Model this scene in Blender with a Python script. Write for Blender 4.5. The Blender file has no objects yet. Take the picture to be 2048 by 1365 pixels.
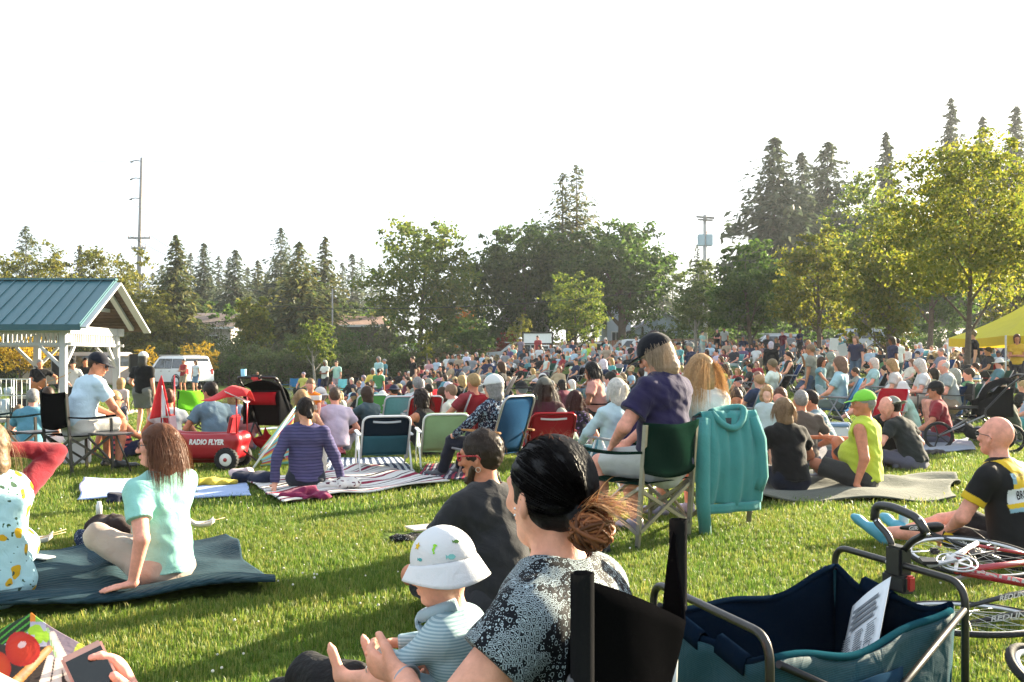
import bpy, bmesh, math, random
import numpy as np
from mathutils import Vector, Matrix
from mathutils.bvhtree import BVHTree
# ---- camera, sky, sun, exposure
random.seed(7); np.random.seed(7)
SC = bpy.context.scene
COL = SC.collection
FPX, CZ, HZ = 1900.0, 1.3, 720.0          # focal length in photo pixels, eye height, horizon row
cam_d = bpy.data.cameras.new('camera'); cam = bpy.data.objects.new('camera', cam_d); COL.objects.link(cam)
cam.location = (0, 0, CZ); cam.rotation_euler = (math.radians(90), 0, 0)
cam_d.sensor_width = 36.0; cam_d.lens = FPX / 2048 * 36.0
cam_d.shift_y = (HZ - 682.5) / 2048; cam_d.clip_start = 0.05; cam_d.clip_end = 3000
cam_d.dof.use_dof = False
SC.camera = cam
SUN_AZ, SUN_EL = 53.0, 17.5
world = bpy.data.worlds.new('World'); SC.world = world; world.use_nodes = True
nt = world.node_tree; bg = nt.nodes['Background']
sky = nt.nodes.new('ShaderNodeTexSky'); sky.sky_type = 'NISHITA'; sky.sun_disc = False
sky.sun_elevation = math.radians(SUN_EL); sky.sun_rotation = math.radians(SUN_AZ)
sky.air_density = 1.0; sky.dust_density = 2.5; sky.ozone_density = 1.0
veil = nt.nodes.new('ShaderNodeMixRGB'); veil.inputs[0].default_value = 0.55
veil.inputs[2].default_value = (5.4, 6.0, 6.6, 1)          # thin bright cloud veil over the whole sky
nt.links.new(sky.outputs[0], veil.inputs[1]); nt.links.new(veil.outputs[0], bg.inputs[0])
bg.inputs[1].default_value = 0.055
sun_d = bpy.data.lights.new('sun', 'SUN'); sun = bpy.data.objects.new('sun', sun_d); COL.objects.link(sun)
sun_d.energy = 5.0; sun_d.angle = math.radians(0.8); sun_d.color = (1.0, 0.86, 0.62)
SUNV = Vector((math.sin(math.radians(SUN_AZ)) * math.cos(math.radians(SUN_EL)), math.cos(math.radians(SUN_AZ)) * math.cos(math.radians(SUN_EL)), math.sin(math.radians(SUN_EL))))
sun.rotation_euler = SUNV.to_track_quat('Z', 'Y').to_euler(); sun.location = (60, 50, 40)
SC.view_settings.view_transform = 'Standard'; SC.view_settings.look = 'None'
SC.view_settings.exposure = 2.5; SC.view_settings.gamma = 1.0; SC.view_settings.use_curve_mapping = False
SC.cycles.max_bounces = 6; SC.cycles.transparent_max_bounces = 6; SC.cycles.use_denoising = True
SC.cycles.transmission_bounces = 4; SC.cycles.diffuse_bounces = 3; SC.cycles.glossy_bounces = 2
# ---- helpers
def sm(x, a, b):
 t = min(1.0, max(0.0, (x - a) / (b - a))); return t * t * (3 - 2 * t)
def gz(x, y):
 z = -0.6 * sm(y, 13, 27) * sm(-x, -3, 8) + 0.25 * sm(y, 40, 58) * sm(-x, -3, 8)
 z += 1.28 * sm(y, 32, 60) * sm(x, -11, 5) + 0.3 * sm(x, 4, 12) * sm(y, 14, 28)
 z += 0.5 * sm(y, 62, 90) * sm(-x, -3, 8) - 0.3 * sm(y, 60, 66) * sm(x, -11, 5)
 z += 0.012 * math.sin(1.7 * x + 0.6 * y) * math.sin(1.3 * y - 0.8 * x)
 return z
def W(px, py, d): return Vector(((px - 1024) * d / FPX, d, CZ - (py - HZ) * d / FPX))
def G(px, d):
 x = (px - 1024) * d / FPX
 return Vector((x, d, gz(x, d)))
def lin(c):                                     # sRGB 0-255 -> linear
 r = []
 for v in c[:3]:
  v = v / 255.0
  r.append(v / 12.92 if v <= 0.04045 else ((v + 0.055) / 1.055) ** 2.4)
 return tuple(r)
BGL = [(-20, 'the picture edge'), (30, 'the drum kit'), (80, 'the guitarist'), (130, 'the near pavilion post'), (175, 'the rear musician'), (222, 'the pavilion gable'), (275, 'the tall pole'), (320, 'the white car bonnet'), (367, 'the man in red vest'), (402, 'the golden tree'), (440, 'the cream house'), (480, 'the slack wires'), (514, 'the child in red'), (549, 'the small fair child'), (580, 'the bright blue chair'), (606, 'the man in yellow'), (636, 'the dark blue chair'), (662, 'the pink toddler'), (690, 'the black chair'), (712, 'the low brown roof'), (745, 'the man in pale yellow'), (764, 'the standing couple'), (800, 'the grey car'), (845, 'the sunlit maple trunk'), (880, 'the mound shrubs'), (925, 'the green-shirted man'), (960, 'the orange tree'), (1000, 'the red tree'), (1075, 'the sign board'), (1170, 'the curved-roof silver car'), (1290, 'the pale car'), (1392, 'the pale-stemmed tree'), (1410, 'the grey-boxed pole'), (1450, 'the white-teed man'), (1500, 'the dark oval tree'), (1560, 'the silver car'), (1632, 'the golden-edged tree'), (1700, 'the silver-blue car'), (1772, 'the sunlit yellow-green tree'), (1850, 'the dry bank'), (1940, 'the large park maple'), (2030, 'the yellow tent')]
def near(px):
 n = min(BGL, key=lambda l: abs(l[0] - px)); return ('just left of ' if px < n[0] - 6 else 'just right of ' if px > n[0] + 6 else 'in line with ') + n[1]
def tag(o, label=None, cat=None, group=None, kind=None):
 if label: o['label'] = label
 if cat: o['category'] = cat
 if group: o['group'] = group
 if kind: o['kind'] = kind
 return o
def empty(name, loc=(0, 0, 0), rz=0, parent=None):
 o = bpy.data.objects.new(name, None); COL.objects.link(o)
 o.location = loc; o.rotation_euler = (0, 0, rz); o.empty_display_size = 0.1
 if parent: o.parent = parent
 return o
def mesh_np(name, V, faces_q, smooth=True, mats=(), midx=None):
 me = bpy.data.meshes.new(name)
 V = np.asarray(V, np.float32); Q = np.asarray(faces_q, np.int32)
 n = Q.shape[1] if len(Q) else 4
 me.vertices.add(len(V)); me.vertices.foreach_set('co', V.ravel())
 me.loops.add(Q.size); me.loops.foreach_set('vertex_index', Q.ravel())
 me.polygons.add(len(Q)); me.polygons.foreach_set('loop_start', np.arange(0, Q.size, n, dtype=np.int32))
 if midx is not None: me.polygons.foreach_set('material_index', np.asarray(midx, np.int32))
 for m in mats: me.materials.append(m)
 me.update(calc_edges=True)
 if not smooth: me.shade_flat()
 return me
def link(name, me, parent=None, loc=None, rz=None, color=None):
 o = bpy.data.objects.new(name, me); COL.objects.link(o)
 if parent: o.parent = parent
 if loc is not None: o.location = loc
 if rz is not None: o.rotation_euler = (0, 0, rz)
 if color is not None: o.color = (*color[:3], 1)
 return o
def frame_from(d, up=Vector((0, 0, 1))):
 d = Vector(d).normalized()
 s = d.cross(up)
 if s.length < 1e-4: s = d.cross(Vector((1, 0, 0)))
 s.normalize(); u = s.cross(d).normalized()
 return s, u, d
class MB:
 """collects simple shapes into one mesh"""
 def __init__(self): self.v = []; self.f = []; self.sm = []
 def _add(self, vs, fs, smooth):
  b = len(self.v); self.v += [tuple(v) for v in vs]
  self.f += [tuple(i + b for i in f) for f in fs]; self.sm += [smooth] * len(fs)
  return self
 def box(self, c, s, rz=0.0, M=None, bev=0.0):
  hx, hy, hz = s[0] / 2, s[1] / 2, s[2] / 2
  b = min(bev, hx * .9, hy * .9, hz * .9)
  if b <= 0:
   vs = [Vector((x * hx, y * hy, z * hz)) for z in (-1, 1) for y in (-1, 1) for x in (-1, 1)]
   fs = [(0, 2, 3, 1), (4, 5, 7, 6), (0, 1, 5, 4), (2, 6, 7, 3), (0, 4, 6, 2), (1, 3, 7, 5)]
  else:
   bm = bmesh.new(); bmesh.ops.create_cube(bm, size=1)
   for v in bm.verts: v.co = Vector((v.co.x * s[0], v.co.y * s[1], v.co.z * s[2]))
   bmesh.ops.bevel(bm, geom=list(bm.edges), offset=b, segments=2, affect='EDGES')
   bm.verts.index_update()
   vs = [v.co.copy() for v in bm.verts]; fs = [tuple(v.index for v in f.verts) for f in bm.faces]; bm.free()
  R = M if M is not None else Matrix.Rotation(rz, 3, 'Z')
  c = Vector(c)
  return self._add([R @ v + c for v in vs], fs, False)
 def bar(self, a, b, w, h, up=(0, 0, 1), bev=0.0):
  a, b = Vector(a), Vector(b); s, u, d = frame_from(b - a, Vector(up))
  M = Matrix((s, d, u)).transposed()
  return self.box((a + b) / 2, (w, (b - a).length, h), M=M, bev=bev)
 def tube(self, pts, r, seg=8, closed=False, caps=True, r2=None):
  pts = [Vector(p) for p in pts]; n = len(pts); vs = []; fs = []
  up = None
  for i, p in enumerate(pts):
   if closed: t = pts[(i + 1) % n] - pts[i - 1]
   else: t = pts[min(i + 1, n - 1)] - pts[max(i - 1, 0)]
   if t.length < 1e-9: t = Vector((0, 0, 1))
   t.normalize()
   if up is None:
    up = Vector((0, 0, 1)) if abs(t.z) < .9 else Vector((1, 0, 0))
   s = t.cross(up)
   if s.length < 1e-5: s = t.orthogonal()
   s.normalize(); up = s.cross(t).normalized()
   rr = r[i] if isinstance(r, (list, tuple)) else (r if r2 is None else r + (r2 - r) * i / (n - 1))
   for k in range(seg):
    a = 2 * math.pi * k / seg
    vs.append(p + s * (rr * math.cos(a)) + up * (rr * math.sin(a)))
  m = n if closed else n - 1
  for i in range(m):
   j = (i + 1) % n
   for k in range(seg):
    k2 = (k + 1) % seg
    fs.append((i * seg + k, i * seg + k2, j * seg + k2, j * seg + k))
  self._add(vs, fs, True)
  if caps and not closed:
   b = len(self.v) - len(vs)
   self.f.append(tuple(b + k for k in range(seg))[::-1]); self.sm.append(False)
   self.f.append(tuple(b + (n - 1) * seg + k for k in range(seg))); self.sm.append(False)
  return self
 def lathe(self, prof, c=(0, 0, 0), axis=(0, 0, 1), seg=20):
  s, u, d = frame_from(axis); c = Vector(c); vs = []; fs = []
  for (r, z) in prof:
   for k in range(seg):
    a = 2 * math.pi * k / seg
    vs.append(c + d * z + s * (r * math.cos(a)) + u * (r * math.sin(a)))
  for i in range(len(prof) - 1):
   for k in range(seg):
    k2 = (k + 1) % seg
    fs.append((i * seg + k, i * seg + k2, (i + 1) * seg + k2, (i + 1) * seg + k))
  return self._add(vs, fs, True)
 def poly(self, pts, n, th):                       # extruded outline, thickness th along -n
  pts = [Vector(p) for p in pts]; n = Vector(n).normalized(); k = len(pts)
  vs = pts + [p - n * th for p in pts]
  fs = [tuple(range(k)), tuple(range(2 * k - 1, k - 1, -1))]
  fs += [(i, k + i, k + (i + 1) % k, (i + 1) % k) for i in range(k)]
  return self._add(vs, fs, False)
 def sheet(self, nu, nv, fn, th=0.0):
  vs = [Vector(fn(i / (nu - 1), j / (nv - 1))) for j in range(nv) for i in range(nu)]
  fs = [(j * nu + i, j * nu + i + 1, (j + 1) * nu + i + 1, (j + 1) * nu + i) for j in range(nv - 1) for i in range(nu - 1)]
  if th > 0:
   N = [Vector() for _ in vs]
   for f in fs:
    nn = (vs[f[1]] - vs[f[0]]).cross(vs[f[3]] - vs[f[0]])
    for q in f: N[q] += nn
   k = len(vs)
   vs2 = [v - (n.normalized() if n.length > 0 else n) * th for v, n in zip(vs, N)]
   fs2 = [tuple(k + q for q in f[::-1]) for f in fs]
   bd = [j for j in range(nu)] + [j * nu + nu - 1 for j in range(1, nv)] + [(nv - 1) * nu + i for i in range(nu - 2, -1, -1)] + [j * nu for j in range(nv - 2, 0, -1)]
   side = [(bd[(q + 1) % len(bd)], bd[q], bd[q] + k, bd[(q + 1) % len(bd)] + k) for q in range(len(bd))]
   vs = vs + vs2; fs = fs + fs2 + side
  return self._add(vs, fs, True)
 def mesh(self, name, mat):
  me = bpy.data.meshes.new(name); me.from_pydata([tuple(v) for v in self.v], [], self.f)
  me.polygons.foreach_set('use_smooth', self.sm)
  if mat: me.materials.append(mat)
  me.update(); return me
 def build(self, name, mat, parent=None, color=None, loc=None, rz=None):
  return link(name, self.mesh(name, mat), parent, loc, rz, color)
def arc_pts(pts, rad=0.05, n=5):
 """round the corners of a polyline"""
 pts = [Vector(p) for p in pts]; out = [pts[0]]
 for i in range(1, len(pts) - 1):
  a, b, c = pts[i - 1], pts[i], pts[i + 1]
  r = min(rad, (a - b).length * .49, (c - b).length * .49)
  p, q = b + (a - b).normalized() * r, b + (c - b).normalized() * r
  for k in range(n + 1):
   t = k / n; out.append(p * (1 - t) ** 2 + b * (2 * t * (1 - t)) + q * t * t)
 out.append(pts[-1]); return out
def copy_tree(o, parent=None):
 c = o.copy(); COL.objects.link(c); c.parent = parent
 for ch in list(o.children): copy_tree(ch, c)
 return c
TREES = {}
def text_on(s, target, origin, xdir, ydir, size, mat, name='lettering', shear=0.0, parent=None, off=0.003, bold=0.0, color=None, width=None, spacing=1.0):
 """flat lettering laid on a surface: every vertex dropped onto the target along -normal"""
 cu = bpy.data.curves.new('txt', 'FONT'); cu.body = s; cu.size = size; cu.shear = shear; cu.offset = bold
 cu.align_x = 'CENTER'; cu.align_y = 'CENTER'; cu.resolution_u = 2; cu.space_character = spacing
 o = bpy.data.objects.new('txt', cu); COL.objects.link(o)
 dg = bpy.context.evaluated_depsgraph_get(); me = bpy.data.meshes.new_from_object(o.evaluated_get(dg))
 bpy.data.objects.remove(o); bpy.data.curves.remove(cu)
 xd, yd = Vector(xdir).normalized(), Vector(ydir).normalized(); nrm = xd.cross(yd).normalized(); org = Vector(origin)
 bm = bmesh.new(); bm.from_mesh(me)
 xs = [v.co.x for v in bm.verts] or [0]
 fx = 1.0 if width is None else width / max(1e-5, max(xs) - min(xs))
 bmesh.ops.subdivide_edges(bm, edges=[e for e in bm.edges if e.calc_length() > size * .35], cuts=2)
 tree = TREES.get(target.name) if target is not None else None
 if target is not None and tree is None:
  tm = target.data; tree = TREES[target.name] = BVHTree.FromPolygons([v.co.copy() for v in tm.vertices], [tuple(p.vertices) for p in tm.polygons])
 for v in bm.verts:
  p = org + xd * (v.co.x * fx) + yd * v.co.y
  if tree is not None:
   h = tree.ray_cast(p + nrm * 0.5, -nrm)
   if h[0] is not None: p = h[0] + nrm * off
  else: p = p + nrm * off
  v.co = p
 bm.to_mesh(me); bm.free(); me.materials.clear(); me.materials.append(mat)
 return link(name, me, parent, color=color)
# ---- materials
MATS = {}
def new_mat(name):
 m = bpy.data.materials.new(name); m.use_nodes = True; t = m.node_tree
 return m, t, t.nodes['Principled BSDF'], t.nodes['Material Output']
def N(t, typ, **kw):
 n = t.nodes.new(typ)
 for k, v in kw.items():
  if k == 'inp':
   for a, b in v.items(): n.inputs[a].default_value = b
  else: setattr(n, k, v)
 return n
def ramp(t, fac, stops):
 r = t.nodes.new('ShaderNodeValToRGB'); e = r.color_ramp.elements
 while len(e) < len(stops): e.new(0.5)
 for i, (p, c) in enumerate(stops): e[i].position = p; e[i].color = (*c[:3], 1)
 if fac is not None: t.links.new(fac, r.inputs[0])
 return r
def base_source(t, src, color):
 if src == 'object':
  return N(t, 'ShaderNodeObjectInfo').outputs['Color']
 if src == 'const':
  return N(t, 'ShaderNodeRGB').outputs[0]
 a = N(t, 'ShaderNodeAttribute', attribute_type='OBJECT', attribute_name=src)
 return a.outputs['Color']
def surf(name, color=None, src='const', rough=0.8, metal=0.0, nscale=6.0, namt=0.25, bump=0.0, bscale=200.0, bump2=0.0, b2scale=14.0, spec=0.3, transl=0.0, sheen=0.0, coat=0.0, coord='Object'):
 """generic worn surface: base colour x noise, optional two-scale bump, optional translucency"""
 if name in MATS: return MATS[name]
 m, t, p, out = new_mat(name); L = t.links
 if src == 'const':
  c = N(t, 'ShaderNodeRGB'); c.outputs[0].default_value = (*color, 1); cs = c.outputs[0]
 else: cs = base_source(t, src, color)
 tc = N(t, 'ShaderNodeTexCoord')
 no = N(t, 'ShaderNodeTexNoise', inp={'Scale': nscale, 'Detail': 5.0, 'Roughness': 0.6}); L.new(tc.outputs[coord], no.inputs['Vector'])
 mr = N(t, 'ShaderNodeMapRange', inp={1: 0.25, 2: 0.75, 3: 1 - namt, 4: 1 + namt}); L.new(no.outputs[0], mr.inputs[0])
 mx = N(t, 'ShaderNodeVectorMath', operation='SCALE'); L.new(cs, mx.inputs[0]); L.new(mr.outputs[0], mx.inputs['Scale'])
 L.new(mx.outputs[0], p.inputs['Base Color'])
 p.inputs['Roughness'].default_value = rough; p.inputs['Metallic'].default_value = metal
 p.inputs['Specular IOR Level'].default_value = spec
 if sheen: p.inputs['Sheen Weight'].default_value = sheen
 if coat: p.inputs['Coat Weight'].default_value = coat; p.inputs['Coat Roughness'].default_value = 0.1
 nrm = None
 if bump2:
  n2 = N(t, 'ShaderNodeTexNoise', inp={'Scale': b2scale, 'Detail': 3.0, 'Distortion': 1.0}); L.new(tc.outputs[coord], n2.inputs['Vector'])
  b2 = N(t, 'ShaderNodeBump', inp={'Strength': 1.0, 'Distance': bump2}); L.new(n2.outputs[0], b2.inputs['Height']); nrm = b2
 if bump:
  n1 = N(t, 'ShaderNodeTexNoise', inp={'Scale': bscale, 'Detail': 2.0}); L.new(tc.outputs[coord], n1.inputs['Vector'])
  b1 = N(t, 'ShaderNodeBump', inp={'Strength': 1.0, 'Distance': bump}); L.new(n1.outputs[0], b1.inputs['Height'])
  if nrm: L.new(nrm.outputs[0], b1.inputs['Normal'])
  nrm = b1
 if nrm: L.new(nrm.outputs[0], p.inputs['Normal'])
 if transl:
  tr = N(t, 'ShaderNodeBsdfTranslucent'); ms = N(t, 'ShaderNodeMixShader', inp={0: transl})
  L.new(mx.outputs[0], tr.inputs[0]); L.new(p.outputs[0], ms.inputs[1]); L.new(tr.outputs[0], ms.inputs[2]); L.new(ms.outputs[0], out.inputs[0])
 MATS[name] = m; return m
def cloth_m(): return surf('cloth', src='object', rough=0.92, namt=0.10, nscale=5, bump=0.0012, bscale=350, bump2=0.008, b2scale=13, spec=0.15, sheen=0.15, transl=0.08)
def cloth2_m(): return surf('chair_fabric', src='object', rough=0.8, namt=0.12, nscale=4, bump=0.0008, bscale=500, bump2=0.004, b2scale=8, spec=0.0, transl=0.06)
def skin_m(): return surf('skin', src='object', rough=0.6, namt=0.22, nscale=22, bump=0.0008, bscale=240, bump2=.0015, b2scale=40, spec=0.3, transl=0.08)
def hair_m(): return surf('hair', src='object', rough=0.5, namt=0.35, nscale=40, bump=0.003, bscale=70, spec=0.28, transl=0.25)
def plast_m(): return surf('plastic', src='object', rough=0.4, namt=0.08, nscale=5, bump=0.0004, bscale=120, spec=0.5)
def metal_m(): return surf('metal_tube', src='object', rough=0.35, metal=0.75, namt=0.15, nscale=20, bump=0.0003, bscale=60)
def wood_m(): return surf('wood', src='object', rough=0.6, namt=0.3, nscale=12, bump=0.001, bscale=40)
def paint_m(): return surf('car_paint', src='object', rough=0.25, namt=0.03, nscale=2, spec=0.5, coat=0.6)
def glass_m():
 if 'glass_dark' in MATS: return MATS['glass_dark']
 return surf('glass_dark', (0.02, 0.025, 0.03), rough=0.06, namt=0.05, spec=0.8)
def rubber_m(): return surf('rubber', (0.016, 0.016, 0.017), rough=0.75, namt=0.2, nscale=30, bump=0.001, bscale=90)
def flat_m(): return surf('print_ink', src='object', rough=0.7, namt=0.06, nscale=40, spec=0.2)
def stripes_m(name, cols, scale, axis='Z', warp=0.0, rough=0.9, rep=True):
 """cloth with bands of the given (position, colour) stops along one object axis"""
 if name in MATS: return MATS[name]
 m, t, p, out = new_mat(name); L = t.links
 tc = N(t, 'ShaderNodeTexCoord'); sx = N(t, 'ShaderNodeSeparateXYZ'); L.new(tc.outputs['UV' if axis in 'UV' else 'Object'], sx.inputs[0])
 no = N(t, 'ShaderNodeTexNoise', inp={'Scale': 9.0, 'Detail': 2.0}); L.new(tc.outputs['Object'], no.inputs['Vector'])
 ad = N(t, 'ShaderNodeMath', operation='MULTIPLY_ADD', inp={1: warp}); L.new(no.outputs[0], ad.inputs[0]); L.new(sx.outputs[{'U': 'X', 'V': 'Y'}.get(axis, axis)], ad.inputs[2])
 mu = N(t, 'ShaderNodeMath', operation='MULTIPLY', inp={1: scale}); L.new(ad.outputs[0], mu.inputs[0])
 fr = N(t, 'ShaderNodeMath', operation='FRACT'); L.new(mu.outputs[0], fr.inputs[0])
 r = ramp(t, fr.outputs[0], cols); r.color_ramp.interpolation = 'CONSTANT'
 L.new(r.outputs[0], p.inputs['Base Color']); p.inputs['Roughness'].default_value = rough; p.inputs['Specular IOR Level'].default_value = 0.15
 n1 = N(t, 'ShaderNodeTexNoise', inp={'Scale': 14.0, 'Detail': 4.0, 'Distortion': .8}); L.new(tc.outputs['Object'], n1.inputs['Vector'])
 b = N(t, 'ShaderNodeBump', inp={'Strength': 1.0, 'Distance': 0.007}); L.new(n1.outputs[0], b.inputs['Height']); L.new(b.outputs[0], p.inputs['Normal'])
 MATS[name] = m; return m
def spots_m(name, ground, layers, rough=0.9):
 """printed cloth: layers of (scale, threshold, colour, offset) voronoi spots on a ground colour"""
 if name in MATS: return MATS[name]
 m, t, p, out = new_mat(name); L = t.links
 tc = N(t, 'ShaderNodeTexCoord'); cur = None
 c0 = N(t, 'ShaderNodeRGB'); c0.outputs[0].default_value = (*ground, 1); cur = c0.outputs[0]
 for (sc, th, col, of) in layers:
  mp = N(t, 'ShaderNodeMapping'); mp.inputs['Location'].default_value = (of, of * .7, of * 1.3); L.new(tc.outputs['Object'], mp.inputs[0])
  no = N(t, 'ShaderNodeTexNoise', inp={'Scale': sc * 1.5, 'Detail': 1.0}); L.new(mp.outputs[0], no.inputs['Vector'])
  va = N(t, 'ShaderNodeMixRGB', blend_type='ADD', inp={0: 0.05}); L.new(mp.outputs[0], va.inputs[1]); L.new(no.outputs['Color'], va.inputs[2])
  vo = N(t, 'ShaderNodeTexVoronoi', inp={'Scale': sc}); L.new(va.outputs[0], vo.inputs['Vector'])
  lt = N(t, 'ShaderNodeMath', operation='LESS_THAN', inp={1: th}); L.new(vo.outputs['Distance'], lt.inputs[0])
  mx = N(t, 'ShaderNodeMixRGB', inp={2: (*col, 1)}); L.new(lt.outputs[0], mx.inputs[0]); L.new(cur, mx.inputs[1]); cur = mx.outputs[0]
 L.new(cur, p.inputs['Base Color']); p.inputs['Roughness'].default_value = rough; p.inputs['Specular IOR Level'].default_value = 0.15
 n1 = N(t, 'ShaderNodeTexNoise', inp={'Scale': 13.0, 'Detail': 4.0, 'Distortion': .8}); L.new(tc.outputs['Object'], n1.inputs['Vector'])
 b = N(t, 'ShaderNodeBump', inp={'Strength': 1.0, 'Distance': 0.008}); L.new(n1.outputs[0], b.inputs['Height']); L.new(b.outputs[0], p.inputs['Normal'])
 MATS[name] = m; return m
# ---- implicit bodies
class SDF:
 def __init__(s, h): s.h = h; s.ops = []; s.nz = None
 def rc(s, a, b, ra, rb, k=0.02, sq=None, cap=None, op='add'):
  a = np.array(a, np.float32); b = np.array(b, np.float32); r = max(ra, rb)
  s.ops.append((op, 'rc', (a, b, ra, rb, sq, cap), k, np.minimum(a, b) - r, np.maximum(a, b) + r)); return s
 def ell(s, c, r, R=None, k=0.02, op='add'):
  c = np.array(c, np.float32); r = np.array(r, np.float32); m = float(r.max())
  s.ops.append((op, 'el', (c, r, R), k, c - m, c + m)); return s
 def cut(s, p, n): s.ops.append(('cut', 'pl', (np.array(p, np.float32), np.array(n, np.float32)), 0, None, None)); return s
 def noise(s, amp, fr, seed=0): s.nz = (amp, fr, seed); return s
 def _eval(s, kind, a, X, Y, Z):
  if kind == 'rc':
   A, B, ra, rb, sq, cap = a
   px, py, pz = X - A[0], Y - A[1], Z - A[2]; d = B - A
   if sq is not None:
    n, f = sq; n = np.array(n, np.float32); n = n / np.linalg.norm(n); g = 1.0 / f - 1.0
    t = (px * n[0] + py * n[1] + pz * n[2]) * g
    px = px + t * n[0]; py = py + t * n[1]; pz = pz + t * n[2]; d = d + (d @ n) * g * n
   dd = float(d @ d) + 1e-12
   t = (px * d[0] + py * d[1] + pz * d[2]) / dd
   tc = np.clip(t, 0, 1); L = math.sqrt(dd)
   qx, qy, qz = px - tc * d[0], py - tc * d[1], pz - tc * d[2]
   D = np.sqrt(qx * qx + qy * qy + qz * qz) - (ra + (rb - ra) * tc)
   if sq is not None: D = D * (0.5 + 0.5 * sq[1])
   if cap:
    if cap in ('b', 'ab'): D = np.maximum(D, (t - 1) * L)
    if cap in ('a', 'ab'): D = np.maximum(D, -t * L)
   return D
  if kind == 'el':
   C, r, R = a
   px, py, pz = X - C[0], Y - C[1], Z - C[2]
   if R is not None:
    px, py, pz = (px * R[0, 0] + py * R[1, 0] + pz * R[2, 0], px * R[0, 1] + py * R[1, 1] + pz * R[2, 1], px * R[0, 2] + py * R[1, 2] + pz * R[2, 2])
   k0 = np.sqrt((px / r[0]) ** 2 + (py / r[1]) ** 2 + (pz / r[2]) ** 2) + 1e-6
   k1 = np.sqrt((px / r[0] ** 2) ** 2 + (py / r[1] ** 2) ** 2 + (pz / r[2] ** 2) ** 2) + 1e-6
   return k0 * (k0 - 1.0) / k1
  P, n = a
  return (X - P[0]) * n[0] + (Y - P[1]) * n[1] + (Z - P[2]) * n[2]
 def build(s):
  h = s.h; adds = [o for o in s.ops if o[0] == 'add']
  lo = np.min([o[4] for o in adds], 0) - 3 * h - .01; hi = np.max([o[5] for o in adds], 0) + 3 * h + .01
  n = np.ceil((hi - lo) / h).astype(int) + 1
  ax = [lo[i] + h * np.arange(n[i], dtype=np.float32) for i in range(3)]
  F = np.full(n, 0.2, np.float32)
  for (op, kind, a, k, l, u) in s.ops:
   if op == 'cut': sl = (slice(None),) * 3
   else:
    m = k + 3 * h + (0.02 if op == 'add' else 0)
    i0 = np.maximum(0, np.floor((l - m - lo) / h)).astype(int); i1 = np.minimum(n, np.ceil((u + m - lo) / h).astype(int) + 1)
    if np.any(i1 <= i0): continue
    sl = tuple(slice(i0[q], i1[q]) for q in range(3))
   X, Y, Z = ax[0][sl[0]][:, None, None], ax[1][sl[1]][None, :, None], ax[2][sl[2]][None, None, :]
   D = s._eval(kind, a, X, Y, Z).astype(np.float32); f = F[sl]
   if op == 'add':
    kk = max(k, 1e-4); hh = np.maximum(kk - np.abs(f - D), 0) / kk
    F[sl] = np.minimum(f, D) - hh * hh * kk * .25
   elif op == 'sub':
    kk = max(k, 1e-4); hh = np.maximum(kk - np.abs(f + D), 0) / kk
    F[sl] = np.maximum(f, -D) + hh * hh * kk * .25
   else: F[sl] = np.maximum(f, D)
  if s.nz:
   amp, fr, sd = s.nz
   idx = np.nonzero(np.abs(F) < amp * 1.5 + 2 * h)
   P = np.stack([lo[q] + h * idx[q] for q in range(3)], 1)
   rs = np.random.RandomState(sd); v = np.zeros(len(P), np.float32)
   for q in range(4):
    w = rs.randn(3); w = w / np.linalg.norm(w) * fr * (0.6 + 0.5 * q); w2 = rs.randn(3) * fr * .7
    v += np.sin(P @ w + 1.6 * np.sin(P @ w2 + q) + rs.rand() * 6) / (1 + .5 * q)
   F[idx] += (amp * .45 * v).astype(np.float32)
  return surface_net(F, lo, h)
def surface_net(F, lo, h):
 ins = F < 0
 c = np.zeros(np.array(F.shape) - 1, np.uint8)
 for i in (0, 1):
  for j in (0, 1):
   for k in (0, 1):
    c += ins[i:F.shape[0] - 1 + i, j:F.shape[1] - 1 + j, k:F.shape[2] - 1 + k]
 act = np.argwhere((c > 0) & (c < 8))
 if len(act) == 0: return np.zeros((0, 3)), np.zeros((0, 4), int)
 ident = np.full(c.shape, -1, np.int32); ident[tuple(act.T)] = np.arange(len(act))
 acc = np.zeros((len(act), 3), np.float32); cnt = np.zeros(len(act), np.float32)
 cor = [(i, j, k) for i in (0, 1) for j in (0, 1) for k in (0, 1)]
 val = {q: F[act[:, 0] + q[0], act[:, 1] + q[1], act[:, 2] + q[2]] for q in cor}
 for q in cor:
  for ax in range(3):
   if q[ax] == 0:
    r = list(q); r[ax] = 1; r = tuple(r)
    a, b = val[q], val[r]; m = (a < 0) != (b < 0)
    t = np.where(m, a / np.where(m, a - b, 1), 0)
    p = np.array(q, np.float32)[None, :].repeat(len(act), 0); p[:, ax] += t
    acc += p * m[:, None]; cnt += m
 V = (act + acc / cnt[:, None]) * h + lo
 quads = []
 for ax in range(3):
  o1, o2 = [(1, 2), (2, 0), (0, 1)][ax]
  sl0 = [slice(None)] * 3; sl1 = [slice(None)] * 3
  sl0[ax] = slice(0, -1); sl1[ax] = slice(1, None)
  for q in (o1, o2): sl0[q] = slice(1, -1); sl1[q] = slice(1, -1)
  A, B = ins[tuple(sl0)], ins[tuple(sl1)]
  e = np.argwhere(A != B)
  if len(e) == 0: continue
  flip = A[tuple(e.T)]
  e = e.copy(); e[:, o1] += 1; e[:, o2] += 1
  def cell(d1, d2):
   p = e.copy(); p[:, o1] -= d1; p[:, o2] -= d2
   return ident[tuple(p.T)]
  q = np.stack([cell(1, 1), cell(0, 1), cell(0, 0), cell(1, 0)], 1)
  q[~flip] = q[~flip][:, ::-1]
  quads.append(q)
 return V, np.concatenate(quads)
def unit(v): v = np.asarray(v, float); return v / (np.linalg.norm(v) + 1e-9)
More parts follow.
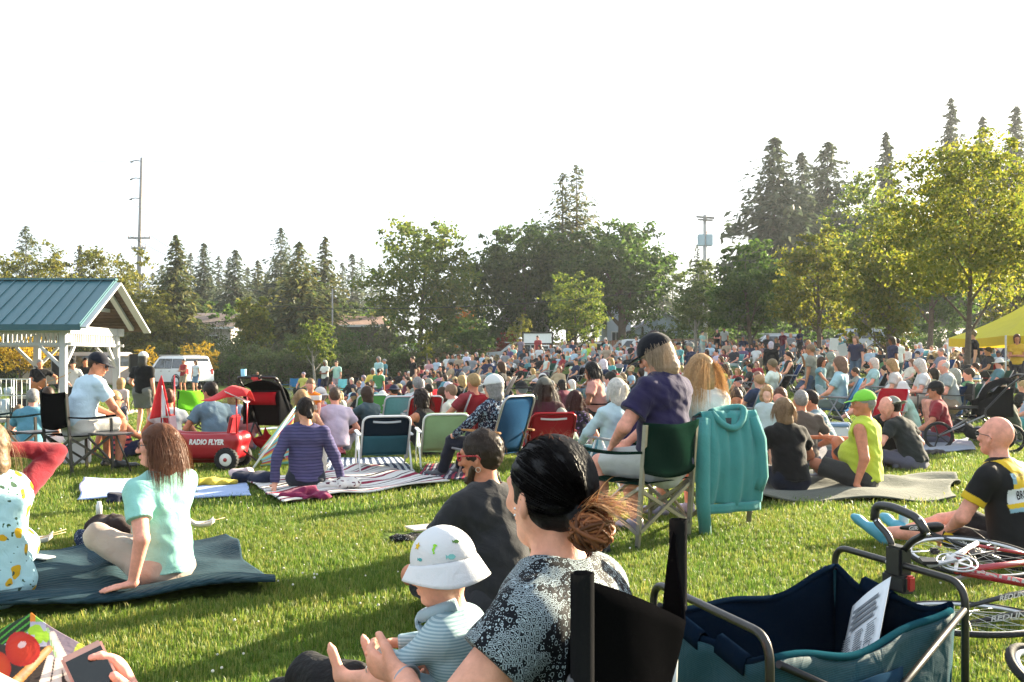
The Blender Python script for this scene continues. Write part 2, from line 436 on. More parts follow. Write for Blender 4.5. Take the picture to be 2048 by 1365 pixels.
def rot(ax, deg):
 return np.array(Matrix.Rotation(math.radians(deg), 3, ax))
def ik(s, w, l1, l2, hint):
 s, w = np.array(s, float), np.array(w, float); d = w - s; L = np.linalg.norm(d)
 if L > (l1 + l2) * .995: w = s + d / L * (l1 + l2) * .995; d = w - s; L = np.linalg.norm(d)
 if L < abs(l1 - l2) * 1.05 + 1e-3: L = abs(l1 - l2) * 1.05 + 1e-3
 a = (l1 * l1 - l2 * l2 + L * L) / (2 * L); hgt = math.sqrt(max(l1 * l1 - a * a, 0)); u = unit(d)
 hh = np.array(hint, float); hh = hh - (hh @ u) * u
 return s + u * a + unit(hh) * hgt, w
POSES = {
 'cross':   dict(pz=.10, lean=14, wr=[(-.17, .34, .20), (.17, .34, .20)], an=[(.14, .30, .08), (-.14, .34, .08)], kn=[(-1, .5, .3), (1, .5, .3)], el=[(-1, -.4, -.4), (1, -.4, -.4)]),
 'knees':   dict(pz=.10, lean=16, wr=[(-.08, .50, .42), (.10, .48, .40)], an=[(-.11, .58, .09), (.11, .56, .09)], kn=[(-.15, .2, 1), (.15, .2, 1)], el=[(-1, -.3, -.3), (1, -.3, -.3)]),
 'back':    dict(pz=.10, lean=-22, wr=[(-.27, -.42, .05), (.27, -.42, .05)], an=[(-.12, .76, .09), (.12, .72, .09)], kn=[(-.1, .1, 1), (.1, .1, 1)], el=[(-.6, -1, .2), (.6, -1, .2)], hd=(0, -1, -.2)),
 'out':     dict(pz=.10, lean=-12, wr=[(-.25, -.30, .05), (.12, .30, .22)], an=[(-.12, .86, .07), (.12, .80, .09)], kn=[(-.2, .1, 1), (.2, .1, 1)], el=[(-.6, -1, .2), (1, -.5, -.3)], hd=(0, -1, -.2)),
 'low':     dict(pz=.26, lean=-20, wr=[(-.24, .22, .36), (.24, .22, .36)], an=[(-.13, .72, .08), (.13, .68, .08)], kn=[(-.2, .2, 1), (.2, .2, 1)], el=[(-1, -.5, -.4), (1, -.5, -.4)]),
 'lowx':    dict(pz=.26, lean=-16, wr=[(-.05, .20, .42), (.07, .22, .38)], an=[(-.10, .78, .08), (.04, .74, .15)], kn=[(-.2, .2, 1), (.2, .2, 1)], el=[(-1, -.3, -.3), (1, -.3, -.3)]),
 'chair':   dict(pz=.50, lean=-6, wr=[(-.15, .28, .60), (.15, .28, .60)], an=[(-.13, .44, .08), (.13, .40, .08)], kn=[(-.1, 1, .4), (.1, 1, .4)], el=[(-1, -.5, -.4), (1, -.5, -.4)]),
 'chairf':  dict(pz=.50, lean=26, wr=[(-.12, .48, .58), (.12, .46, .56)], an=[(-.15, .42, .08), (.15, .38, .08)], kn=[(-.1, 1, .4), (.1, 1, .4)], el=[(-1, -.5, -.4), (1, -.5, -.4)]),
 'stand':   dict(pz=.92, lean=2, wr=[(-.24, .06, .80), (.24, .06, .80)], an=[(-.10, 0, .08), (.10, .05, .08)], kn=[(0, 1, 0), (0, 1, 0)], el=[(-.5, -1, 0), (.5, -1, 0)]),
 'standx':  dict(pz=.92, lean=-2, wr=[(.05, .22, 1.14), (-.05, .24, 1.12)], an=[(-.12, 0, .08), (.12, .03, .08)], kn=[(0, 1, 0), (0, 1, 0)], el=[(-1, -.2, -.6), (1, -.2, -.6)]),
 'phone':   dict(pz=.92, lean=0, wr=[(-.22, .05, .80), (.08, .22, 1.40)], an=[(-.10, 0, .08), (.10, .05, .08)], kn=[(0, 1, 0), (0, 1, 0)], el=[(-.5, -1, 0), (1, 0, -1)]),
 'wave':    dict(pz=.10, lean=10, wr=[(-.10, .40, .42), (.12, .20, .74)], an=[(.14, .30, .08), (-.14, .34, .08)], kn=[(-1, .5, .3), (1, .5, .3)], el=[(-1, -.3, -.3), (1, .1, -.6)]),
}
def skel(p, H=1.72, wide=1.0):
 S = H / 1.72; HS = S * p.get('hs', 1.0)
 J = {'HS': HS}; pz = p['pz'] * S; base = np.array(p.get('off', (0, 0, 0)), float)
 Rt = rot('Z', p.get('twist', 0)); lean = p.get('lean', 0); sd = p.get('side', 0)
 def up(f, fs=1): return rot('X', -lean * f) @ rot('Y', sd * fs) @ np.array((0, 0, 1.0))
 pel = base + np.array((0, 0, pz)); mid = pel + up(.7, .5) * .23 * S; nb = mid + (Rt @ up(1.2)) * .27 * S
 ch = mid * .35 + nb * .65
 right = unit(Rt @ np.array((1.0, 0, 0)) + np.array((0, 0, -math.sin(math.radians(sd)) * .6)))
 upv = unit(nb - mid); fwd = unit(np.cross(upv, right))
 J.update(pel=pel, mid=mid, nb=nb, ch=ch, right=right, up=upv, fwd=fwd, S=S)
 hd = p.get('head', (0, 0, 0)); Rh = rot('Z', p.get('twist', 0) * .8 + hd[0]) @ rot('X', hd[1]) @ rot('Y', hd[2])
 nk = nb + (upv * .5 + np.array((0, 0, .5))) * .085 * (S * .4 + HS * .6) + fwd * .005 * S
 J['head'] = nk + Rh @ np.array((0, .02, .085)) * HS + np.array((0, 0, .010)) * HS; J['Rh'] = Rh; J['nk'] = nk
 hw = .175 * S * wide
 for i, sg in enumerate((-1, 1)):
  sh = nb + right * sg * hw - upv * .045 * S
  ls = p.get('shrug', (0, 0))[i]; sh = sh + np.array((0, 0, ls * S))
  wr = np.array(p['wr'][i], float) * S + base * 0
  e, w = ik(sh, wr, .285 * S, .255 * S, p['el'][i])
  hp = pel + np.array((sg * .092 * S, 0.0, -.01 * S))
  an = np.array(p['an'][i], float) * S
  kn, an = ik(hp, an, .43 * S, .42 * S, p['kn'][i])
  t = 'LR'[i]
  J['sh' + t] = sh; J['el' + t] = e; J['wr' + t] = w; J['hp' + t] = hp; J['kn' + t] = kn; J['an' + t] = an
  fd = p.get('fd'); sn = unit(an - kn)
  f = np.array(fd[i], float) if fd else unit(np.array((sg * .25, 1.0, 0)) + np.array((0, 0, max(0, .9 * (1 + sn[2]) * (1 if sn[1] > .3 else 0)))))
  J['to' + t] = an + unit(f) * .17 * S
  hdv = p.get('hd' + t) or (p.get('hd') if w[2] < .16 * S else None)
  J['hd' + t] = unit(w - e) if hdv is None else unit(hdv)
 return J
def hand(sdf, w, d, S, pn, fingers=True, curl=.35, side=1, k=.006, spread=1.0):
 """palm and five fingers; w wrist, d direction, pn palm normal (towards the palm side)"""
 d = unit(d); pn = unit(pn - (pn @ d) * d); s = np.cross(d, pn) * side   # s points to the thumb side
 c = w + d * .05 * S
 if not fingers:
  sdf.rc(w, w + d * .15 * S + pn * .03 * S, .027 * S, .026 * S, k=.015, sq=(pn, .6)); sdf.rc(w + d * .03 * S, w + d * .07 * S + s * .045 * S, .014 * S, .011 * S, k=.01); return
 sdf.rc(w - d * .01 * S, w + d * .03 * S, .024 * S, .029 * S, k=.015, sq=(pn, .62))
 sdf.rc(w + d * .02 * S, w + d * .085 * S, .034 * S, .038 * S, k=.012, sq=(pn, .42))
 for i, (o, L) in enumerate(((.030, .072), (.010, .082), (-.010, .076), (-.029, .060))):
  p = w + d * .085 * S + s * o * S; dirv = unit(d + s * o * 3 * spread)
  r = .0088 * S
  for q, f in enumerate((.45, .32, .25)):
   cu = curl * (q * .9 + .4); dv = unit(dirv * math.cos(cu) + pn * math.sin(cu))
   p2 = p + dv * L * f * S; sdf.rc(p, p2, r, r * .92, k=k); p = p2; r *= .92
 p = w + d * .025 * S + s * .022 * S
 dv = unit(d * .7 + s * .75 + pn * .25); p2 = p + dv * .040 * S; sdf.rc(p, p2, .014 * S, .0115 * S, k=.01)
 dv = unit(d * .9 + s * .35 + pn * .35); sdf.rc(p2, p2 + dv * .045 * S, .0112 * S, .0088 * S, k=k)
def head_sdf(f, J, S, detail=True, jaw=1.0, beard=False):
 S = J['HS']
 c, R = J['head'], J['Rh']
 P = lambda x, y, z: c + R @ np.array((x, y, z)) * S
 f.ell(P(0, -.012, .030), np.array((.076, .096, .100)) * S, R, k=.02)
 f.rc(P(0, .030, .0), P(0, .052, -.080), .064 * S, .030 * S * jaw, k=.03)
 f.rc(P(-.03, .0, -.03), P(-.02, .045, -.075), .045 * S, .024 * S * jaw, k=.02); f.rc(P(.03, .0, -.03), P(.02, .045, -.075), .045 * S, .024 * S * jaw, k=.02)
 if detail:
  f.ell(P(-.036, .066, -.012), np.array((.026, .022, .022)) * S, R, k=.015); f.ell(P(.036, .066, -.012), np.array((.026, .022, .022)) * S, R, k=.015)
  f.ell(P(0, .076, .036), np.array((.055, .022, .016)) * S, R, k=.015)
  for sx in (-1, 1): f.ell(P(sx * .031, .094, .016), np.array((.017, .012, .011)) * S, R, k=.010, op='sub')
 f.rc(P(0, .086, .018), P(0, .108, -.022), .0095 * S, .0135 * S, k=.012)
 if detail:
  f.ell(P(.012, .100, -.026), np.array((.009, .010, .008)) * S, R, k=.006); f.ell(P(-.012, .100, -.026), np.array((.009, .010, .008)) * S, R, k=.006)
  f.ell(P(0, .090, -.050), np.array((.024, .012, .006)) * S, R, k=.006); f.ell(P(0, .088, -.061), np.array((.021, .012, .007)) * S, R, k=.006)
  f.ell(P(0, .076, -.086), np.array((.018, .016, .014)) * S, R, k=.01)
 for sx in (-1, 1):
  Re = R @ rot('Z', sx * 22)
  f.ell(P(sx * .079, -.008, -.004), np.array((.010, .019, .031)) * S, Re, k=.006)
  if detail:
   f.ell(P(sx * .087, -.004, .002), np.array((.006, .010, .017)) * S, Re, k=.004, op='sub')
def person_parts(J, h, o):
 """o: options. returns list of (part name, verts, quads, material key)"""
 S = J['S']; g = o.get('girth', 1.0); near = h < .0125; out = []
 A = lambda t: J[t]
 fat = o.get('belly', 0.0)
 fx = J['fwd']
 tors = lambda f, e, k=.04: (f.rc(A('pel'), A('mid'), (.150 + e) * S * g, (.138 + e) * S * g, k=k, sq=(fx, .72)),
                               f.rc(A('mid'), A('ch'), (.138 + e) * S * g, (.152 + e) * S * g, k=k, sq=(fx, .68)),
                               f.rc(A('ch') - J['right'] * .08 * S, A('ch') + J['right'] * .08 * S, (.10 + e) * S * g, (.10 + e) * S * g, k=k),
                               f.rc(A('shL'), A('nb'), (.052 + e) * S, (.060 + e) * S, k=.04), f.rc(A('shR'), A('nb'), (.052 + e) * S, (.060 + e) * S, k=.04),
                               (f.ell(A('mid') + fx * .05 * S - J['up'] * .03 * S, np.array((.14 + e, .11 + fat + e, .14 + e)) * S * g, None, k=.05) if fat else None))
 b = SDF(h); cov = o.get('shirt', 'short') is not None
 tors(b, -.012 if cov else .0)
 b.rc(A('nb') - J['up'] * .02 * S, A('head') - J['Rh'] @ np.array((0, .015, .03)) * J['HS'], .058 * S, .052 * J['HS'], k=.03)
 head_sdf(b, J, S, detail=near, jaw=o.get('jaw', 1.0))
 for t in 'LR':
  sg = -1 if t == 'L' else 1
  b.rc(A('sh' + t), A('el' + t), .050 * S * g, .040 * S * g, k=.03); b.rc(A('el' + t), A('wr' + t), .041 * S * g, .026 * S, k=.012)
  pn = o.get('palm' + t);
  if pn is None:
   pn = unit(np.array((-sg * .8, 0, -.6)) + .2 * fx) if J['hd' + t][2] > -.6 else np.array((-sg, .2, 0.0))
   if abs(A('wr' + t)[2]) < .14 * S: pn = np.array((0, 0, -1.0))
  hand(b, A('wr' + t), J['hd' + t], S, np.array(pn, float), fingers=h < .0105, curl=o.get('curl', .35), side=sg * (1 if True else 1), spread=o.get('spread', 1.0))
  leg = o.get('pants', 'long')
  ins = -.004
  b.rc(A('hp' + t), A('kn' + t), (.080 + ins) * S * g, (.053 + ins) * S * g, k=.03); b.rc(A('kn' + t), A('kn' + t) * .62 + A('an' + t) * .38, (.053 + ins) * S * g, (.055 + ins) * S * g, k=.02)
  b.rc(A('kn' + t) * .62 + A('an' + t) * .38, A('an' + t), (.054 + ins) * S * g, .034 * S, k=.02)
  if o.get('shoes', True) is None:
   b.rc(A('an' + t) - unit(A('to' + t) - A('an' + t)) * .03 * S, A('to' + t), .034 * S, .030 * S, k=.02)
   for q in range(5):
    dd = unit(A('to' + t) - A('an' + t)); ss = np.cross(dd, (0, 0, 1)); b.rc(A('to' + t) + ss * (q - 2) * .013 * S, A('to' + t) + dd * (.03 + .006 * (2 - abs(q - 2))) * S + ss * (q - 2) * .016 * S, .010 * S, .009 * S, k=.004)
 out.append(('person', *b.build(), 'skin'))
 if cov:
  f = SDF(h); e = o.get('loose', .010); tors(f, e, .05)
  hem = A('pel') + (A('mid') - A('pel')) * o.get('hem', .0)
  f.rc(hem - J['up'] * .03 * S, A('mid'), (.170 + e) * S * g, (.150 + e) * S * g, k=.03, sq=(fx, .84), cap='a')
  sl = o['shirt'] if 'shirt' in o else 'short'
  frac = {'tank': 0, 'cap': .35, 'short': .62, 'elbow': 1.0, 'long': 2.0}[sl]
  for t in 'LR':
   if frac == 0: continue
   s_, e_, w_ = A('sh' + t), A('el' + t), A('wr' + t)
   if frac <= 1.0:
    q = s_ + (e_ - s_) * frac; f.rc(s_, q, (.060 + e) * S * g, (.060 + e) * S * g, k=.03, cap='b')
   else:
    f.rc(s_, e_, (.058 + e) * S * g, (.047 + e) * S * g, k=.03); q = e_ + (w_ - e_) * (frac - 1) * .97; f.rc(e_, q, (.047 + e) * S * g, (.034 + e * .8) * S * g, k=.012, cap='b')
  if frac == 0:
   for t in 'LR': f.ell(A('sh' + t) + (A('sh' + t) - A('nb')) * .25 - J['up'] * .01, np.array((.075, .075, .085)) * S, None, k=.01, op='sub')
  nd = o.get('neckdrop', .0)
  f.rc(A('nb') + J['up'] * (.035 - nd) * S, A('nk') + J['up'] * .1 * S, (.068 + nd * .5) * S, .075 * S, k=.008, op='sub')
  if not near: pass
  f.cut(hem - J['up'] * (.07 + o.get('hemdrop', 0)) * S, -J['up'])
  if h < .03: f.noise(o.get('fold', .009) * min(1.0, 1), o.get('foldf', 26.0), int(o.get('seed', 1)))
  out.append(('shirt', *f.build(), 'shirt'))
 if o.get('over'):
  f = SDF(h); tors(f, .024, .05); f.rc(A('pel') - J['up'] * .05 * S, A('mid'), .19 * S * g, .17 * S * g, k=.03, sq=(fx, .84), cap='a')
  for t in 'LR': f.ell(A('sh' + t) + (A('sh' + t) - A('nb')) * .35, np.array((.085, .085, .10)) * S, None, k=.01, op='sub')
  f.rc(A('nb') + J['up'] * .02 * S, A('nk') + J['up'] * .1 * S, .085 * S, .09 * S, k=.008, op='sub'); f.cut(A('pel') - J['up'] * .08 * S, -J['up']); f.noise(.006, 26.0, 4)
  out.append(('dress_top', *f.build(), 'over'))
 pt = o.get('pants', 'long')
 if pt:
  f = SDF(h); e = o.get('ploose', .012)
  f.rc(A('hpL'), A('hpR'), (.098 + e) * S * g, (.098 + e) * S * g, k=.04); f.rc(A('pel') - J['up'] * .02 * S, A('pel') + (A('mid') - A('pel')) * .45, (.145 + e) * S * g, (.132 + e) * S * g, k=.04, sq=(fx, .74))
  for t in 'LR':
   hp, kn, an = A('hp' + t), A('kn' + t), A('an' + t)
   if pt == 'skirt' : q = hp + (kn - hp) * .75; f.rc(hp, q, (.10 + e) * S * g, (.10 + e) * S * g, k=.08, cap='b')
   elif pt == 'dress': q = kn + (an - kn) * .35; f.rc(hp, kn, (.10 + e) * S * g, (.085 + e) * S * g, k=.1); f.rc(kn, q, (.085 + e) * S, (.09 + e) * S, k=.1, cap='b')
   elif pt == 'shorts': q = hp + (kn - hp) * .88; f.rc(hp, q, (.086 + e) * S * g, (.072 + e) * S * g, k=.03, cap='b')
   else:
    fr = {'long': .96, 'capri': .55}[pt]
    f.rc(hp, kn, (.084 + e) * S * g, (.060 + e) * S * g, k=.03); q = kn + (an - kn) * fr; f.rc(kn, q, (.060 + e) * S * g, (.050 + e) * S, k=.02, cap='b')
  if h < .03: f.noise(.009, 22.0, 3 + int(o.get('seed', 1)))
  out.append(('trousers' if pt in ('long', 'capri') else {'skirt': 'skirt', 'dress': 'skirt'}.get(pt, 'shorts'), *f.build(), 'pants'))
 if o.get('shoes', True) is not None:
  f = SDF(h)
  for t in 'LR':
   an, to = A('an' + t), A('to' + t); dd = unit(to - an); dn = unit(np.cross(np.cross(dd, (0, 0, 1)), dd)) * -1
   f.rc(an - dd * .045 * S + dn * .035 * S, to + dn * .04 * S, .036 * S, .040 * S, k=.02, sq=(dn, .8)); f.rc(an - dd * .01 * S, an + dd * .07 * S + dn * .02 * S, .042 * S, .038 * S, k=.02)
   f.rc(to + dn * .04 * S, to + dn * .045 * S + dd * .03 * S, .038 * S, .030 * S, k=.02, sq=(dn, .7))
  out.append(('shoes', *f.build(), 'shoes'))
 hs = o.get('hair', 'short'); SB_ = S; S = J['HS']
 if hs:
  f = SDF(min(h, .012) if h < .02 else h); c, R = A('head'), J['Rh']
  P = lambda x, y, z: c + R @ np.array((x, y, z)) * S
  thick = {'short': .009, 'crop': .004, 'bob': .018, 'long': .016, 'bun': .008, 'pony': .009, 'curly': .026, 'tonsure': .004}[hs]
  f.ell(P(0, -.016, .032), np.array((.077 + thick, .097 + thick, .101 + thick)) * S, R, k=.01)
  if hs in ('bob',): f.rc(P(0, -.03, .0), P(0, -.045, -.085), (.088) * S, .086 * S, k=.03)
  if hs == 'long':
   L = o.get('hairlen', .22)
   f.rc(P(0, -.03, .0), P(0, -.05, -.08), .088 * S, .085 * S, k=.03)
   e1 = P(0, -.055, -.08); e2 = e1 + np.array((0, 0, -L)) * S - np.array(J['fwd']) * .03 * S
   f.rc(e1, e2, .082 * S, .060 * S, k=.04, sq=(R @ np.array((0, 1, 0)), .5))
  if hs == 'curly': f.rc(P(0, -.03, .0), P(0, -.045, -.06), .095 * S, .09 * S, k=.03)
  if hs == 'bun': f.ell(P(*o.get('bunpos', (0, -.07, .115))), np.array((.038, .038, .034)) * S, R, k=.01)
  if hs == 'pony':
   p0 = P(0, -.105, .01); p1 = P(0, -.135, -.06); p2 = p1 + np.array((0, -.0, -.10)) * S
   f.rc(p0, p1, .024 * S, .030 * S, k=.012); f.rc(p1, p2, .030 * S, .012 * S, k=.012)
  fy = o.get('hairline', .082)
  f.ell(P(0, .105, -.045), np.array((.080, .085, .105 + (.082 - fy) * 0)) * S, R, k=.012, op='sub')
  if hs in ('short', 'crop', 'bun', 'pony', 'tonsure'):
   f.rc(P(-.1, .045, -.06), P(.1, .045, -.06), .055 * S, .055 * S, k=.01, op='sub')
   f.cut(P(0, 0, -.045 if hs != 'bun' else -.06), R @ np.array((0, .35, -1)) / 1.06)
  if hs == 'tonsure': f.ell(P(0, .02, .12), np.array((.085, .12, .075)) * S, R, k=.01, op='sub')
  if h < .02: f.noise(.0035 if hs != 'curly' else .012, 95.0 if hs != 'curly' else 60, 5)
  out.append(('hair', *f.build(), 'hair'))
 ht = o.get('hat')
 if ht:
  f = SDF(min(h, .011) if h < .02 else h * .8); c, R = A('head'), J['Rh']
  if o.get('capback'): R = R @ rot('Z', o['capback'])
  P = lambda x, y, z: c + R @ np.array((x, y, z)) * S; ex = {'bob': .012, 'long': .010, 'curly': .018}.get(hs, .0)
  f.ell(P(0, -.014, .045), np.array((.091 + ex, .110 + ex, .104 + ex)) * S, R, k=.01); f.cut(P(0, 0, .040), R @ np.array((0, -.12, -1)))
  if ht == 'cap':
   f.rc(P(0, .06, .045), P(0, .135, .030), .070 * S, .060 * S, k=.012, sq=(R @ np.array((0, .25, 1)), .09))
   f.ell(P(0, -.014, .150), np.array((.01, .01, .006)) * S, R, k=.006)
  elif ht in ('sun', 'straw', 'bucket'):
   bw = {'sun': .175, 'straw': .150, 'bucket': .128}[ht]
   f.ell(P(0, -.012, .040 if ht != 'bucket' else .028), np.array((bw, bw * 1.06, .011 if ht != 'bucket' else .020)) * S, R, k=.018)
   if ht == 'straw': f.rc(P(0, -.014, .07), P(0, -.014, .125), .092 * S, .082 * S, k=.01)
  out.append(('hat', *f.build(), 'hat'))
 return out
MKEY = {'over': cloth_m, 'skin': skin_m, 'shirt': cloth_m, 'pants': cloth_m, 'hair': hair_m, 'hat': cloth_m, 'shoes': plast_m}
SKINS = {'fair': lin((222, 160, 132)), 'tan': lin((196, 128, 98)), 'pink': lin((228, 160, 138)), 'brown': lin((130, 80, 56)), 'pale': lin((232, 182, 160))}
HAIRS = {'black': (.010, .008, .008), 'dark': (.020, .012, .009), 'brown': (.055, .028, .016), 'auburn': (.12, .04, .018), 'blond': (.42, .26, .12), 'grey': (.28, .27, .26), 'white': (.62, .59, .54), 'sand': (.22, .14, .08)}
def ribbons(paths, width, name, mat, parent, color, taper=True):
 """hair locks: each path becomes a thin folded ribbon"""
 V = []; Q = []
 for p in paths:
  n = len(p); b = len(V)
  for i in range(n):
   t = unit(p[min(i + 1, n - 1)] - p[max(i - 1, 0)]); s = np.cross(t, p[i] - p[0] + np.array((.013, .021, .5))); s = unit(s)
   w = width * (1.0 if not taper else max(.12, 1 - (i / (n - 1)) ** 2.2)) * .5
   V += [p[i] - s * w, p[i] + s * w]
  for i in range(n - 1): Q.append((b + 2 * i, b + 2 * i + 1, b + 2 * i + 3, b + 2 * i + 2))
 me = mesh_np(name, np.array(V), np.array(Q), True, [mat]); return link(name, me, parent, color=color)
def hang_strands(J, n, L, seed=1, out=.006, face=.045, mess=.012, gather=None, part=0.0):
 rs = np.random.RandomState(seed); S = J['HS']; c, R = J['head'], J['Rh']; r = np.array((.085, .107, .112)) * S; paths = []
 ctr = np.array((0, -.016, .032)) * S
 down = R.T @ np.array((0, 0, -1.0))
 while len(paths) < n:
  u = unit(rs.randn(3));
  if u[2] < -.05 or (u[1] > .62 and u[2] < .55): continue
  p = ctr + u * r; pts = [p.copy()]; dirv = unit(np.array((np.sign(u[0] - part) * .5, -.25, -.2)) + rs.randn(3) * .12); st = L * (0.85 + .3 * rs.rand()) / 11
  for i in range(11):
   dirv = unit(dirv + down * .35 + rs.randn(3) * mess * 4)
   if gather is not None: dirv = unit(dirv + unit(np.array(gather) * S - p) * .6)
   p = p + dirv * st
   q = (p - ctr) / (r * (1 + out / .1)); l = np.linalg.norm(q)
   if l < 1: p = ctr + q / l * r * (1 + out / .1)
   if p[1] > face * S and p[2] < .06 * S: p[1] = face * S
   if p[2] < -.13 * S and p[1] > -.02 * S: p[1] -= .004
   pts.append(p.copy())
  paths.append([c + R @ q for q in pts])
 return paths
def person(label, loc, rz, pose, h, H=1.72, skin='fair', haircol='brown', shirtcol=(.5, .5, .5), pantscol=(.1, .1, .14), shoecol=(.06, .06, .07), hatcol=(.05, .06, .1), mats=None, group=None, strands=0, slen=.25, wide=1.0, glasses=None, **o):
 p = dict(POSES[pose]) if isinstance(pose, str) else dict(pose)
 for k in ('lean', 'head', 'twist', 'side', 'wr', 'an', 'kn', 'el', 'pz', 'hd', 'hdL', 'hdR', 'fd', 'shrug', 'hs'):
  if k in o: p[k] = o.pop(k)
 J = skel(p, H, wide); parts = person_parts(J, h, o); root = None
 cmap = {'over': shirtcol, 'skin': SKINS[skin] if isinstance(skin, str) else skin, 'shirt': shirtcol, 'pants': pantscol, 'hair': HAIRS[haircol] if isinstance(haircol, str) else haircol, 'hat': hatcol, 'shoes': shoecol}
 objs = {}
 for (nm, V, Q, mk) in parts:
  if len(Q) == 0: continue
  m = (mats or {}).get(mk) or MKEY[mk]()
  ob = link(nm, mesh_np(nm, V, Q, True, [m]), root, color=cmap[mk])
  if root is None:
   root = ob; root.location = loc; root.rotation_euler = (0, 0, rz)
  objs[mk] = ob
 tag(root, label, 'person', group)
 if strands: objs['strand'] = ribbons(hang_strands(J, strands, slen, seed=strands, gather=o.get('gather'), mess=o.get('mess', .010)), .0025 if h < .009 else .006, 'hair_strands', hair_m(), root, cmap['hair'])
 if glasses:
  c, R, S = J['head'], J['Rh'], J['HS']; P = lambda x, y, z: Vector(c + R @ np.array((x, y, z)) * S)
  g = MB()
  for sx in (-1, 1):
   ring = [P(sx * (.032 + .024 * math.cos(a)), .104 - .006 * abs(math.cos(a)), .014 + .019 * math.sin(a)) for a in np.linspace(0, 2 * math.pi, 14, endpoint=False)]
   if glasses.get('dark'): g.poly(ring, Vector(R @ np.array((0, 1, 0))), .003)
   g.tube(ring, glasses.get('r', .0022), 6, closed=True)
   g.tube([P(sx * .056, .100, .018), P(sx * .082, .05, .02), P(sx * .088, -.01, .016), P(sx * .086, -.03, -.002)], glasses.get('r', .0022), 6)
  g.tube([P(-.010, .108, .016), P(.010, .108, .016)], glasses.get('r', .0022), 6)
  g.build('glasses', plast_m(), root, color=glasses.get('col', (.03, .03, .035)))
 if h < .0125 and not o.get('noeyes'):
  c, R, S = J['head'], J['Rh'], J['HS']
  for sx in (-1, 1):
   q = c + R @ np.array((sx * .031, .078, .014)) * S
   e = MB(); e.lathe([(.0001, .0115), (.006, .0098), (.0105, .005), (.0115, 0), (.006, -.0098)], Vector(q), Vector(R @ np.array((sx * .1, 1, 0))), 12)
   e.build('eye', surf('eye_white', (.55, .5, .47), rough=.2, namt=.05), root)
   e = MB(); e.lathe([(.0001, .0122), (.0052, .0106)], Vector(q), Vector(R @ np.array((sx * .1, 1, 0))), 10); e.build('iris', surf('iris', (.03, .02, .015), rough=.15, namt=.05), root)
 return root, J, objs
# ---- ground
def lawn_m():
 m, t, p, out = new_mat('lawn_soil_and_thatch'); L = t.links
 tc = N(t, 'ShaderNodeTexCoord')
 n1 = N(t, 'ShaderNodeTexNoise', inp={'Scale': .35, 'Detail': 6.0, 'Roughness': .65}); L.new(tc.outputs['Object'], n1.inputs['Vector'])
 n2 = N(t, 'ShaderNodeTexNoise', inp={'Scale': 18.0, 'Detail': 4.0}); L.new(tc.outputs['Object'], n2.inputs['Vector'])
 r1 = ramp(t, n1.outputs[0], [(.3, (.045, .085, .012)), (.55, (.085, .125, .022)), (.75, (.14, .15, .045))])
 r2 = ramp(t, n2.outputs[0], [(.3, (.55, .55, .5)), (.7, (1.25, 1.25, 1.1))])
 mx = N(t, 'ShaderNodeMixRGB', blend_type='MULTIPLY', inp={0: 1.0}); L.new(r1.outputs[0], mx.inputs[1]); L.new(r2.outputs[0], mx.inputs[2]); L.new(mx.outputs[0], p.inputs['Base Color'])
 p.inputs['Roughness'].default_value = .95; p.inputs['Specular IOR Level'].default_value = .1
 b = N(t, 'ShaderNodeBump', inp={'Strength': 1.0, 'Distance': .04}); L.new(n2.outputs[0], b.inputs['Height']); L.new(b.outputs[0], p.inputs['Normal'])
 return m
def terrain():
 ys = [-40, -20, -8, -3, 0] + [0.5 * i for i in range(1, 130)] + [66 + 4 * i for i in range(14)] + [140, 180, 240, 340, 500, 900, 1600]
 xs = sorted([s * v for s in (-1, 1) for v in [0.5 + i for i in range(40)] + [44, 52, 64, 80, 110, 160, 260, 500, 1000, 1600]] + [0])
 m = MB(); nx = len(xs)
 vs = [(x, y, gz(x, y)) for y in ys for x in xs]
 fs = [(j * nx + i, j * nx + i + 1, (j + 1) * nx + i + 1, (j + 1) * nx + i) for j in range(len(ys) - 1) for i in range(nx - 1)]
 m._add(vs, fs, True); o = m.build('ground', lawn_m()); o['kind'] = 'structure'
terrain()
def blade_m(name, c1, c2, c3):
 m, t, p, out = new_mat(name); L = t.links
 oi = N(t, 'ShaderNodeObjectInfo'); ge = N(t, 'ShaderNodeNewGeometry')
 ad = N(t, 'ShaderNodeMath', operation='ADD'); L.new(oi.outputs['Random'], ad.inputs[0]); L.new(ge.outputs['Random Per Island'], ad.inputs[1])
 fr = N(t, 'ShaderNodeMath', operation='FRACT'); L.new(ad.outputs[0], fr.inputs[0])
 tc = N(t, 'ShaderNodeNewGeometry'); n1 = N(t, 'ShaderNodeTexNoise', inp={'Scale': .55, 'Detail': 4.0, 'Roughness': .6}); L.new(tc.outputs['Position'], n1.inputs['Vector'])
 r = ramp(t, fr.outputs[0], [(0, c1), (.5, c2), (1, c3)])
 r2 = ramp(t, n1.outputs[0], [(.32, (.75, .9, .7)), (.68, (1.35, 1.12, 1.0))])
 mx = N(t, 'ShaderNodeMixRGB', blend_type='MULTIPLY', inp={0: 1.0}); L.new(r.outputs[0], mx.inputs[1]); L.new(r2.outputs[0], mx.inputs[2])
 L.new(mx.outputs[0], p.inputs['Base Color']); p.inputs['Roughness'].default_value = .5; p.inputs['Specular IOR Level'].default_value = .35
 tr = N(t, 'ShaderNodeBsdfTranslucent'); ms = N(t, 'ShaderNodeMixShader', inp={0: .5}); L.new(mx.outputs[0], tr.inputs[0])
 L.new(p.outputs[0], ms.inputs[1]); L.new(tr.outputs[0], ms.inputs[2]); L.new(ms.outputs[0], out.inputs[0])
 return m
GRASS_M = blade_m('grass_blades', (.060, .13, .016), (.125, .205, .028), (.29, .29, .09))
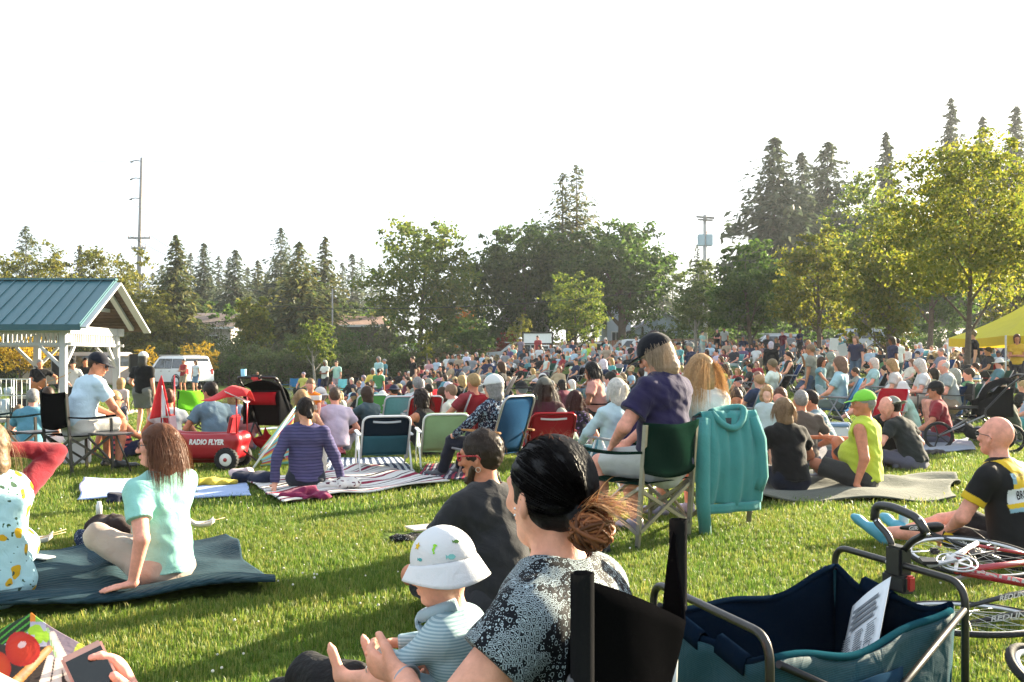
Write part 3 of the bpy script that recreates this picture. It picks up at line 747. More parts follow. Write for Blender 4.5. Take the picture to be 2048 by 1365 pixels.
KEEP_OUT = []                                   # ground polygons under blankets and mats, where no grass stands
def in_poly(x, y, P):
 c = False; j = len(P) - 1
 for i in range(len(P)):
  if (P[i][1] > y) != (P[j][1] > y) and x < (P[j][0] - P[i][0]) * (y - P[i][1]) / (P[j][1] - P[i][1]) + P[i][0]: c = not c
  j = i
 return c
def tuft(nb, hgt, spread, width, seed):
 rs = random.Random(seed); m = MB()
 for _ in range(nb):
  a = rs.random() * 6.283; r = spread * math.sqrt(rs.random()); x, y = r * math.cos(a), r * math.sin(a)
  b = rs.random() * 6.283; ln = hgt * rs.uniform(.5, 1.25); tilt = rs.uniform(.1, .9)
  dx, dy = math.cos(b), math.sin(b); w = width * rs.uniform(.7, 1.3)
  p0 = Vector((x, y, -.006)); p1 = Vector((x + dx * ln * tilt * .25, y + dy * ln * tilt * .25, ln * .6)); p2 = Vector((x + dx * ln * tilt * .8, y + dy * ln * tilt * .8, ln * (1 - tilt * .3)))
  s = Vector((-dy, dx, 0)) * w
  m._add([p0 - s, p0 + s, p1 + s * .8, p1 - s * .8, p2], [(0, 1, 2, 3), (3, 2, 4)], True)
 return m
def grass_zone(name, label, cells, dens, tufts, smin, smax):
 m = MB()
 for (x, y, c) in cells:
  m._add([(x, y, gz(x, y)), (x + c, y, gz(x + c, y)), (x + c, y + c, gz(x + c, y + c)), (x, y + c, gz(x, y + c))], [(0, 1, 2, 3)], False)
 o = m.build(name, GRASS_M); tag(o, label, 'grass', kind='stuff')
 g = bpy.data.node_groups.new(name, 'GeometryNodeTree')
 g.interface.new_socket('Geometry', in_out='INPUT', socket_type='NodeSocketGeometry'); g.interface.new_socket('Geometry', in_out='OUTPUT', socket_type='NodeSocketGeometry')
 gi, go = g.nodes.new('NodeGroupInput'), g.nodes.new('NodeGroupOutput'); join = g.nodes.new('GeometryNodeJoinGeometry')
 for i, tm in enumerate(tufts):
  to = bpy.data.objects.new('grass_tuft', tm)
  oi = g.nodes.new('GeometryNodeObjectInfo'); oi.inputs['Object'].default_value = to; oi.inputs['As Instance'].default_value = True
  dp = g.nodes.new('GeometryNodeDistributePointsOnFaces'); dp.inputs['Density'].default_value = dens / len(tufts); dp.inputs['Seed'].default_value = i * 7 + 1
  ip = g.nodes.new('GeometryNodeInstanceOnPoints')
  rv = g.nodes.new('FunctionNodeRandomValue'); rv.data_type = 'FLOAT_VECTOR'; rv.inputs[0].default_value = (-.12, -.12, 0); rv.inputs[1].default_value = (.12, .12, 6.283); rv.inputs['Seed'].default_value = i
  rf = g.nodes.new('FunctionNodeRandomValue'); rf.data_type = 'FLOAT'; rf.inputs[2].default_value = smin; rf.inputs[3].default_value = smax; rf.inputs['Seed'].default_value = i + 40
  g.links.new(gi.outputs[0], dp.inputs['Mesh']); g.links.new(dp.outputs['Points'], ip.inputs['Points']); g.links.new(oi.outputs['Geometry'], ip.inputs['Instance'])
  g.links.new(rv.outputs[0], ip.inputs['Rotation']); g.links.new(rf.outputs[1], ip.inputs['Scale']); g.links.new(ip.outputs[0], join.inputs[0])
 g.links.new(join.outputs[0], go.inputs[0])
 md = o.modifiers.new('grass', 'NODES'); md.node_group = g
def grow_grass():
 tn = [tuft(14, .034, .035, .0016, 10 + i).mesh('grass_tuft', GRASS_M) for i in range(4)]
 tm_ = [tuft(12, .050, .07, .0032, 20 + i).mesh('grass_tuft', GRASS_M) for i in range(3)]
 tf = [tuft(14, .060, .16, .008, 30 + i).mesh('grass_tuft', GRASS_M) for i in range(3)]
 cl = MB(); rs = random.Random(2)
 for i in range(260):
  y = rs.uniform(2.6, 9); x = rs.uniform(-.5, .5) * y
  if any(in_poly(x, y, P) for P in KEEP_OUT): continue
  z = gz(x, y) + rs.uniform(.03, .045); r = rs.uniform(.004, .008); cl.lathe([(0, -r), (r, -r * .3), (r * .8, r * .6), (0, r)], (x, y, z), seg=6)
 tag(cl.build('clover_flowers', surf('clover_white', (.6, .58, .5), rough=.8, namt=.3, nscale=60)), 'small white clover heads dotted through the near grass', 'flowers', kind='stuff')
 near, mid, far = [], [], []
 def fill(lst, y0, y1, c):
  y = y0
  while y < y1:
   hw = (y + c) * 0.56 + .3; x = -math.floor(hw / c) * c
   while x < hw:
    cx, cy = x + c / 2, y + c / 2
    if not any(in_poly(cx, cy, P) for P in KEEP_OUT): lst.append((x, y, c))
    x += c
   y += c
 fill(near, 1.9, 8.0, .08); fill(mid, 8.0, 17.0, .125); fill(far, 17.0, 46.0, .5)
 grass_zone('lawn_grass', 'short green mown grass of the near lawn', near, 900, tn, .6, 1.35)
 grass_zone('lawn_grass', 'short sunlit mown grass in the middle of the lawn', mid, 230, tm_, .6, 1.3)
 grass_zone('lawn_grass', 'mown grass of the far lawn and slope', far, 26, tf, .6, 1.2)
# ---- foliage
def leaf_m(name, c1, c2, c3, tr=.45):
 if name in MATS: return MATS[name]
 m, t, p, out = new_mat(name); L = t.links
 ge = N(t, 'ShaderNodeNewGeometry'); r = ramp(t, ge.outputs['Random Per Island'], [(0, c1), (.5, c2), (1, c3)])
 oi = N(t, 'ShaderNodeObjectInfo'); mr = N(t, 'ShaderNodeMapRange', inp={3: .8, 4: 1.2}); L.new(oi.outputs['Random'], mr.inputs[0])
 sc = N(t, 'ShaderNodeVectorMath', operation='SCALE'); L.new(r.outputs[0], sc.inputs[0]); L.new(mr.outputs[0], sc.inputs['Scale'])
 L.new(sc.outputs[0], p.inputs['Base Color']); p.inputs['Roughness'].default_value = .55; p.inputs['Specular IOR Level'].default_value = .25
 tl = N(t, 'ShaderNodeBsdfTranslucent'); ms = N(t, 'ShaderNodeMixShader', inp={0: tr}); L.new(sc.outputs[0], tl.inputs[0])
 L.new(p.outputs[0], ms.inputs[1]); L.new(tl.outputs[0], ms.inputs[2]); L.new(ms.outputs[0], out.inputs[0])
 MATS[name] = m; return m
BARK = surf('bark', (.10, .075, .055), rough=.9, namt=.4, nscale=9, bump=.02, bscale=12)
BARK_P = surf('pale_bark', (.30, .27, .23), rough=.9, namt=.3, nscale=14, bump=.01, bscale=18)
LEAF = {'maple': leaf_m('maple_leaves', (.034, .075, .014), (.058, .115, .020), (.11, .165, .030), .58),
  'lime': leaf_m('sun_tinted_maple_leaves', (.080, .12, .012), (.165, .19, .018), (.29, .26, .03), .62),  # yellow of the backlight is mixed into the leaf colour
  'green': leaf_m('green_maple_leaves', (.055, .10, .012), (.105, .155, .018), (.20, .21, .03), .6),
  'gold': leaf_m('yellow_leaves', (.30, .19, .010), (.42, .27, .012), (.5, .36, .03), .5),
  'yg': leaf_m('yellow_green_leaves', (.09, .11, .016), (.15, .16, .025), (.24, .21, .04), .5),
  'fir': leaf_m('fir_needles', (.048, .072, .040), (.074, .10, .056), (.12, .13, .07), .5),
  'cedar': leaf_m('cedar_needles', (.050, .076, .026), (.085, .11, .038), (.19, .165, .045), .5),
  'shrub': leaf_m('shrub_leaves', (.060, .092, .026), (.10, .14, .040), (.16, .18, .06), .5),
  'olive': leaf_m('olive_shrub_leaves', (.06, .075, .030), (.09, .10, .042), (.13, .13, .06), .35),
  'red': leaf_m('red_leaves', (.16, .016, .014), (.24, .03, .018), (.30, .07, .02), .4),
  'orange': leaf_m('orange_leaves', (.32, .09, .01), (.42, .14, .015), (.5, .22, .03), .5),
  'dry': leaf_m('dry_grass', (.16, .11, .045), (.22, .16, .07), (.28, .2, .09), .3)}
def leaves_np(C, Nn, size, seed, asp=.6, jitter=.9, fold=True):
 """quads at centres C, roughly facing Nn, with random turn"""
 rs = np.random.RandomState(seed); n = len(C)
 d = Nn + rs.randn(n, 3) * jitter; d /= np.linalg.norm(d, axis=1)[:, None] + 1e-9
 r = rs.randn(n, 3); u = np.cross(d, r); u /= np.linalg.norm(u, axis=1)[:, None] + 1e-9; v = np.cross(d, u)
 s = (size * rs.uniform(.6, 1.35, n))[:, None]
 tip = u * s; wd = v * s * asp
 V = np.stack([C - tip * .5, C + wd * .5 + d * s * .12, C + tip * .55, C - wd * .5 + d * s * .12], 1).reshape(-1, 3)
 return V, np.arange(n * 4, dtype=np.int32).reshape(-1, 4)
def crown_mesh(name, lobes, n, size, mat, seed, dens=.55, drop=.0):
 """lobes: (centre, radii); leaves gathered on twig clumps near each lobe's surface, gaps between clumps"""
 rs = np.random.RandomState(seed); vol = np.array([l[1][0] * l[1][1] + l[1][0] * l[1][2] for l in lobes]); vol = vol / vol.sum()
 Cs, Ns = [], []
 for (c, r), w in zip(lobes, vol):
  k = max(6, int(n * w)); nc = max(5, int(k / 26)); c = np.array(c); r = np.array(r)
  u = rs.randn(nc, 3); u /= np.linalg.norm(u, axis=1)[:, None]; u[:, 2] = u[:, 2] * .9 + .08
  rad = rs.uniform(.45, 1.06, nc) ** .6
  cc = c + u * r * rad[:, None]
  pick = rs.randint(0, nc, k); cs = r.mean() * .20
  off = rs.randn(k, 3) * np.array((cs, cs, cs * .55)) * rs.uniform(.5, 1.4, nc)[pick][:, None]
  P = cc[pick] + off; P[:, 2] -= drop * np.abs(rs.randn(k)) * cs
  Cs.append(P); Ns.append(u[pick] * .8 + np.array((0, 0, .5)))
 V, Q = leaves_np(np.concatenate(Cs), np.concatenate(Ns), size, seed + 1)
 return mesh_np(name, V, Q, False, [mat])
def limb_tree(h, r, nl, seed, fork=.35, spread=.5, top=.85):
 """tapered trunk with limbs; returns builder and limb ends"""
 rs = random.Random(seed); m = MB(); lean = (rs.uniform(-.03, .03), rs.uniform(-.03, .03)); ends = []
 tr = [Vector((lean[0] * h * t + .02 * h * math.sin(3 * t + seed), lean[1] * h * t, h * t * top)) for t in np.linspace(0, 1, 8)]
 m.tube([tr[0] - Vector((0, 0, .15))] + tr, [r * 1.5] + [r * (1.25 if i == 0 else 1.0) * (1 - .85 * i / 7) for i in range(8)], 8)
 for i in range(nl):
  t = fork + (1 - fork) * (i + .5) / nl * .85; p = tr[0].lerp(tr[-1], t); a = i * 2.4 + rs.random(); L = h * spread * (1.05 - t * .8) * rs.uniform(.75, 1.15)
  d = Vector((math.cos(a), math.sin(a), .75 + .6 * t)).normalized(); pts = [p]
  for q in range(4): d = (d + Vector((rs.uniform(-.2, .2), rs.uniform(-.2, .2), .12))).normalized(); pts.append(pts[-1] + d * L / 4)
  rr = r * (1 - .8 * t) * .55; m.tube(pts, rr, 6, r2=rr * .25); ends.append(pts[-1])
  for q in (2, 3):
   d2 = (d + Vector((rs.uniform(-.9, .9), rs.uniform(-.9, .9), .1))).normalized(); m.tube([pts[q], pts[q] + d2 * L * .3, pts[q] + d2 * L * .45 + Vector((0, 0, .05 * L))], rr * .4, 5, r2=rr * .1)
 return m, ends
def broadleaf(name, label, base, h, cw, cb, n, leaf, kind, seed, group=None, bark=None, nlobe=14, trunk_r=None, cd=None, col=None):
 """h total height, cw crown width, cb height where the crown starts"""
 rs = random.Random(seed); root = empty(name, base, rs.random() * 0)
 tr = trunk_r or h * .016 + .03
 m, ends = limb_tree(h * .93, tr, 9, seed, fork=max(.12, cb / h * .8), spread=cw / h * .52); m.build('trunk', bark or BARK, root)
 lobes = []; cz = (h + cb) / 2; rz_ = (h - cb) / 2; cd = cd or cw
 for i in range(nlobe):
  a = i * 2.399 + rs.random(); zz = -0.85 + 1.75 * (i + .5) / nlobe; rr = math.sqrt(max(.08, 1 - min(1, abs(zz - .0)) ** 2.2)) * rs.uniform(.45, .72)
  if zz < -.3: rr *= 1.05
  s = rs.uniform(.26, .42) * (1.05 - .35 * max(0, zz))
  lobes.append(((math.cos(a) * rr * cw / 2, math.sin(a) * rr * cd / 2, cz + zz * rz_ * .86), (s * cw / 2 * 1.1, s * cd / 2 * 1.1, s * rz_ * .75)))
 lobes.append(((0, 0, cz), (cw * .24, cd * .24, rz_ * .5)))
 link('crown', crown_mesh('crown', lobes, n, leaf, LEAF[kind], seed), root)
 return tag(root, label, 'tree', group)
def conifer(name, label, base, h, w, n, leaf, kind, seed, group=None, bare=.12, droop=.35, gap=1.0, double=False):
 rs = random.Random(seed); root = empty(name, base); r = h * .011 + .05
 m = MB(); tops = [(0, 1.0)] if not double else [(-.055 * w, .96), (.05 * w, 1.0)]
 C, D = [], []
 for (ox, hf) in tops:
  hh = h * hf; m.tube([(0, 0, -.3), (ox * .4, 0, hh * .3), (ox, 0, hh * .6), (ox, 0, hh)], [r * 1.2, r * .9, r * .55, .01], 7)
  nbr = 430
  for b in range(nbr):
   t = bare + (1 - bare) * (b + rs.random() * 3) / (nbr + 2) ; t = min(t, .995); a = rs.random() * 6.283
   Lb = (w / 2 * (1 - t) ** .75 * rs.uniform(.35, 1.15) + .010 * w) * (1.25 if rs.random() < .12 else 1.0); z0 = hh * t; nx = ox * min(1, t / .6)
   dz = -droop * Lb * rs.uniform(.5, 1.4); ca, sa = math.cos(a), math.sin(a)
   if rs.random() < .35: m.tube([(nx + ca * Lb * q, sa * Lb * q, z0 + dz * q * q + .15 * Lb * q) for q in (0, .35, .7, 1.0)], .010 * h / 10 * (1 - t) + .006, 4, r2=.004, caps=False)
   ns = max(2, int(n / nbr / len(tops) * (.35 + 1.3 * (1 - t))))
   for s in range(ns):
    q = rs.uniform(.08, 1.05); wd = rs.gauss(0, .26) * Lb * (1.15 - q); p = Vector((nx + ca * Lb * q - sa * wd, sa * Lb * q + ca * wd, z0 + dz * q * q + .15 * Lb * q - abs(wd) * .3 + rs.gauss(0, .05) * Lb))
    C.append(p); D.append((ca + rs.gauss(0, .6), sa + rs.gauss(0, .6), -.3 + rs.gauss(0, .3)))
 m.build('trunk', BARK, root)
 C = np.array([tuple(c) for c in C]); D = np.array(D); D /= np.linalg.norm(D, axis=1)[:, None]; q = np.random.RandomState(seed); nn = len(C)
 s = (leaf * q.uniform(.6, 1.4, nn) * np.clip(1.25 - C[:, 2] / h, .4, .9) / .9)[:, None]; side = np.cross(D, np.array((0, 0, 1.0)) + q.randn(nn, 3) * .5); side /= np.linalg.norm(side, axis=1)[:, None] + 1e-9
 V = np.stack([C - D * s * .6, C + side * s * .28, C + D * s * .8 - np.array((0, 0, .18)) * s, C - side * s * .28], 1).reshape(-1, 3)
 link('crown', mesh_np('crown', V, np.arange(nn * 4).reshape(-1, 4), False, [LEAF[kind]]), root)
 return tag(root, label, 'tree', group)
def shrub(name, label, base, w, h, n, leaf, kind, seed, group=None, cat='shrub', stems=True, d=None):
 rs = random.Random(seed); root = empty(name, base)
 m = MB()
 for i in range(6):
  a = rs.random() * 6.28; m.tube([(0.08 * w * math.cos(a), .08 * w * math.sin(a), -.1), (.2 * w * math.cos(a), .2 * w * math.sin(a), h * .4), (.3 * w * math.cos(a + .4), .3 * w * math.sin(a + .4), h * .8)], .02 + .008 * h, 5, r2=.008)
 m.build('stem', BARK, root); d = d or w
 lobes = []
 for i in range(8):
  a = i * 2.4; rr = rs.uniform(.2, .72); s = rs.uniform(.3, .5); lobes.append(((math.cos(a) * rr * w / 2, math.sin(a) * rr * d / 2, h * rs.uniform(.25, .72)), (s * w / 2, s * d / 2, s * h * .62)))
 lobes.append(((0, 0, h * .42), (w * .38, d * .38, h * .42)))
 link('foliage', crown_mesh('foliage', lobes, n, leaf, LEAF[kind], seed), root)
 return tag(root, label, cat, group)
# ---- background vegetation
def plant_background():
 B = lambda px, d: G(px, d)
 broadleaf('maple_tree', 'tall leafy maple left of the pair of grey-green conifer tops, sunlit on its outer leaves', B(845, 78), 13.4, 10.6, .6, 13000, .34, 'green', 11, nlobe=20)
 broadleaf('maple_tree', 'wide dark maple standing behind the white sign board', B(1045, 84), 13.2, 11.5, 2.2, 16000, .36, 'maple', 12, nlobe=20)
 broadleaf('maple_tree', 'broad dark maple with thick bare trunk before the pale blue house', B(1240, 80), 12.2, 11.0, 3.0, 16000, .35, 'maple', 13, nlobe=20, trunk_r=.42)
 conifer('conifer_tree', 'twin-topped conifer rising above the maples in the middle', B(1140, 92), 19.2, 13.0, 9000, .60, 'cedar', 14, bare=.2, droop=.12, double=True)
 broadleaf('young_maple_tree', 'light green young tree in front of the wide dark maple', B(1150, 66), 6.8, 4.6, 1.0, 6000, .20, 'green', 15)
 broadleaf('young_tree', 'small green pyramid-shaped tree left of the white sign board', B(945, 64), 4.0, 3.0, .6, 3500, .17, 'maple', 16)
 broadleaf('young_tree', 'thin white-stemmed tree just beside the white sign board', B(1040, 66), 4.0, 1.9, 1.2, 1300, .15, 'yg', 17, bark=BARK_P)
 broadleaf('young_tree', 'small bright tree with pale stem on the shrubby bank', B(853, 60), 3.1, 1.1, .9, 900, .13, 'lime', 171, bark=BARK_P)
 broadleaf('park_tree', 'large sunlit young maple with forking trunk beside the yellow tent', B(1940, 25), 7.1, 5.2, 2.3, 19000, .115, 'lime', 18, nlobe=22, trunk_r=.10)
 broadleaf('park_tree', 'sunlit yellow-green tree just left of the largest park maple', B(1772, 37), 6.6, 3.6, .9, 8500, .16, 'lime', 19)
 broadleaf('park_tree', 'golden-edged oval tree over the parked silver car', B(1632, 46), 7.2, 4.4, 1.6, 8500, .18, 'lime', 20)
 broadleaf('park_tree', 'dense dark oval tree left of the golden-edged one', B(1500, 50), 6.6, 4.6, 1.2, 9000, .19, 'maple', 21)
 broadleaf('park_tree', 'slim airy tree with pale leaning stem beside the pole', B(1392, 54), 6.0, 3.5, 1.2, 6000, .17, 'shrub', 22, bark=BARK_P)
 broadleaf('park_tree', 'tall bright green tree behind the right-hand park trees', B(1735, 70), 15.0, 7.5, 2.0, 8500, .30, 'green', 23)
 broadleaf('park_tree', 'dark green tree at the picture edge behind the yellow tent', B(2080, 44), 9.5, 6.0, 1.0, 8500, .24, 'lime', 24)
 broadleaf('park_tree', 'green tree filling the gap behind the right-hand park trees', B(1860, 60), 10.5, 7.0, .6, 8500, .27, 'maple', 25)
 for (px, top, d, w, lab, sd) in ((1548, 275, 100, 20, 'tallest dark fir left of the right-hand fir clump', 31), (1655, 284, 108, 23, 'brown-tinged fir with a ragged double top', 32), (1604, 305, 120, 20, 'fir half hidden between two taller firs', 33),
                                      (1772, 264, 116, 10, 'thin open fir above the bright green tree', 34), (1902, 196, 118, 11, 'very tall open fir above the large park maple', 35), (1965, 232, 124, 12, 'open fir second from the picture edge', 36), (2032, 212, 116, 12, 'tall open fir nearest the picture edge', 37)):
  b = B(px, d); conifer('fir_tree', lab, b, (HZ - top) * d / FPX + CZ - b.z, w, 13000, .90, 'fir', sd, 'tall firs behind the park trees', bare=.15, droop=.3)
 for i, (x, y, h) in enumerate(((42, 74, 18), (47, 80, 20), (39.5, 71, 17), (52, 86, 21), (45, 76, 19), (57, 92, 22))): conifer('fir_tree', ('first', 'second', 'third', 'fourth', 'fifth', 'sixth')[i] + ' unseen fir added beyond the right picture edge to shade the slope', Vector((x, y, gz(x, y))), h, 10, 4000, .8, 'fir', 700 + i, 'unseen firs added to shade the slope', bare=.1)  # out-of-view firs added so their shade falls on the slope crowd
 b = B(1478, 84); conifer('fir_tree', 'small dark fir beside the dark oval tree', b, 9.5, 5, 2500, .42, 'fir', 38)
 b = B(1395, 110); conifer('fir_tree', 'small pale fir half hidden behind the right-hand pole', b, 13.4, 6, 2500, .5, 'cedar', 39)
 for (px, top, d, w, kind, lab, sd) in ((52, 452, 105, 9, 'fir', 'dark broad fir at the far left above the yellow-green trees', 41), (160, 490, 120, 5, 'fir', 'small fir top peeping over the yellow-green trees', 42), (352, 470, 82, 5.2, 'cedar', 'ragged dark cedar right of the tall pole', 43),
                                           (408, 486, 110, 6, 'fir', 'slender fir right of the ragged cedar', 44), (470, 500, 104, 7, 'fir', 'dark fir behind the slack wires', 45), (562, 455, 110, 8, 'fir', 'tall pointed fir left of the broad dark cedar', 46),
                                           (598, 484, 80, 7.5, 'cedar', 'broad dark cedar with golden lower boughs', 47), (650, 473, 100, 5.5, 'cedar', 'narrow tall fir right of the broad dark cedar', 48), (515, 520, 120, 6, 'cedar', 'sunlit fir between two darker firs', 49)):
  b = B(px, d); conifer('fir_tree', lab, b, (HZ - top) * d / FPX + CZ - b.z, w * 1.5, 6500, .60, kind, sd, bare=.05, droop=.4)
 k = 0
 rs = random.Random(5)
 for px in list(range(286, 780, 19)) + [905, 930, 1325, 1345, 10, 110, 215, 248]:
  d = rs.uniform(150, 190); top = rs.uniform(505, 560); b = B(px, d); k += 1
  conifer('far_fir_tree', 'hazy far fir in the tree line, ' + near(px), b, (HZ - top) * d / FPX + CZ - b.z, rs.uniform(9, 13), 1500, 1.1, 'fir', 60 + k, 'far firs of the hazy tree line', bare=.05)
 for px in range(285, 790, 30):
  d = rs.uniform(84, 100); b = B(px, d); k += 1
  broadleaf('far_leafy_tree', 'green leafy tree among the far houses, ' + near(px), b, rs.uniform(5.0, 7.5), rs.uniform(4.5, 6), .4, 1800, .36, ['shrub', 'maple', 'yg', 'maple'][k % 4], 600 + k, 'leafy trees among the houses')
 for (px, d, h, w, kind, lab, sd) in ((60, 66, 10.2, 7.5, 'yg', 'yellow-green tree behind the left end of the pavilion roof', 81), (150, 70, 10.0, 7.5, 'yg', 'yellow-green tree behind the middle of the pavilion roof', 82), (232, 72, 10.4, 7.0, 'yg', 'yellow-green tree behind the pavilion gable', 83),
                                         (300, 66, 6.8, 5, 'yg', 'pale yellow-green tree right of the tall pole', 84), (-10, 60, 7.4, 6, 'yg', 'yellow-green tree at the left picture edge', 85), (510, 70, 6.6, 3.0, 'lime', 'bright narrow tree left of the round birch', 86)):
  broadleaf('leafy_tree', lab, B(px, d), h, w, .8, 6500, .26, kind, sd)
 broadleaf('yellow_tree', 'golden yellow tree beside the white car', B(402, 58), 2.9, 2.6, 1.0, 1300, .15, 'gold', 87)
 broadleaf('yellow_tree', 'golden yellow tree behind the guitarist under the roof', B(38, 52), 3.6, 4.4, .9, 3500, .15, 'gold', 88)
 broadleaf('yellow_tree', 'small golden yellow tree at the right pavilion post', B(288, 57), 2.6, 1.8, 1.0, 700, .14, 'gold', 89)
 broadleaf('birch_tree', 'rounded green tree with pale twin stems left of the standing couple', B(628, 57), 4.3, 2.7, 1.3, 4200, .15, 'green', 90, bark=BARK_P)
 broadleaf('orange_tree', 'orange-leaved tree glowing behind the sunlit maple', B(935, 92), 6.5, 3.0, 1.0, 1600, .25, 'orange', 91)
 broadleaf('red_tree', 'dark red small tree before the grey house', B(1015, 74), 3.0, 2.4, .6, 1300, .17, 'red', 92)
 conifer('cypress_tree', 'small dark column tree left of the sunlit maple', B(770, 68), 4.2, 1.6, 1500, .25, 'fir', 93, bare=.02, droop=.1)
 rs = random.Random(9); kinds = ['shrub', 'shrub', 'maple', 'olive', 'shrub']
 spots = []
 for px in range(286, 900, 24): spots.append((px + rs.uniform(-8, 8), rs.uniform(60.5, 63), rs.uniform(1.8, 3.2), rs.uniform(2.6, 3.8)))
 for px in range(300, 800, 38): spots.append((px + rs.uniform(-10, 10), rs.uniform(66, 72), rs.uniform(3.2, 5.2), rs.uniform(3.4, 4.8)))
 for px in range(-20, 290, 40): spots.append((px + rs.uniform(-8, 8), rs.uniform(60, 66), rs.uniform(2.0, 3.0), rs.uniform(3.0, 4.0)))
 for i, (px, d, h, w) in enumerate(spots):
  shrub('shrub', ('tall' if d > 65.5 and px > 290 else 'broad' if h > 2.6 else 'leafy') + ' green shrub in the tangled belt, ' + near(px), B(px, d), w, h, 1800, .17, kinds[i % 5] if px > 300 else 'yg' if i % 2 else 'shrub', 200 + i, 'shrubs of the belt beyond the lawn')
 for i, px in enumerate(list(range(690, 1010, 26))):
  shrub('grassy_shrub', 'low tawny grass clump on the bank, ' + near(px), B(px, 62 + (i % 3)), 2.4, 1.2 if px < 850 else .9, 700, .16, 'olive' if i % 3 else 'dry', 300 + i, 'ornamental grass clumps on the bank')
 for i, px in enumerate((958, 984, 1008)): shrub('street_shrub', 'tall leafy bush before the grey house, ' + near(px), B(px, 81), 4.5, 4.6 - .4 * i, 1500, .26, 'maple', 440 + i)
 for i, px in enumerate((870, 900)):
  shrub('clipped_shrub', ('rounded green mound shrub at the top of the crowd' if i == 0 else 'lower rounded green mound shrub before the larger one'), B(px, 61 - i), 2.6, 1.25 - .3 * i, 1500, .13, 'shrub', 330 + i)
 for i, px in enumerate(range(1290, 2060, 48)):
  shrub('dark_shrub', 'dark evergreen bush along the street, ' + near(px), B(px, 78 + (i % 3) * 3), 5.0, 3.2 + (i % 3) * .6, 1100, .24, 'maple', 350 + i, 'dark bushes behind the parked cars')
 for i, px in enumerate((1262, 1285, 1305, 1325)):
  conifer('cypress_tree', ('leftmost', 'second', 'third', 'rightmost')[i] + ' of the four pointed evergreens before the pale blue house', B(px, 83), 2.6 + .3 * (i % 2), 1.3, 600, .24, 'fir', 380 + i, 'pointed evergreens before the pale blue house', bare=.02, droop=.1)
 for i, (px, d) in enumerate(((1745, 50), (1800, 47), (1850, 45), (1905, 44), (1700, 54))):
  shrub('dry_shrub', 'tawny dry clump on the sandy bank, ' + near(px), B(px, d), 2.2, .9, 800, .12, 'dry', 400 + i, 'dry clumps on the sandy bank')
plant_background()
def bank():
 m = MB()
 def f(u, v):
  y = 44 + v * 14; x = 15.5 + u * 14 + v * 4.0 - 3 * math.sin(v * 2.5)
  return (x, y, gz(x, y) + .012 + .55 * math.sin(math.pi * min(1, max(0, v))) * math.sin(math.pi * min(1, max(0, u))))
 m.sheet(22, 16, f); o = m.build('bank_ground', surf('dry_soil', (.30, .235, .16), rough=.95, namt=.3, nscale=3, bump=.02, bscale=10)); o['kind'] = 'structure'
 m = MB(); m.sheet(60, 4, lambda u, v: (-60 + 120 * u, 66.0 + 7.5 * v, gz(-60 + 120 * u, 66.0 + 7.5 * v) + .02)); o = m.build('road', surf('asphalt', (.055, .055, .058), rough=.9, namt=.25, nscale=4, bump=.01, bscale=60)); o['kind'] = 'structure'
bank()
# ---- houses and fence
def house(name, label, px0, px1, d, eave, ridge, wallc, roofc, gable_to_cam=False, depth=8.0, wins=(), rz=0.0, siding=True):
 x0, x1 = (px0 - 1024) * d / FPX, (px1 - 1024) * d / FPX; w = x1 - x0; g = gz((x0 + x1) / 2, d)
 r = empty(name, ((x0 + x1) / 2, d, g), rz); ez, rz_ = CZ - (eave - HZ) * d / FPX - g, CZ - (ridge - HZ) * d / FPX - g
 wm = surf('house_siding', src='object', rough=.8, namt=.08, nscale=2)
 wall = MB().box((0, depth / 2, ez / 2 - .3), (w, depth, ez + .6)).build('wall', wm, r, wallc)
 if gable_to_cam:
  MB().poly([(-w / 2, 0.002, ez), (w / 2, 0.002, ez), (0, 0.002, rz_)], (0, -1, 0), .2).build('gable', wm, wall, wallc)
 nb = int(ez / .28)
 for i in range(max(0, nb)):
  if siding: MB().box((0, -.012, ez - .14 - i * .28), (w - .02, .028, .262)).build('plank', wm, wall, wallc)
 rm = surf('roof_shingle', src='object', rough=.9, namt=.35, nscale=5, bump=.03, bscale=9)
 rf = MB(); o = .45
 if gable_to_cam:
  for s in (-1, 1): rf.poly([(0, -o, rz_ + .06), (s * (w / 2 + o), -o, ez - .12), (s * (w / 2 + o), depth + o, ez - .12), (0, depth + o, rz_ + .06)], (s * .5, 0, 1), .16)
  rf.build('roof', rm, r, roofc)
  fb = MB()
  for s in (-1, 1): fb.bar((0, -o - .03, rz_ - .04), (s * (w / 2 + o), -o - .03, ez - .22), .05, .26, up=(0, -1, 0))
  fb.build('bargeboard', wm, r, (.75, .75, .73))
 else:
  for s in (0, 1):
   y0, y1 = (-o, depth / 2) if s == 0 else (depth + o, depth / 2)
   rf.poly([(-w / 2 - o, y0, ez - .1), (w / 2 + o, y0, ez - .1), (w / 2 + o - .8, y1, rz_), (-w / 2 - o + .8, y1, rz_)], (0, -1 if s == 0 else 1, 1.2), .16)
  rf.build('roof', rm, r, roofc)
  MB().box((0, -o - .02, ez - .2), (w + 2 * o, .08, .2)).build('fascia', wm, r, (.72, .72, .7))
 for (wx, wz, ww, wh) in wins:
  f = MB()
  for s in (-1, 1): f.box((wx + s * ww / 2, -.05, wz), (.1, .08, wh + .1)); f.box((wx, -.05, wz + s * wh / 2), (ww - .1, .08, .1))
  wo = f.build('window', wm, r, (.8, .8, .78)); MB().box((wx, -.03, wz), (ww - .1, .03, wh - .1)).build('pane', glass_m(), wo); MB().box((wx, -.055, wz), (.05, .05, wh - .1)).build('glazing_bar', wm, wo, (.8, .8, .78))
 return tag(r, label, 'house')
house('house', 'cream house with grey-brown hipped roof among the shrubs near the tall pole', 340, 462, 84, 652, 622, (.55, .5, .45), (.22, .17, .15), wins=((1.0, 2.9, 1.2, .9),))
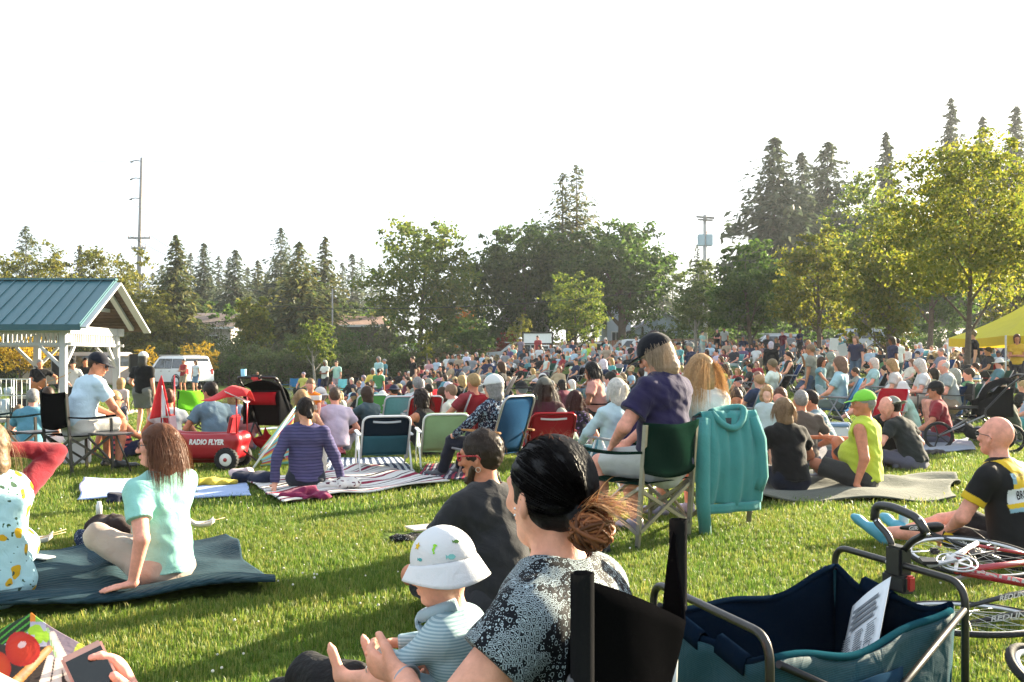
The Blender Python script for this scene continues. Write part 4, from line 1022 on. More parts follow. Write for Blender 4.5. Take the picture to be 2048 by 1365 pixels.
house('house', 'low cream house with pale roof far left behind the pavilion post', 270, 330, 88, 668, 648, (.5, .45, .4), (.36, .24, .17))
house('house', 'low dark house with brown roof left of the sunlit maple', 660, 760, 86, 648, 628, (.12, .09, .08), (.30, .19, .14), wins=((-1, 2.0, 1.2, .9), (1.2, 2.0, 1.2, .9)))
house('house', 'grey sided house behind the white sign board', 1000, 1100, 88, 640, 612, (.36, .35, .34), (.14, .13, .13), wins=((-1.6, 2.2, 1.1, 1.0), (1.4, 2.2, 1.1, 1.0)))
house('house', 'tall pale blue-white house half hidden by the thick maple trunk', 1214, 1262, 90, 606, 572, (.62, .68, .72), (.16, .16, .17), gable_to_cam=True, wins=((-.3, 2.2, .8, 1.0),))
house('house', 'pale blue house with white-edged gable behind the parked cars', 1270, 1390, 86, 660, 626, (.50, .60, .66), (.20, .20, .21), gable_to_cam=True, wins=((0, 2.2, 1.2, 1.0),))
def fence():
 x0, x1, y = -8.0, 24.0, 77.0; r = empty('board_fence', ((x0 + x1) / 2, y, gz((x0 + x1) / 2, y))); n = int((x1 - x0) / .22); me = None; g0 = r.location.z; fm = surf('fence_wood', src='object', rough=.85, namt=.25, nscale=3, bump=.004, bscale=30)
 rs = random.Random(3)
 me = MB().box((0, 0, .85), (.205, .025, 1.75)).mesh('plank', fm)
 for i in range(n):
  x = x0 + (i + .5) * .22; o = link('plank', me, r, (x - r.location.x, rs.uniform(-.006, .006), gz(x, y) - g0 + rs.uniform(-.02, .02)), color=tuple(c * rs.uniform(.8, 1.2) for c in (.20, .115, .065)))
 for i in range(14): x = x0 + i * 2.4; MB().box((x - r.location.x, .09, .85 + gz(x, y) - g0), (.1, .1, 1.8)).build('post', fm, r, (.16, .10, .06))
 tag(r, 'brown board fence behind the parked cars', 'fence')
fence()
# ---- poles and wires
def poles():
 pm = surf('weathered_pole', (.30, .28, .26), rough=.9, namt=.3, nscale=6, bump=.006, bscale=25)
 d = 80; b = G(272, d); r = empty('utility_pole', b); top = CZ + (HZ - 316) * d / FPX - b.z; T = lambda py: CZ - (py - HZ) * d / FPX - b.z
 MB().tube([(0, 0, -.5), (.25, 0, top * .5), (.5, 0, top)], .21, 10, r2=.13).build('pole', pm, r)
 for py in (477, 497):
  z = T(py); x = .5 * z / top; hw = .95 if py == 477 else .62
  a = MB(); a.box((x, -.14, z), (2 * hw, .12, .14)); ao = a.build('crossarm', pm, r)
  for s in (-1, -.55, .55, 1): MB().lathe([(.02, 0), (.05, .05), (.03, .1), (.05, .14), (0, .18)], (x + s * hw * .95, -.14, z + .07), seg=8).build('insulator', surf('porcelain', (.3, .2, .16), rough=.2, namt=.1), ao)
 for py in (323, 358, 398):
  z = T(py); x = .5 * z / top; a = MB(); a.tube([(x, 0, z), (x - .45, -.05, z + .06), (x - .8, -.05, z)], .045, 6); a.lathe([(.05, -.15), (.09, -.1), (.06, -.05), (.09, 0), (.05, .08)], (x - .8, -.05, z - .05), (1, 0, .2), 8); a.build('insulator_arm', pm, r)
 la = MB(); z = T(590); la.tube([(.1, -.1, z), (.8, -.3, z + .55), (1.2, -.4, z + .62)], .035, 6); la.box((1.35, -.45, z + .6), (.45, .18, .1), bev=.03); la.build('street_lamp_arm', metal_m(), r, (.4, .4, .4))
 tag(r, 'tall weathered utility pole with crossarms behind the pavilion', 'pole')
 A = [Vector((b.x + .5 * T(py) / top - .8, d - .05, b.z + T(py))) for py in (323, 358, 398)] + [Vector((b.x + .4 + s, d - .14, b.z + T(477) + .2)) for s in (-.9, .9)]
 d2 = 64; b2 = G(1410, d2); r2 = empty('utility_pole', b2); T2 = lambda py: CZ - (py - HZ) * d2 / FPX - b2.z; top2 = T2(430)
 MB().tube([(0, 0, -.4), (0, 0, top2)], .17, 10, r2=.12).build('pole', surf('pale_pole', (.42, .40, .37), rough=.85, namt=.2, nscale=6, bump=.004, bscale=25), r2)
 for (py, rzz) in ((436, .5), (441, .35)): a = MB(); a.box((0, -.13, T2(py)), (1.5 if py == 436 else 1.1, .1, .12), rz=rzz); a.build('crossarm', pm, r2)
 for s in (-1, 1): MB().box((s * .27, -.02, T2(481)), (.44, .4, .78), bev=.04).build('antenna_box', surf('grey_blue_cabinet', (.42, .52, .56), rough=.5, namt=.06), r2)
 MB().tube([(.05, -.1, T2(470)), (.12, -.12, T2(463)), (.2, -.12, T2(459))], .02, 6).build('bracket', metal_m(), r2, (.4, .1, .08))
 tag(r2, 'pale utility pole with two grey boxes beside the dark firs', 'pole')
 d3 = 74; b3 = G(665, d3); r3 = empty('utility_pole', b3); MB().tube([(0, 0, -.3), (0, 0, CZ + (HZ - 578) * d3 / FPX - b3.z)], .06, 8).build('pole', pm, r3); tag(r3, 'short bare pole before the brown-roofed house', 'pole')
 wm = surf('wire_black', (.02, .02, .02), rough=.6, namt=.1)
 def wire(a, c, sag, rr, lab):
  pts = [a.lerp(c, t) - Vector((0, 0, sag * 4 * t * (1 - t))) for t in np.linspace(0, 1, 18)]
  o = MB().tube([p - a for p in pts], rr, 4).build('overhead_wire', wm, loc=a); tag(o, lab, 'wire')
 top3 = Vector((b3.x, d3, CZ + (HZ - 580) * d3 / FPX))
 wire(A[3], W(760, 632, 72), 1.2, .02, 'slack wire running down from the tall pole to the brown roof'); wire(A[4], top3, 1.4, .02, 'slack wire from the tall pole to the short bare pole')
 wire(A[2], W(500, 600, 90), .8, .018, 'steep wire from the tall pole into the ragged cedar'); wire(W(180, 640, 76), W(530, 632, 70), .5, .025, 'cable sagging over the cream house roof')
 wire(W(520, 612, 62), W(1320, 580, 64) , .6, .022, 'thin wire crossing in front of the maples'); wire(Vector((b2.x, d2 - .1, b2.z + T2(434))), W(2100, 372, 60), .8, .012, 'thin wire leaving the pale pole past the firs')
 wire(A[0], W(-40, 296, 78), .4, .012, 'high thin wire leaving the tall pole towards the picture edge')
poles()
# ---- sign board, tent
def screen():
 d = 63; r = empty('sign_board', G(1075, d)); g = r.location.z; zc = CZ - (677 - HZ) * d / FPX - g; w, h = 55 * d / FPX, 19 * d / FPX
 MB().box((0, 0, zc), (w, .03, h)).build('panel', surf('white_banner', (.78, .79, .8), rough=.6, namt=.04, bump2=.01, b2scale=3), r)
 f = MB()
 f.box((0, -.01, zc + h / 2 + .05), (w + .24, .09, .09)); f.box((0, -.01, zc - h / 2 - .03), (w + .04, .06, .05)); f.build('frame', surf('dark_timber', (.03, .027, .025), rough=.8, namt=.2), r)
 for s in (-1, 1): MB().box((s * (w / 2 + .08), -.012, (zc + h / 2) / 2 - .15), (.11, .1, zc + h / 2 + .3)).build('post', surf('dark_timber'), r)
 tag(r, 'blank white sign board in a dark timber frame above the crowd', 'sign')
screen()
def tent():
 d = 27; c = G(2068, d + 1.3); r = empty('canopy_tent', c); hw = 1.75; ez = CZ + (HZ - 672) * d / FPX - c.z; pz = ez + 1.1
 ym = surf('yellow_canopy', (.62, .56, .04), rough=.75, namt=.05, nscale=3, bump2=.01, b2scale=4, transl=.35)
 cs = [(-hw, -hw), (hw, -hw), (hw, hw), (-hw, hw)]
 for i in range(4):
  a, b = cs[i], cs[(i + 1) % 4]
  def f(u, v):
   x = a[0] + (b[0] - a[0]) * u; y = a[1] + (b[1] - a[1]) * u; z = ez + (pz - ez) * v - .10 * math.sin(math.pi * v) + -.05 * math.sin(math.pi * u) * (1 - v)
   return (x * (1 - v), y * (1 - v), z)
  m = MB().sheet(10, 8, f).build('roof_panel', ym, r)
  MB().sheet(10, 3, lambda u, v: (a[0] + (b[0] - a[0]) * u, a[1] + (b[1] - a[1]) * u + (-.01 if i == 0 else 0), ez - .05 * math.sin(math.pi * u) - .26 * v), ).build('valance', surf('yellow_valance', (.66, .47, .02), rough=.75, namt=.05, transl=.3), r)
  MB().tube([(a[0], a[1], -.1), (a[0], a[1], ez)], .025, 6).build('leg', metal_m(), r, (.6, .6, .6))
 lg = MB()
 for k, (x, w) in enumerate(((-.10, .12), (.06, .12), (.22, .12), (.4, .1), (.55, .1))):
  t = .36; lg.box((x, -hw * (1 - t) - .03, ez + (pz - ez) * t + .0 - .10), (w, .012, .16), M=np_to(rot('X', -32)))
 lg.build('lettering', flat_m(), r, (.55, .62, .75))
 tag(r, 'bright yellow pop-up canopy tent at the picture edge', 'tent')
def np_to(a): return Matrix([[float(v) for v in q] for q in a])
tent()
# ---- pavilion
def pavilion():
 d0 = 29.0; c = Vector(((136 - 1024) * d0 / FPX, d0, 0)); c.z = gz(c.x, c.y); u = Vector((-1, -.02, 0)); v = Vector((-.02, 1, 0)) # u along the long eave, v along the gable
 r = empty('pavilion', c); Wd, Ln = 4.6, 5.2; ez = CZ + (HZ - 650) * d0 / FPX - c.z; rz_ = ez + 1.55
 white = surf('white_painted_timber', (.46, .47, .48), rough=.6, namt=.06, nscale=3); teal = surf('teal_metal_roof', (.034, .120, .145), rough=.4, namt=.08, nscale=2, spec=.5)
 wood = surf('ceiling_wood', (.075, .042, .026), rough=.7, namt=.35, nscale=6)
 P = lambda a, b, z: u * a + v * b + Vector((0, 0, z))
 posts = [(.25, .25), (.25, Wd - .25), (3.0, .25), (3.0, Wd - .25), (5.6, .25), (5.6, Wd - .25)]
 for (a, b) in posts:
  MB().bar(P(a, b, -.1), P(a, b, ez - .02), .19, .19, up=v, bev=.01).build('post', white, r)
  MB().bar(P(a, b, .01), P(a, b, .34), .25, .25, up=v).build('plinth', white, r)
 MB().bar(P(-.3, Wd / 2, .06), P(6.4, Wd / 2, .06), Wd + .8, .12).build('floor_slab', surf('concrete', (.42, .40, .37), rough=.9, namt=.15), r)
 bm = MB()
 for b in (.25, Wd - .25): bm.bar(P(.0, b, ez - .12), P(6.6, b, ez - .12), .14, .26); bm.bar(P(.0, b, ez - .58), P(6.6, b, ez - .58), .08, .09)
 bm.bar(P(.25, .33, ez - .121), P(.25, Wd - .33, ez - .121), .13, .255); bm.bar(P(.25, .33, ez - .581), P(.25, Wd - .33, ez - .581), .08, .09); bm.build('beam', white, r)
 me = MB().box((0, 0, 0), (.045, .045, .33)).mesh('baluster', white)
 for b in (.25, Wd - .25):
  for k in range(40): link('baluster', me, r, P(.42 + k * .14, b, ez - .405))
 for k in range(28): link('baluster', me, r, P(.25, .45 + k * .136, ez - .405))
 for (a, b) in posts:
  for s in (-1, 1):
   if a + s * .75 > .2: MB().bar(P(a, b, ez - 1.35), P(a + s * .72, b, ez - .64), .09, .09).build('brace', white, r)
 for b, s in ((.25, 1), (Wd - .25, -1)): MB().bar(P(.25, b, ez - 1.35), P(.25, b + s * .72, ez - .64), .09, .09).build('brace', white, r)
 ov = .38; y0, y1, ym = -ov, Wd + ov, Wd / 2; nrm1 = (P(0, -1, 0) * 1.55 + Vector((0, 0, ym + ov)));
 def slope(b0, b1, z0, z1, a0, a1, a1t): return [P(a0, b0, z0), P(a1, b0, z0), P(a1t, b1, z1), P(a0, b1, z1)]
 n1 = v * -1.55 + Vector((0, 0, ym + ov)); n2 = v * 1.55 + Vector((0, 0, ym + ov))
 rf = MB(); rf.poly(slope(y0, ym, ez - .0, rz_, -.55, 6.9, 4.1), n1, .05); rf.poly(slope(y1, ym, ez - .0, rz_, -.55, 6.9, 4.1), n2, .05)
 rf.poly([P(6.9, y0, ez), P(6.9, y1, ez), P(4.1, ym, rz_)], u * 1.55 + Vector((0, 0, 2.8)), .05); rfo = rf.build('roof', teal, r)
 sl = (P(0, ym, rz_) - P(0, y0, ez))
 for k in range(19):
  a = -.50 + k * .40; t = 1.0 if a < 4.1 else max(.02, (6.9 - a) / 2.8)
  for (b0, s) in ((y0, 1), (y1, -1)):
   p0 = P(a, b0, ez + .015); p1 = p0 + (P(0, ym, rz_) - P(0, b0, ez)) * t
   MB().bar(p0, p1, .035, .05, up=n1 if s == 1 else n2).build('seam', teal, rfo)
 MB().bar(P(-.57, ym, rz_ + .03), P(4.1, ym, rz_ + .03), .22, .06).build('ridge_cap', teal, rfo)
 MB().bar(P(-.55, y0 - .02, ez - .10), P(6.9, y0 - .02, ez - .10), .06, .17).build('gutter', surf('teal_trim', (.022, .085, .105), rough=.45, namt=.08), rfo)
 for (b0, nn) in ((y0, n1), (y1, n2)):
  MB().bar(P(-.60, b0, ez - .10), P(-.60, ym, rz_ - .10), .06, .24, up=u).build('bargeboard', white, rfo)
  MB().bar(P(-.16, b0 + (.3 if b0 < 1 else -.3), ez - .0), P(-.16, ym, rz_ - .16), .1, .16, up=u).build('rafter', white, rfo)
 nb = 14
 for k in range(nb):                            # wooden ceiling boards under the two slopes
  for (b0, nn) in ((y0, n1), (y1, n2)):
   t = (k + .5) / nb; p = P(0, b0, ez - .07).lerp(P(0, ym, rz_ - .07), t); MB().bar(p + u * -.5, p + u * 6.0, .19, .02, up=nn).build('plank', wood, rfo)
 MB().bar(P(.25, .9, ez + .62), P(.25, Wd - .9, ez + .62), .1, .12).build('tie_beam', white, r)
 return tag(r, 'white timber pavilion with teal standing-seam metal roof', 'pavilion'), c, u, v
PAV = pavilion()
# ---- vehicles
def vehicle(name, label, loc, rz, L, Wd, prof, belt, glass, col, wheel_r, wheels, roofcol=None, extras=(), cat='car', trimcol=(.05, .05, .05), inset=.16):
 """prof: side outline (x forward, z up) from rear bottom round over the roof to front bottom; pts above belt lean in"""
 r = empty(name, loc, rz); top = max(p[1] for p in prof)
 def yy(z): return Wd / 2 - (inset * ((z - belt) / (top - belt)) ** 1.1 if z > belt else .05 * max(0, (.45 - z) / .45))
 m = MB(); P = []
 n = len(prof)
 rows = []
 for s in (-1, 1):
  rows.append([Vector((x, s * yy(z), z)) for (x, z) in prof])
 mid = [[Vector((x * (1 if abs(x) < L * .45 else 1.012), s * yy(z) * .82, z + (.012 if z > belt else 0))) for (x, z) in prof] for s in (-1, 1)]
 allr = [rows[0], mid[0], mid[1], rows[1]]; b = []
 for q in allr: b += q
 fs = []
 for k in range(3):
  for i in range(n - 1): fs.append((k * n + i, k * n + i + 1, (k + 1) * n + i + 1, (k + 1) * n + i))
 fs.append(tuple(range(n))); fs.append(tuple(range(4 * n - 1, 3 * n - 1, -1)))
 m._add(b, fs, False); body = m.build('body', paint_m(), r, col)
 for (pts, part) in glass:
  for s in (-1, 1):
   if part in ('side_window',):
    q = [Vector((x, s * (yy(z) + .008), z)) for (x, z) in pts]; MB().poly(q if s == -1 else q[::-1], (0, s, .1), .012).build(part, glass_m(), r)
    k = len(q); MB().tube([p + Vector((0, s * .004, 0)) for p in q], .014, 5, closed=True).build('window_trim', plast_m(), r, trimcol)
  if part in ('windscreen', 'rear_window'):
   (x0, z0), (x1, z1) = pts; e = .03 if part == 'windscreen' else -.03
   q = [Vector((x0 + e, -yy(z0) + .1, z0)), Vector((x0 + e, yy(z0) - .1, z0)), Vector((x1 + e, yy(z1) - .08, z1)), Vector((x1 + e, -yy(z1) + .08, z1))]
   if part == 'rear_window': q = q[::-1]
   MB().poly(q, (1 if e > 0 else -1, 0, .3), .015).build(part, glass_m(), r)
 for wx in wheels:
  for s in (-1, 1):
   c = Vector((wx, s * (Wd / 2 - .10), wheel_r)); w = empty('wheel', (0, 0, 0), 0, r)
   MB().lathe([(wheel_r * .62, .10), (wheel_r * .9, .115), (wheel_r, .07), (wheel_r, -.07), (wheel_r * .9, -.115), (wheel_r * .62, -.10)], c, (0, s, 0), 22).build('tyre', rubber_m(), w)
   f = MB().lathe([(0, .07), (.05, .075), (wheel_r * .2, .05), (wheel_r * .62, .08), (wheel_r * .64, .10)], c, (0, s, 0), 22)
   f.build('rim', metal_m(), w, (.55, .56, .58))
   MB().lathe([(wheel_r * 1.16, .0), (wheel_r * 1.17, .118), (wheel_r * 1.02, .12)], c, (0, s, 0), 22).build('wheel_arch', plast_m(), r, (.02, .02, .02))
 for (nm, c, s, cl, mt) in extras:
  MB().box(c, s, bev=min(s) * .3).build(nm, mt(), r, cl)
 return tag(r, label, cat)
def boxcar(name, label, loc, rz, L, H, Wd, col, kind, cat='car', belt=None):
 h = L / 2
 if kind == 'van':
  prof = [(-h, .38), (-h, 1.0), (-h + .06, H - .12), (-h + .22, H), (h - 1.75, H), (h - 1.45, H - .06), (h - .85, 1.32), (h - .25, 1.15), (h, .98), (h, .42), (h - .3, .32), (-h + .3, .30)]
  gl = [([(h - 1.5, 1.28), (h - .98, 1.28), (h - 1.35, H - .22), (h - 1.75, H - .22), (h - 1.95, 1.28)][0:4] + [(h - 1.95, H - .22), (h - 1.95, 1.28)], 'side_window'), ([(h - 2.1, 1.28), (h - 2.1, H - .2), (h - 3.1, H - .2), (h - 3.1, 1.28)], 'side_window'), ([(h - 3.2, 1.28), (h - 3.2, H - .2), (-h + .45, H - .2), (-h + .35, 1.28)], 'side_window'), ([(h - .93, 1.36), (h - 1.42, H - .14)], 'windscreen'), ([(-h + .01, 1.3), (-h + .05, H - .2)], 'rear_window')]
  wl, wr, bl = (-h + 1.05, h - 1.0), .36, 1.22
 elif kind == 'suv':
  prof = [(-h, .45), (-h, .95), (-h + .10, 1.1), (-h + .32, H - .06), (-h + .5, H), (h - 2.2, H), (h - 1.9, H - .05), (h - 1.25, 1.16), (h - .25, 1.06), (h, .9), (h, .48), (h - .3, .38), (-h + .3, .38)]
  gl = [([(h - 1.55, 1.16), (h - 2.02, H - .16), (h - 2.55, H - .16), (h - 2.6, 1.16)], 'side_window'), ([(h - 2.68, 1.16), (h - 2.63, H - .16), (h - 3.3, H - .16), (h - 3.35, 1.16)], 'side_window'), ([(h - 3.45, 1.18), (h - 3.4, H - .16), (-h + .5, H - .17), (-h + .28, 1.18)], 'side_window'), ([(h - 1.3, 1.2), (h - 1.88, H - .09)], 'windscreen'), ([(-h + .14, 1.18), (-h + .32, H - .12)], 'rear_window')]
  wl, wr, bl = (-h + .92, h - .92), .39, 1.1
 else:
  prof = [(-h, .35), (-h, .78), (-h + .12, .92), (-h + .75, .98), (-h + 1.25, H - .05), (-h + 1.55, H), (h - 2.2, H), (h - 1.95, H - .05), (h - 1.25, .98), (h - .3, .86), (h, .70), (h, .36), (h - .3, .25), (-h + .3, .25)]
  if kind == 'hatch': prof = [(-h, .35), (-h, .8), (-h + .1, .95), (-h + .45, H - .08), (-h + .75, H), (h - 2.2, H), (h - 1.95, H - .05), (h - 1.2, .98), (h - .3, .88), (h, .72), (h, .36), (h - .3, .25), (-h + .3, .25)]
  rb = -h + 1.05 if kind == 'sedan' else -h + .42
  gl = [([(h - 1.45, .98), (h - 2.02, H - .12), (h - 2.5, H - .1), (h - 2.5, .98)], 'side_window'), ([(h - 2.58, .98), (h - 2.58, H - .1), (rb + .35, H - .12), (rb, .98)], 'side_window'), ([(h - 1.28, 1.0), (h - 1.93, H - .08)], 'windscreen'), ([(rb - .18, 1.0), (rb + .2, H - .1)], 'rear_window')]
  wl, wr, bl = (-h + .85, h - .85), .32, .96
 ex = [('tail_light', (-h - .01, s * (Wd / 2 - .14), bl - .12), (.05, .16, .32 if kind != 'sedan' else .14), (.35, .02, .02), plast_m) for s in (-1, 1)]
 ex += [('head_light', (h - .03, s * (Wd / 2 - .22), .72 if kind != 'sedan' else .62), (.08, .3, .16), (.6, .6, .62), plast_m) for s in (-1, 1)]
 ex += [('bumper', (-h - .04, 0, .52), (.14, Wd - .08, .2), col if kind != 'van' else (.3, .3, .3), plast_m), ('bumper', (h + .02, 0, .5), (.12, Wd - .1, .2), col, plast_m), ('number_plate', (-h - .12, 0, .62), (.012, .32, .15), (.7, .7, .68), plast_m)]
 ex += [('door_mirror', (h - 1.55 if kind != 'van' else h - 1.15, s * (Wd / 2 + .09), bl + .08), (.1, .18, .15), col, plast_m) for s in (-1, 1)]
 ex += [('door_handle', (x, s * (Wd / 2 + .012), bl - .1), (.18, .03, .04), (.3, .3, .3), plast_m) for s in (-1, 1) for x in (h - 2.35, h - 3.2)]
 if kind == 'suv': ex += [('roof_rail', (-.35, s * (Wd / 2 - .28), H + .05), (2.1, .05, .05), (.45, .45, .46), metal_m) for s in (-1, 1)]
 return vehicle(name, label, loc, rz, L, Wd, prof, bl, gl, col, wr, wl, extras=ex, cat=cat)
SILV, WHT, BLK = (.45, .47, .49), (.75, .76, .77), (.012, .012, .014)
g = G(160, 54); boxcar('parked_van', 'beige passenger van parked behind the pavilion stage', g, math.radians(172), 5.7, 2.1, 2.0, (.36, .28, .23), 'van', 'van')
g = G(352, 56); boxcar('parked_car', 'white sport utility car with open dark rear window beside the pavilion', g, math.radians(142), 4.78, 1.87, 1.88, (.78, .80, .82), 'suv')
for (px, d, rz, kind, col, lab) in ((905, 69, 178, 'hatch', WHT, 'white car behind the tawny grass bank, leftmost on the street'), (1030, 68, 176, 'suv', SILV, 'silver car parked left of the white sign board'), (1105, 70, 2, 'sedan', WHT, 'white car under the white sign board'),
         (1170, 67.5, 175, 'hatch', SILV, 'silver curved-roof car right of the white sign board'), (1290, 66.5, 4, 'hatch', (.55, .57, .6), 'pale car left of the navy-capped man in purple'), (1540, 66, 176, 'suv', SILV, 'silver car under the dark oval tree'),
         (1700, 62, 178, 'suv', (.5, .54, .58), 'silver-blue car under the golden-edged tree'), (1590, 70, 178, 'sedan', BLK, 'black car behind the silver one under the trees'), (1390, 70, 2, 'sedan', BLK, 'black car beside the pale utility pole'), (800, 70, 178, 'sedan', SILV, 'grey car half hidden by the bank shrubs')):
 g = G(px, d); g.z += .02; boxcar('parked_car', lab, g, math.radians(rz), 4.4, 1.42 if kind == 'sedan' else 1.5 if kind == 'hatch' else 1.75, 1.78, col, kind)
# ---- seats
def director_chair(label, loc, yaw, fab, frame, Wd=.56, D=.46, seat=.44, top=.92, arm=.64, table=False, group=None, backlow=.5, logo=None, tape=False, armpad=None):
 r = empty('folding_chair', loc, yaw); w = Wd / 2; fm, cm = metal_m(), cloth2_m()
 for s in (-1, 1):
  MB().bar((s * w, -D / 2, 0), (s * w, -D / 2 - .07, top), .024, .03).build('rear_leg', fm, r, frame)
  MB().bar((s * w, D / 2 + .02, 0), (s * w, D / 2, arm - .02), .022, .028).build('front_leg', fm, r, frame)
  MB().bar((s * (w + .012), -D / 2 - .02, .10), (s * (w + .012), D / 2, seat - .02), .016, .024).build('side_brace', fm, r, frame); MB().bar((s * (w - .012), -D / 2 - .02, seat - .02), (s * (w - .012), D / 2, .10), .016, .024).build('side_brace', fm, r, frame)
  MB().sheet(3, 9, lambda u, v: (s * w + (u - .5) * .055, -D / 2 - .05 + v * (D + .10), arm - .02 * math.cos(math.pi * (v - .5)) + .02), .018).build('armrest', cm, r, armpad or fab)
  MB().lathe([(.017, 0), (.017, .03), (0, .032)], (s * w, -D / 2, -.004), seg=8).build('foot', rubber_m(), r)
 for (y, sg) in ((-D / 2 - .015, 1), (D / 2 - .01, -1)):
  MB().bar((-w, y - .008, .12), (w, y - .008, seat - .03), .018, .026).build('cross_brace', fm, r, frame); MB().bar((w, y + .012, .12), (-w, y + .012, seat - .03), .018, .026).build('cross_brace', fm, r, frame)
  if tape and sg == 1:
   for s in (-1, 1): a = Vector((s * w, y - .008 if s == 1 else y + .012, .12 if s == -1 else seat - .03)); b = Vector((-s * w, y - .008 if s == 1 else y + .012, seat - .03 if s == -1 else .12))
 MB().sheet(9, 9, lambda u, v: ((u - .5) * (Wd - .01), -D / 2 - .01 + v * D, seat - .03 * math.sin(math.pi * u) * math.sin(math.pi * v)), .008).build('seat', cm, r, fab)
 bk = MB().sheet(13, 11, lambda u, v: ((u - .5) * (Wd + .02) * (1 - .0 * v), -D / 2 - .06 * (backlow + v * (top - backlow)) / top - .055 * math.sin(math.pi * u) - .018 - .012 * math.sin(9 * u + 5 * v), backlow + v * (top + .015 - backlow) + (.05 * (1 - v) * (abs(u - .5) * 2) ** 2) - .02 * v * math.sin(math.pi * u)), .010).build('backrest', cm, r, fab)
 if table:
  t = MB(); t.box((w + .22, .10, .46), (.36, .36, .02), bev=.008); to = t.build('side_table', plast_m(), r, (.06, .06, .065)); MB().tube([(w + .02, .10, .44), (w + .30, .12, .44), (w + .36, .26, .03)], .011, 6).build('table_leg', fm, to, frame)
 if logo: text_on(logo, bk, (0, -.6, .7), (1, 0, 0), (0, 0, 1), .08, flat_m(), parent=bk, color=(.7, .7, .7))
 return tag(r, label, 'folding chair', group), bk
def beach_chair(label, loc, yaw, fab, frame, arms, Wd=.54, seat=.20, top=.66, recl=.32, fab2=None, strip=None, high=False, group=None, armw=.05, mat=None, sc=1.0):
 """low folding beach chair: tube back loop, fabric panel, seat, crossed side legs and arms"""
 r = empty('beach_chair', loc, yaw); r.scale = (sc, sc, sc); w = Wd / 2; fm, cm = metal_m() if frame[0] < .5 else plast_m(), mat or cloth2_m(); y0 = -.16
 def bp(v): return (y0 - recl * v, seat + (top - seat) * v)
 pts = [(-w, bp(-.1)[0], bp(-.1)[1]), (-w, bp(1)[0], bp(1)[1]), (w, bp(1)[0], bp(1)[1]), (w, bp(-.1)[0], bp(-.1)[1])]
 MB().tube(arc_pts(pts, .10, 6), .013, 8).build('back_frame', fm, r, frame)
 f = lambda u, v: ((u - .5) * (Wd - .01) * (1 if v < .9 else 1 - (v - .9) * 1.1), bp(v)[0] + .004 - .05 * math.sin(math.pi * u) * math.sin(math.pi * min(1, v * 1.1)) , bp(v)[1] + .012 * (1 if v > .99 else 0))
 sp = .5 if fab2 else 0
 bk = MB().sheet(11, 9, lambda u, v: f(u, sp + (1 - sp) * v), .009).build('backrest', cm, r, fab)
 if fab2: MB().sheet(11, 7, lambda u, v: f(u, sp * v * .985), .009).build('backrest_lower', cm, r, fab2)
 if strip: MB().sheet(9, 3, lambda u, v: (f(.2 + .6 * u, .84 + .05 * v)[0], f(.2 + .6 * u, .86)[1] - .014, f(.2 + .6 * u, .84 + .05 * v - .02 * math.sin(math.pi * u))[2]), .004).build('trim_strip', cm, bk, strip)
 MB().sheet(9, 7, lambda u, v: ((u - .5) * (Wd - .01), y0 + v * .50, seat + .05 * v - .05 * math.sin(math.pi * v) * math.sin(math.pi * u)), .008).build('seat', cm, r, fab2 or fab)
 for s in (-1, 1):
  MB().tube([(s * w, y0, seat), (s * w, y0 + .5, seat + .05)], .012, 8).build('seat_rail', fm, r, frame)
  x = s * (w + .025); ah = seat + .24
  MB().tube([(x, y0 - .20, .012), (x, y0 + .10, ah - .01)], .011, 8).build('leg', fm, r, frame); MB().tube([(x, y0 + .42, .012), (x, y0 + .20, ah - .01)], .011, 8).build('leg', fm, r, frame)
  MB().bar((x, y0 - .18, ah), (x, y0 + .34, ah + .02), armw, .022, bev=.008).build('armrest', wood_m() if arms[0] > .3 and arms[2] < .2 else plast_m(), r, arms)
 for y in (y0 - .2, y0 + .42): MB().tube([(-w - .025, y, .015), (w + .025, y, .015)], .010, 7).build('stretcher', fm, r, frame)
 return tag(r, label, 'beach chair', group), bk
def rzdir(dx, dy): return math.atan2(-dx, dy)
NAVY, DKGREEN, BLACK, STEEL, GREYF = (.012, .028, .055), (.005, .018, .012), (.003, .003, .0035), (.42, .42, .43), (.10, .095, .09)
YAW1 = rzdir(.6, .8)
def sit_in(loc, yaw, fwd=0.0, dz=0.0): return Vector((loc[0] - math.sin(yaw) * fwd, loc[1] + math.cos(yaw) * fwd, loc[2] + dz))
C1 = G(158, 10.95); director_chair('black folding chair with side table under the man in pale blue shirt', C1, YAW1, BLACK, GREYF, table=True, tape=True)
C2 = G(5, 11.2); director_chair('black folding chair cut by the left picture edge', C2, YAW1 + .1, (.004, .010, .013), GREYF, table=True)
C3 = Vector((.90, 6.92, gz(.9, 6.92))); Y3 = rzdir(-.70, .71); director_chair('dark green folding chair with grey tubes holding the man in purple', C3, Y3, DKGREEN, (.30, .28, .25), Wd=.60, D=.5, seat=.45, top=.86, arm=.66, backlow=.48)
C4 = Vector((1.48, 7.5, gz(1.5, 7.5))); Y4 = rzdir(-.45, .89); director_chair('folding chair with the turquoise hoodie hung over its back', C4, Y4, (.05, .06, .06), (.20, .18, .16), Wd=.58, D=.48, seat=.44, top=.86, arm=.64)
beach_chair('navy and teal beach chair with white arms, standing empty', G(765, 11.2), rzdir(-.25, .97), (.006, .015, .026), (.75, .75, .73), (.72, .72, .70), fab2=(.03, .11, .14), strip=(.55, .58, .6))
beach_chair('pale green beach chair with a white tube frame', G(884, 11.6), rzdir(-.2, .98), (.34, .52, .26), (.75, .78, .72), (.72, .72, .70), strip=None)
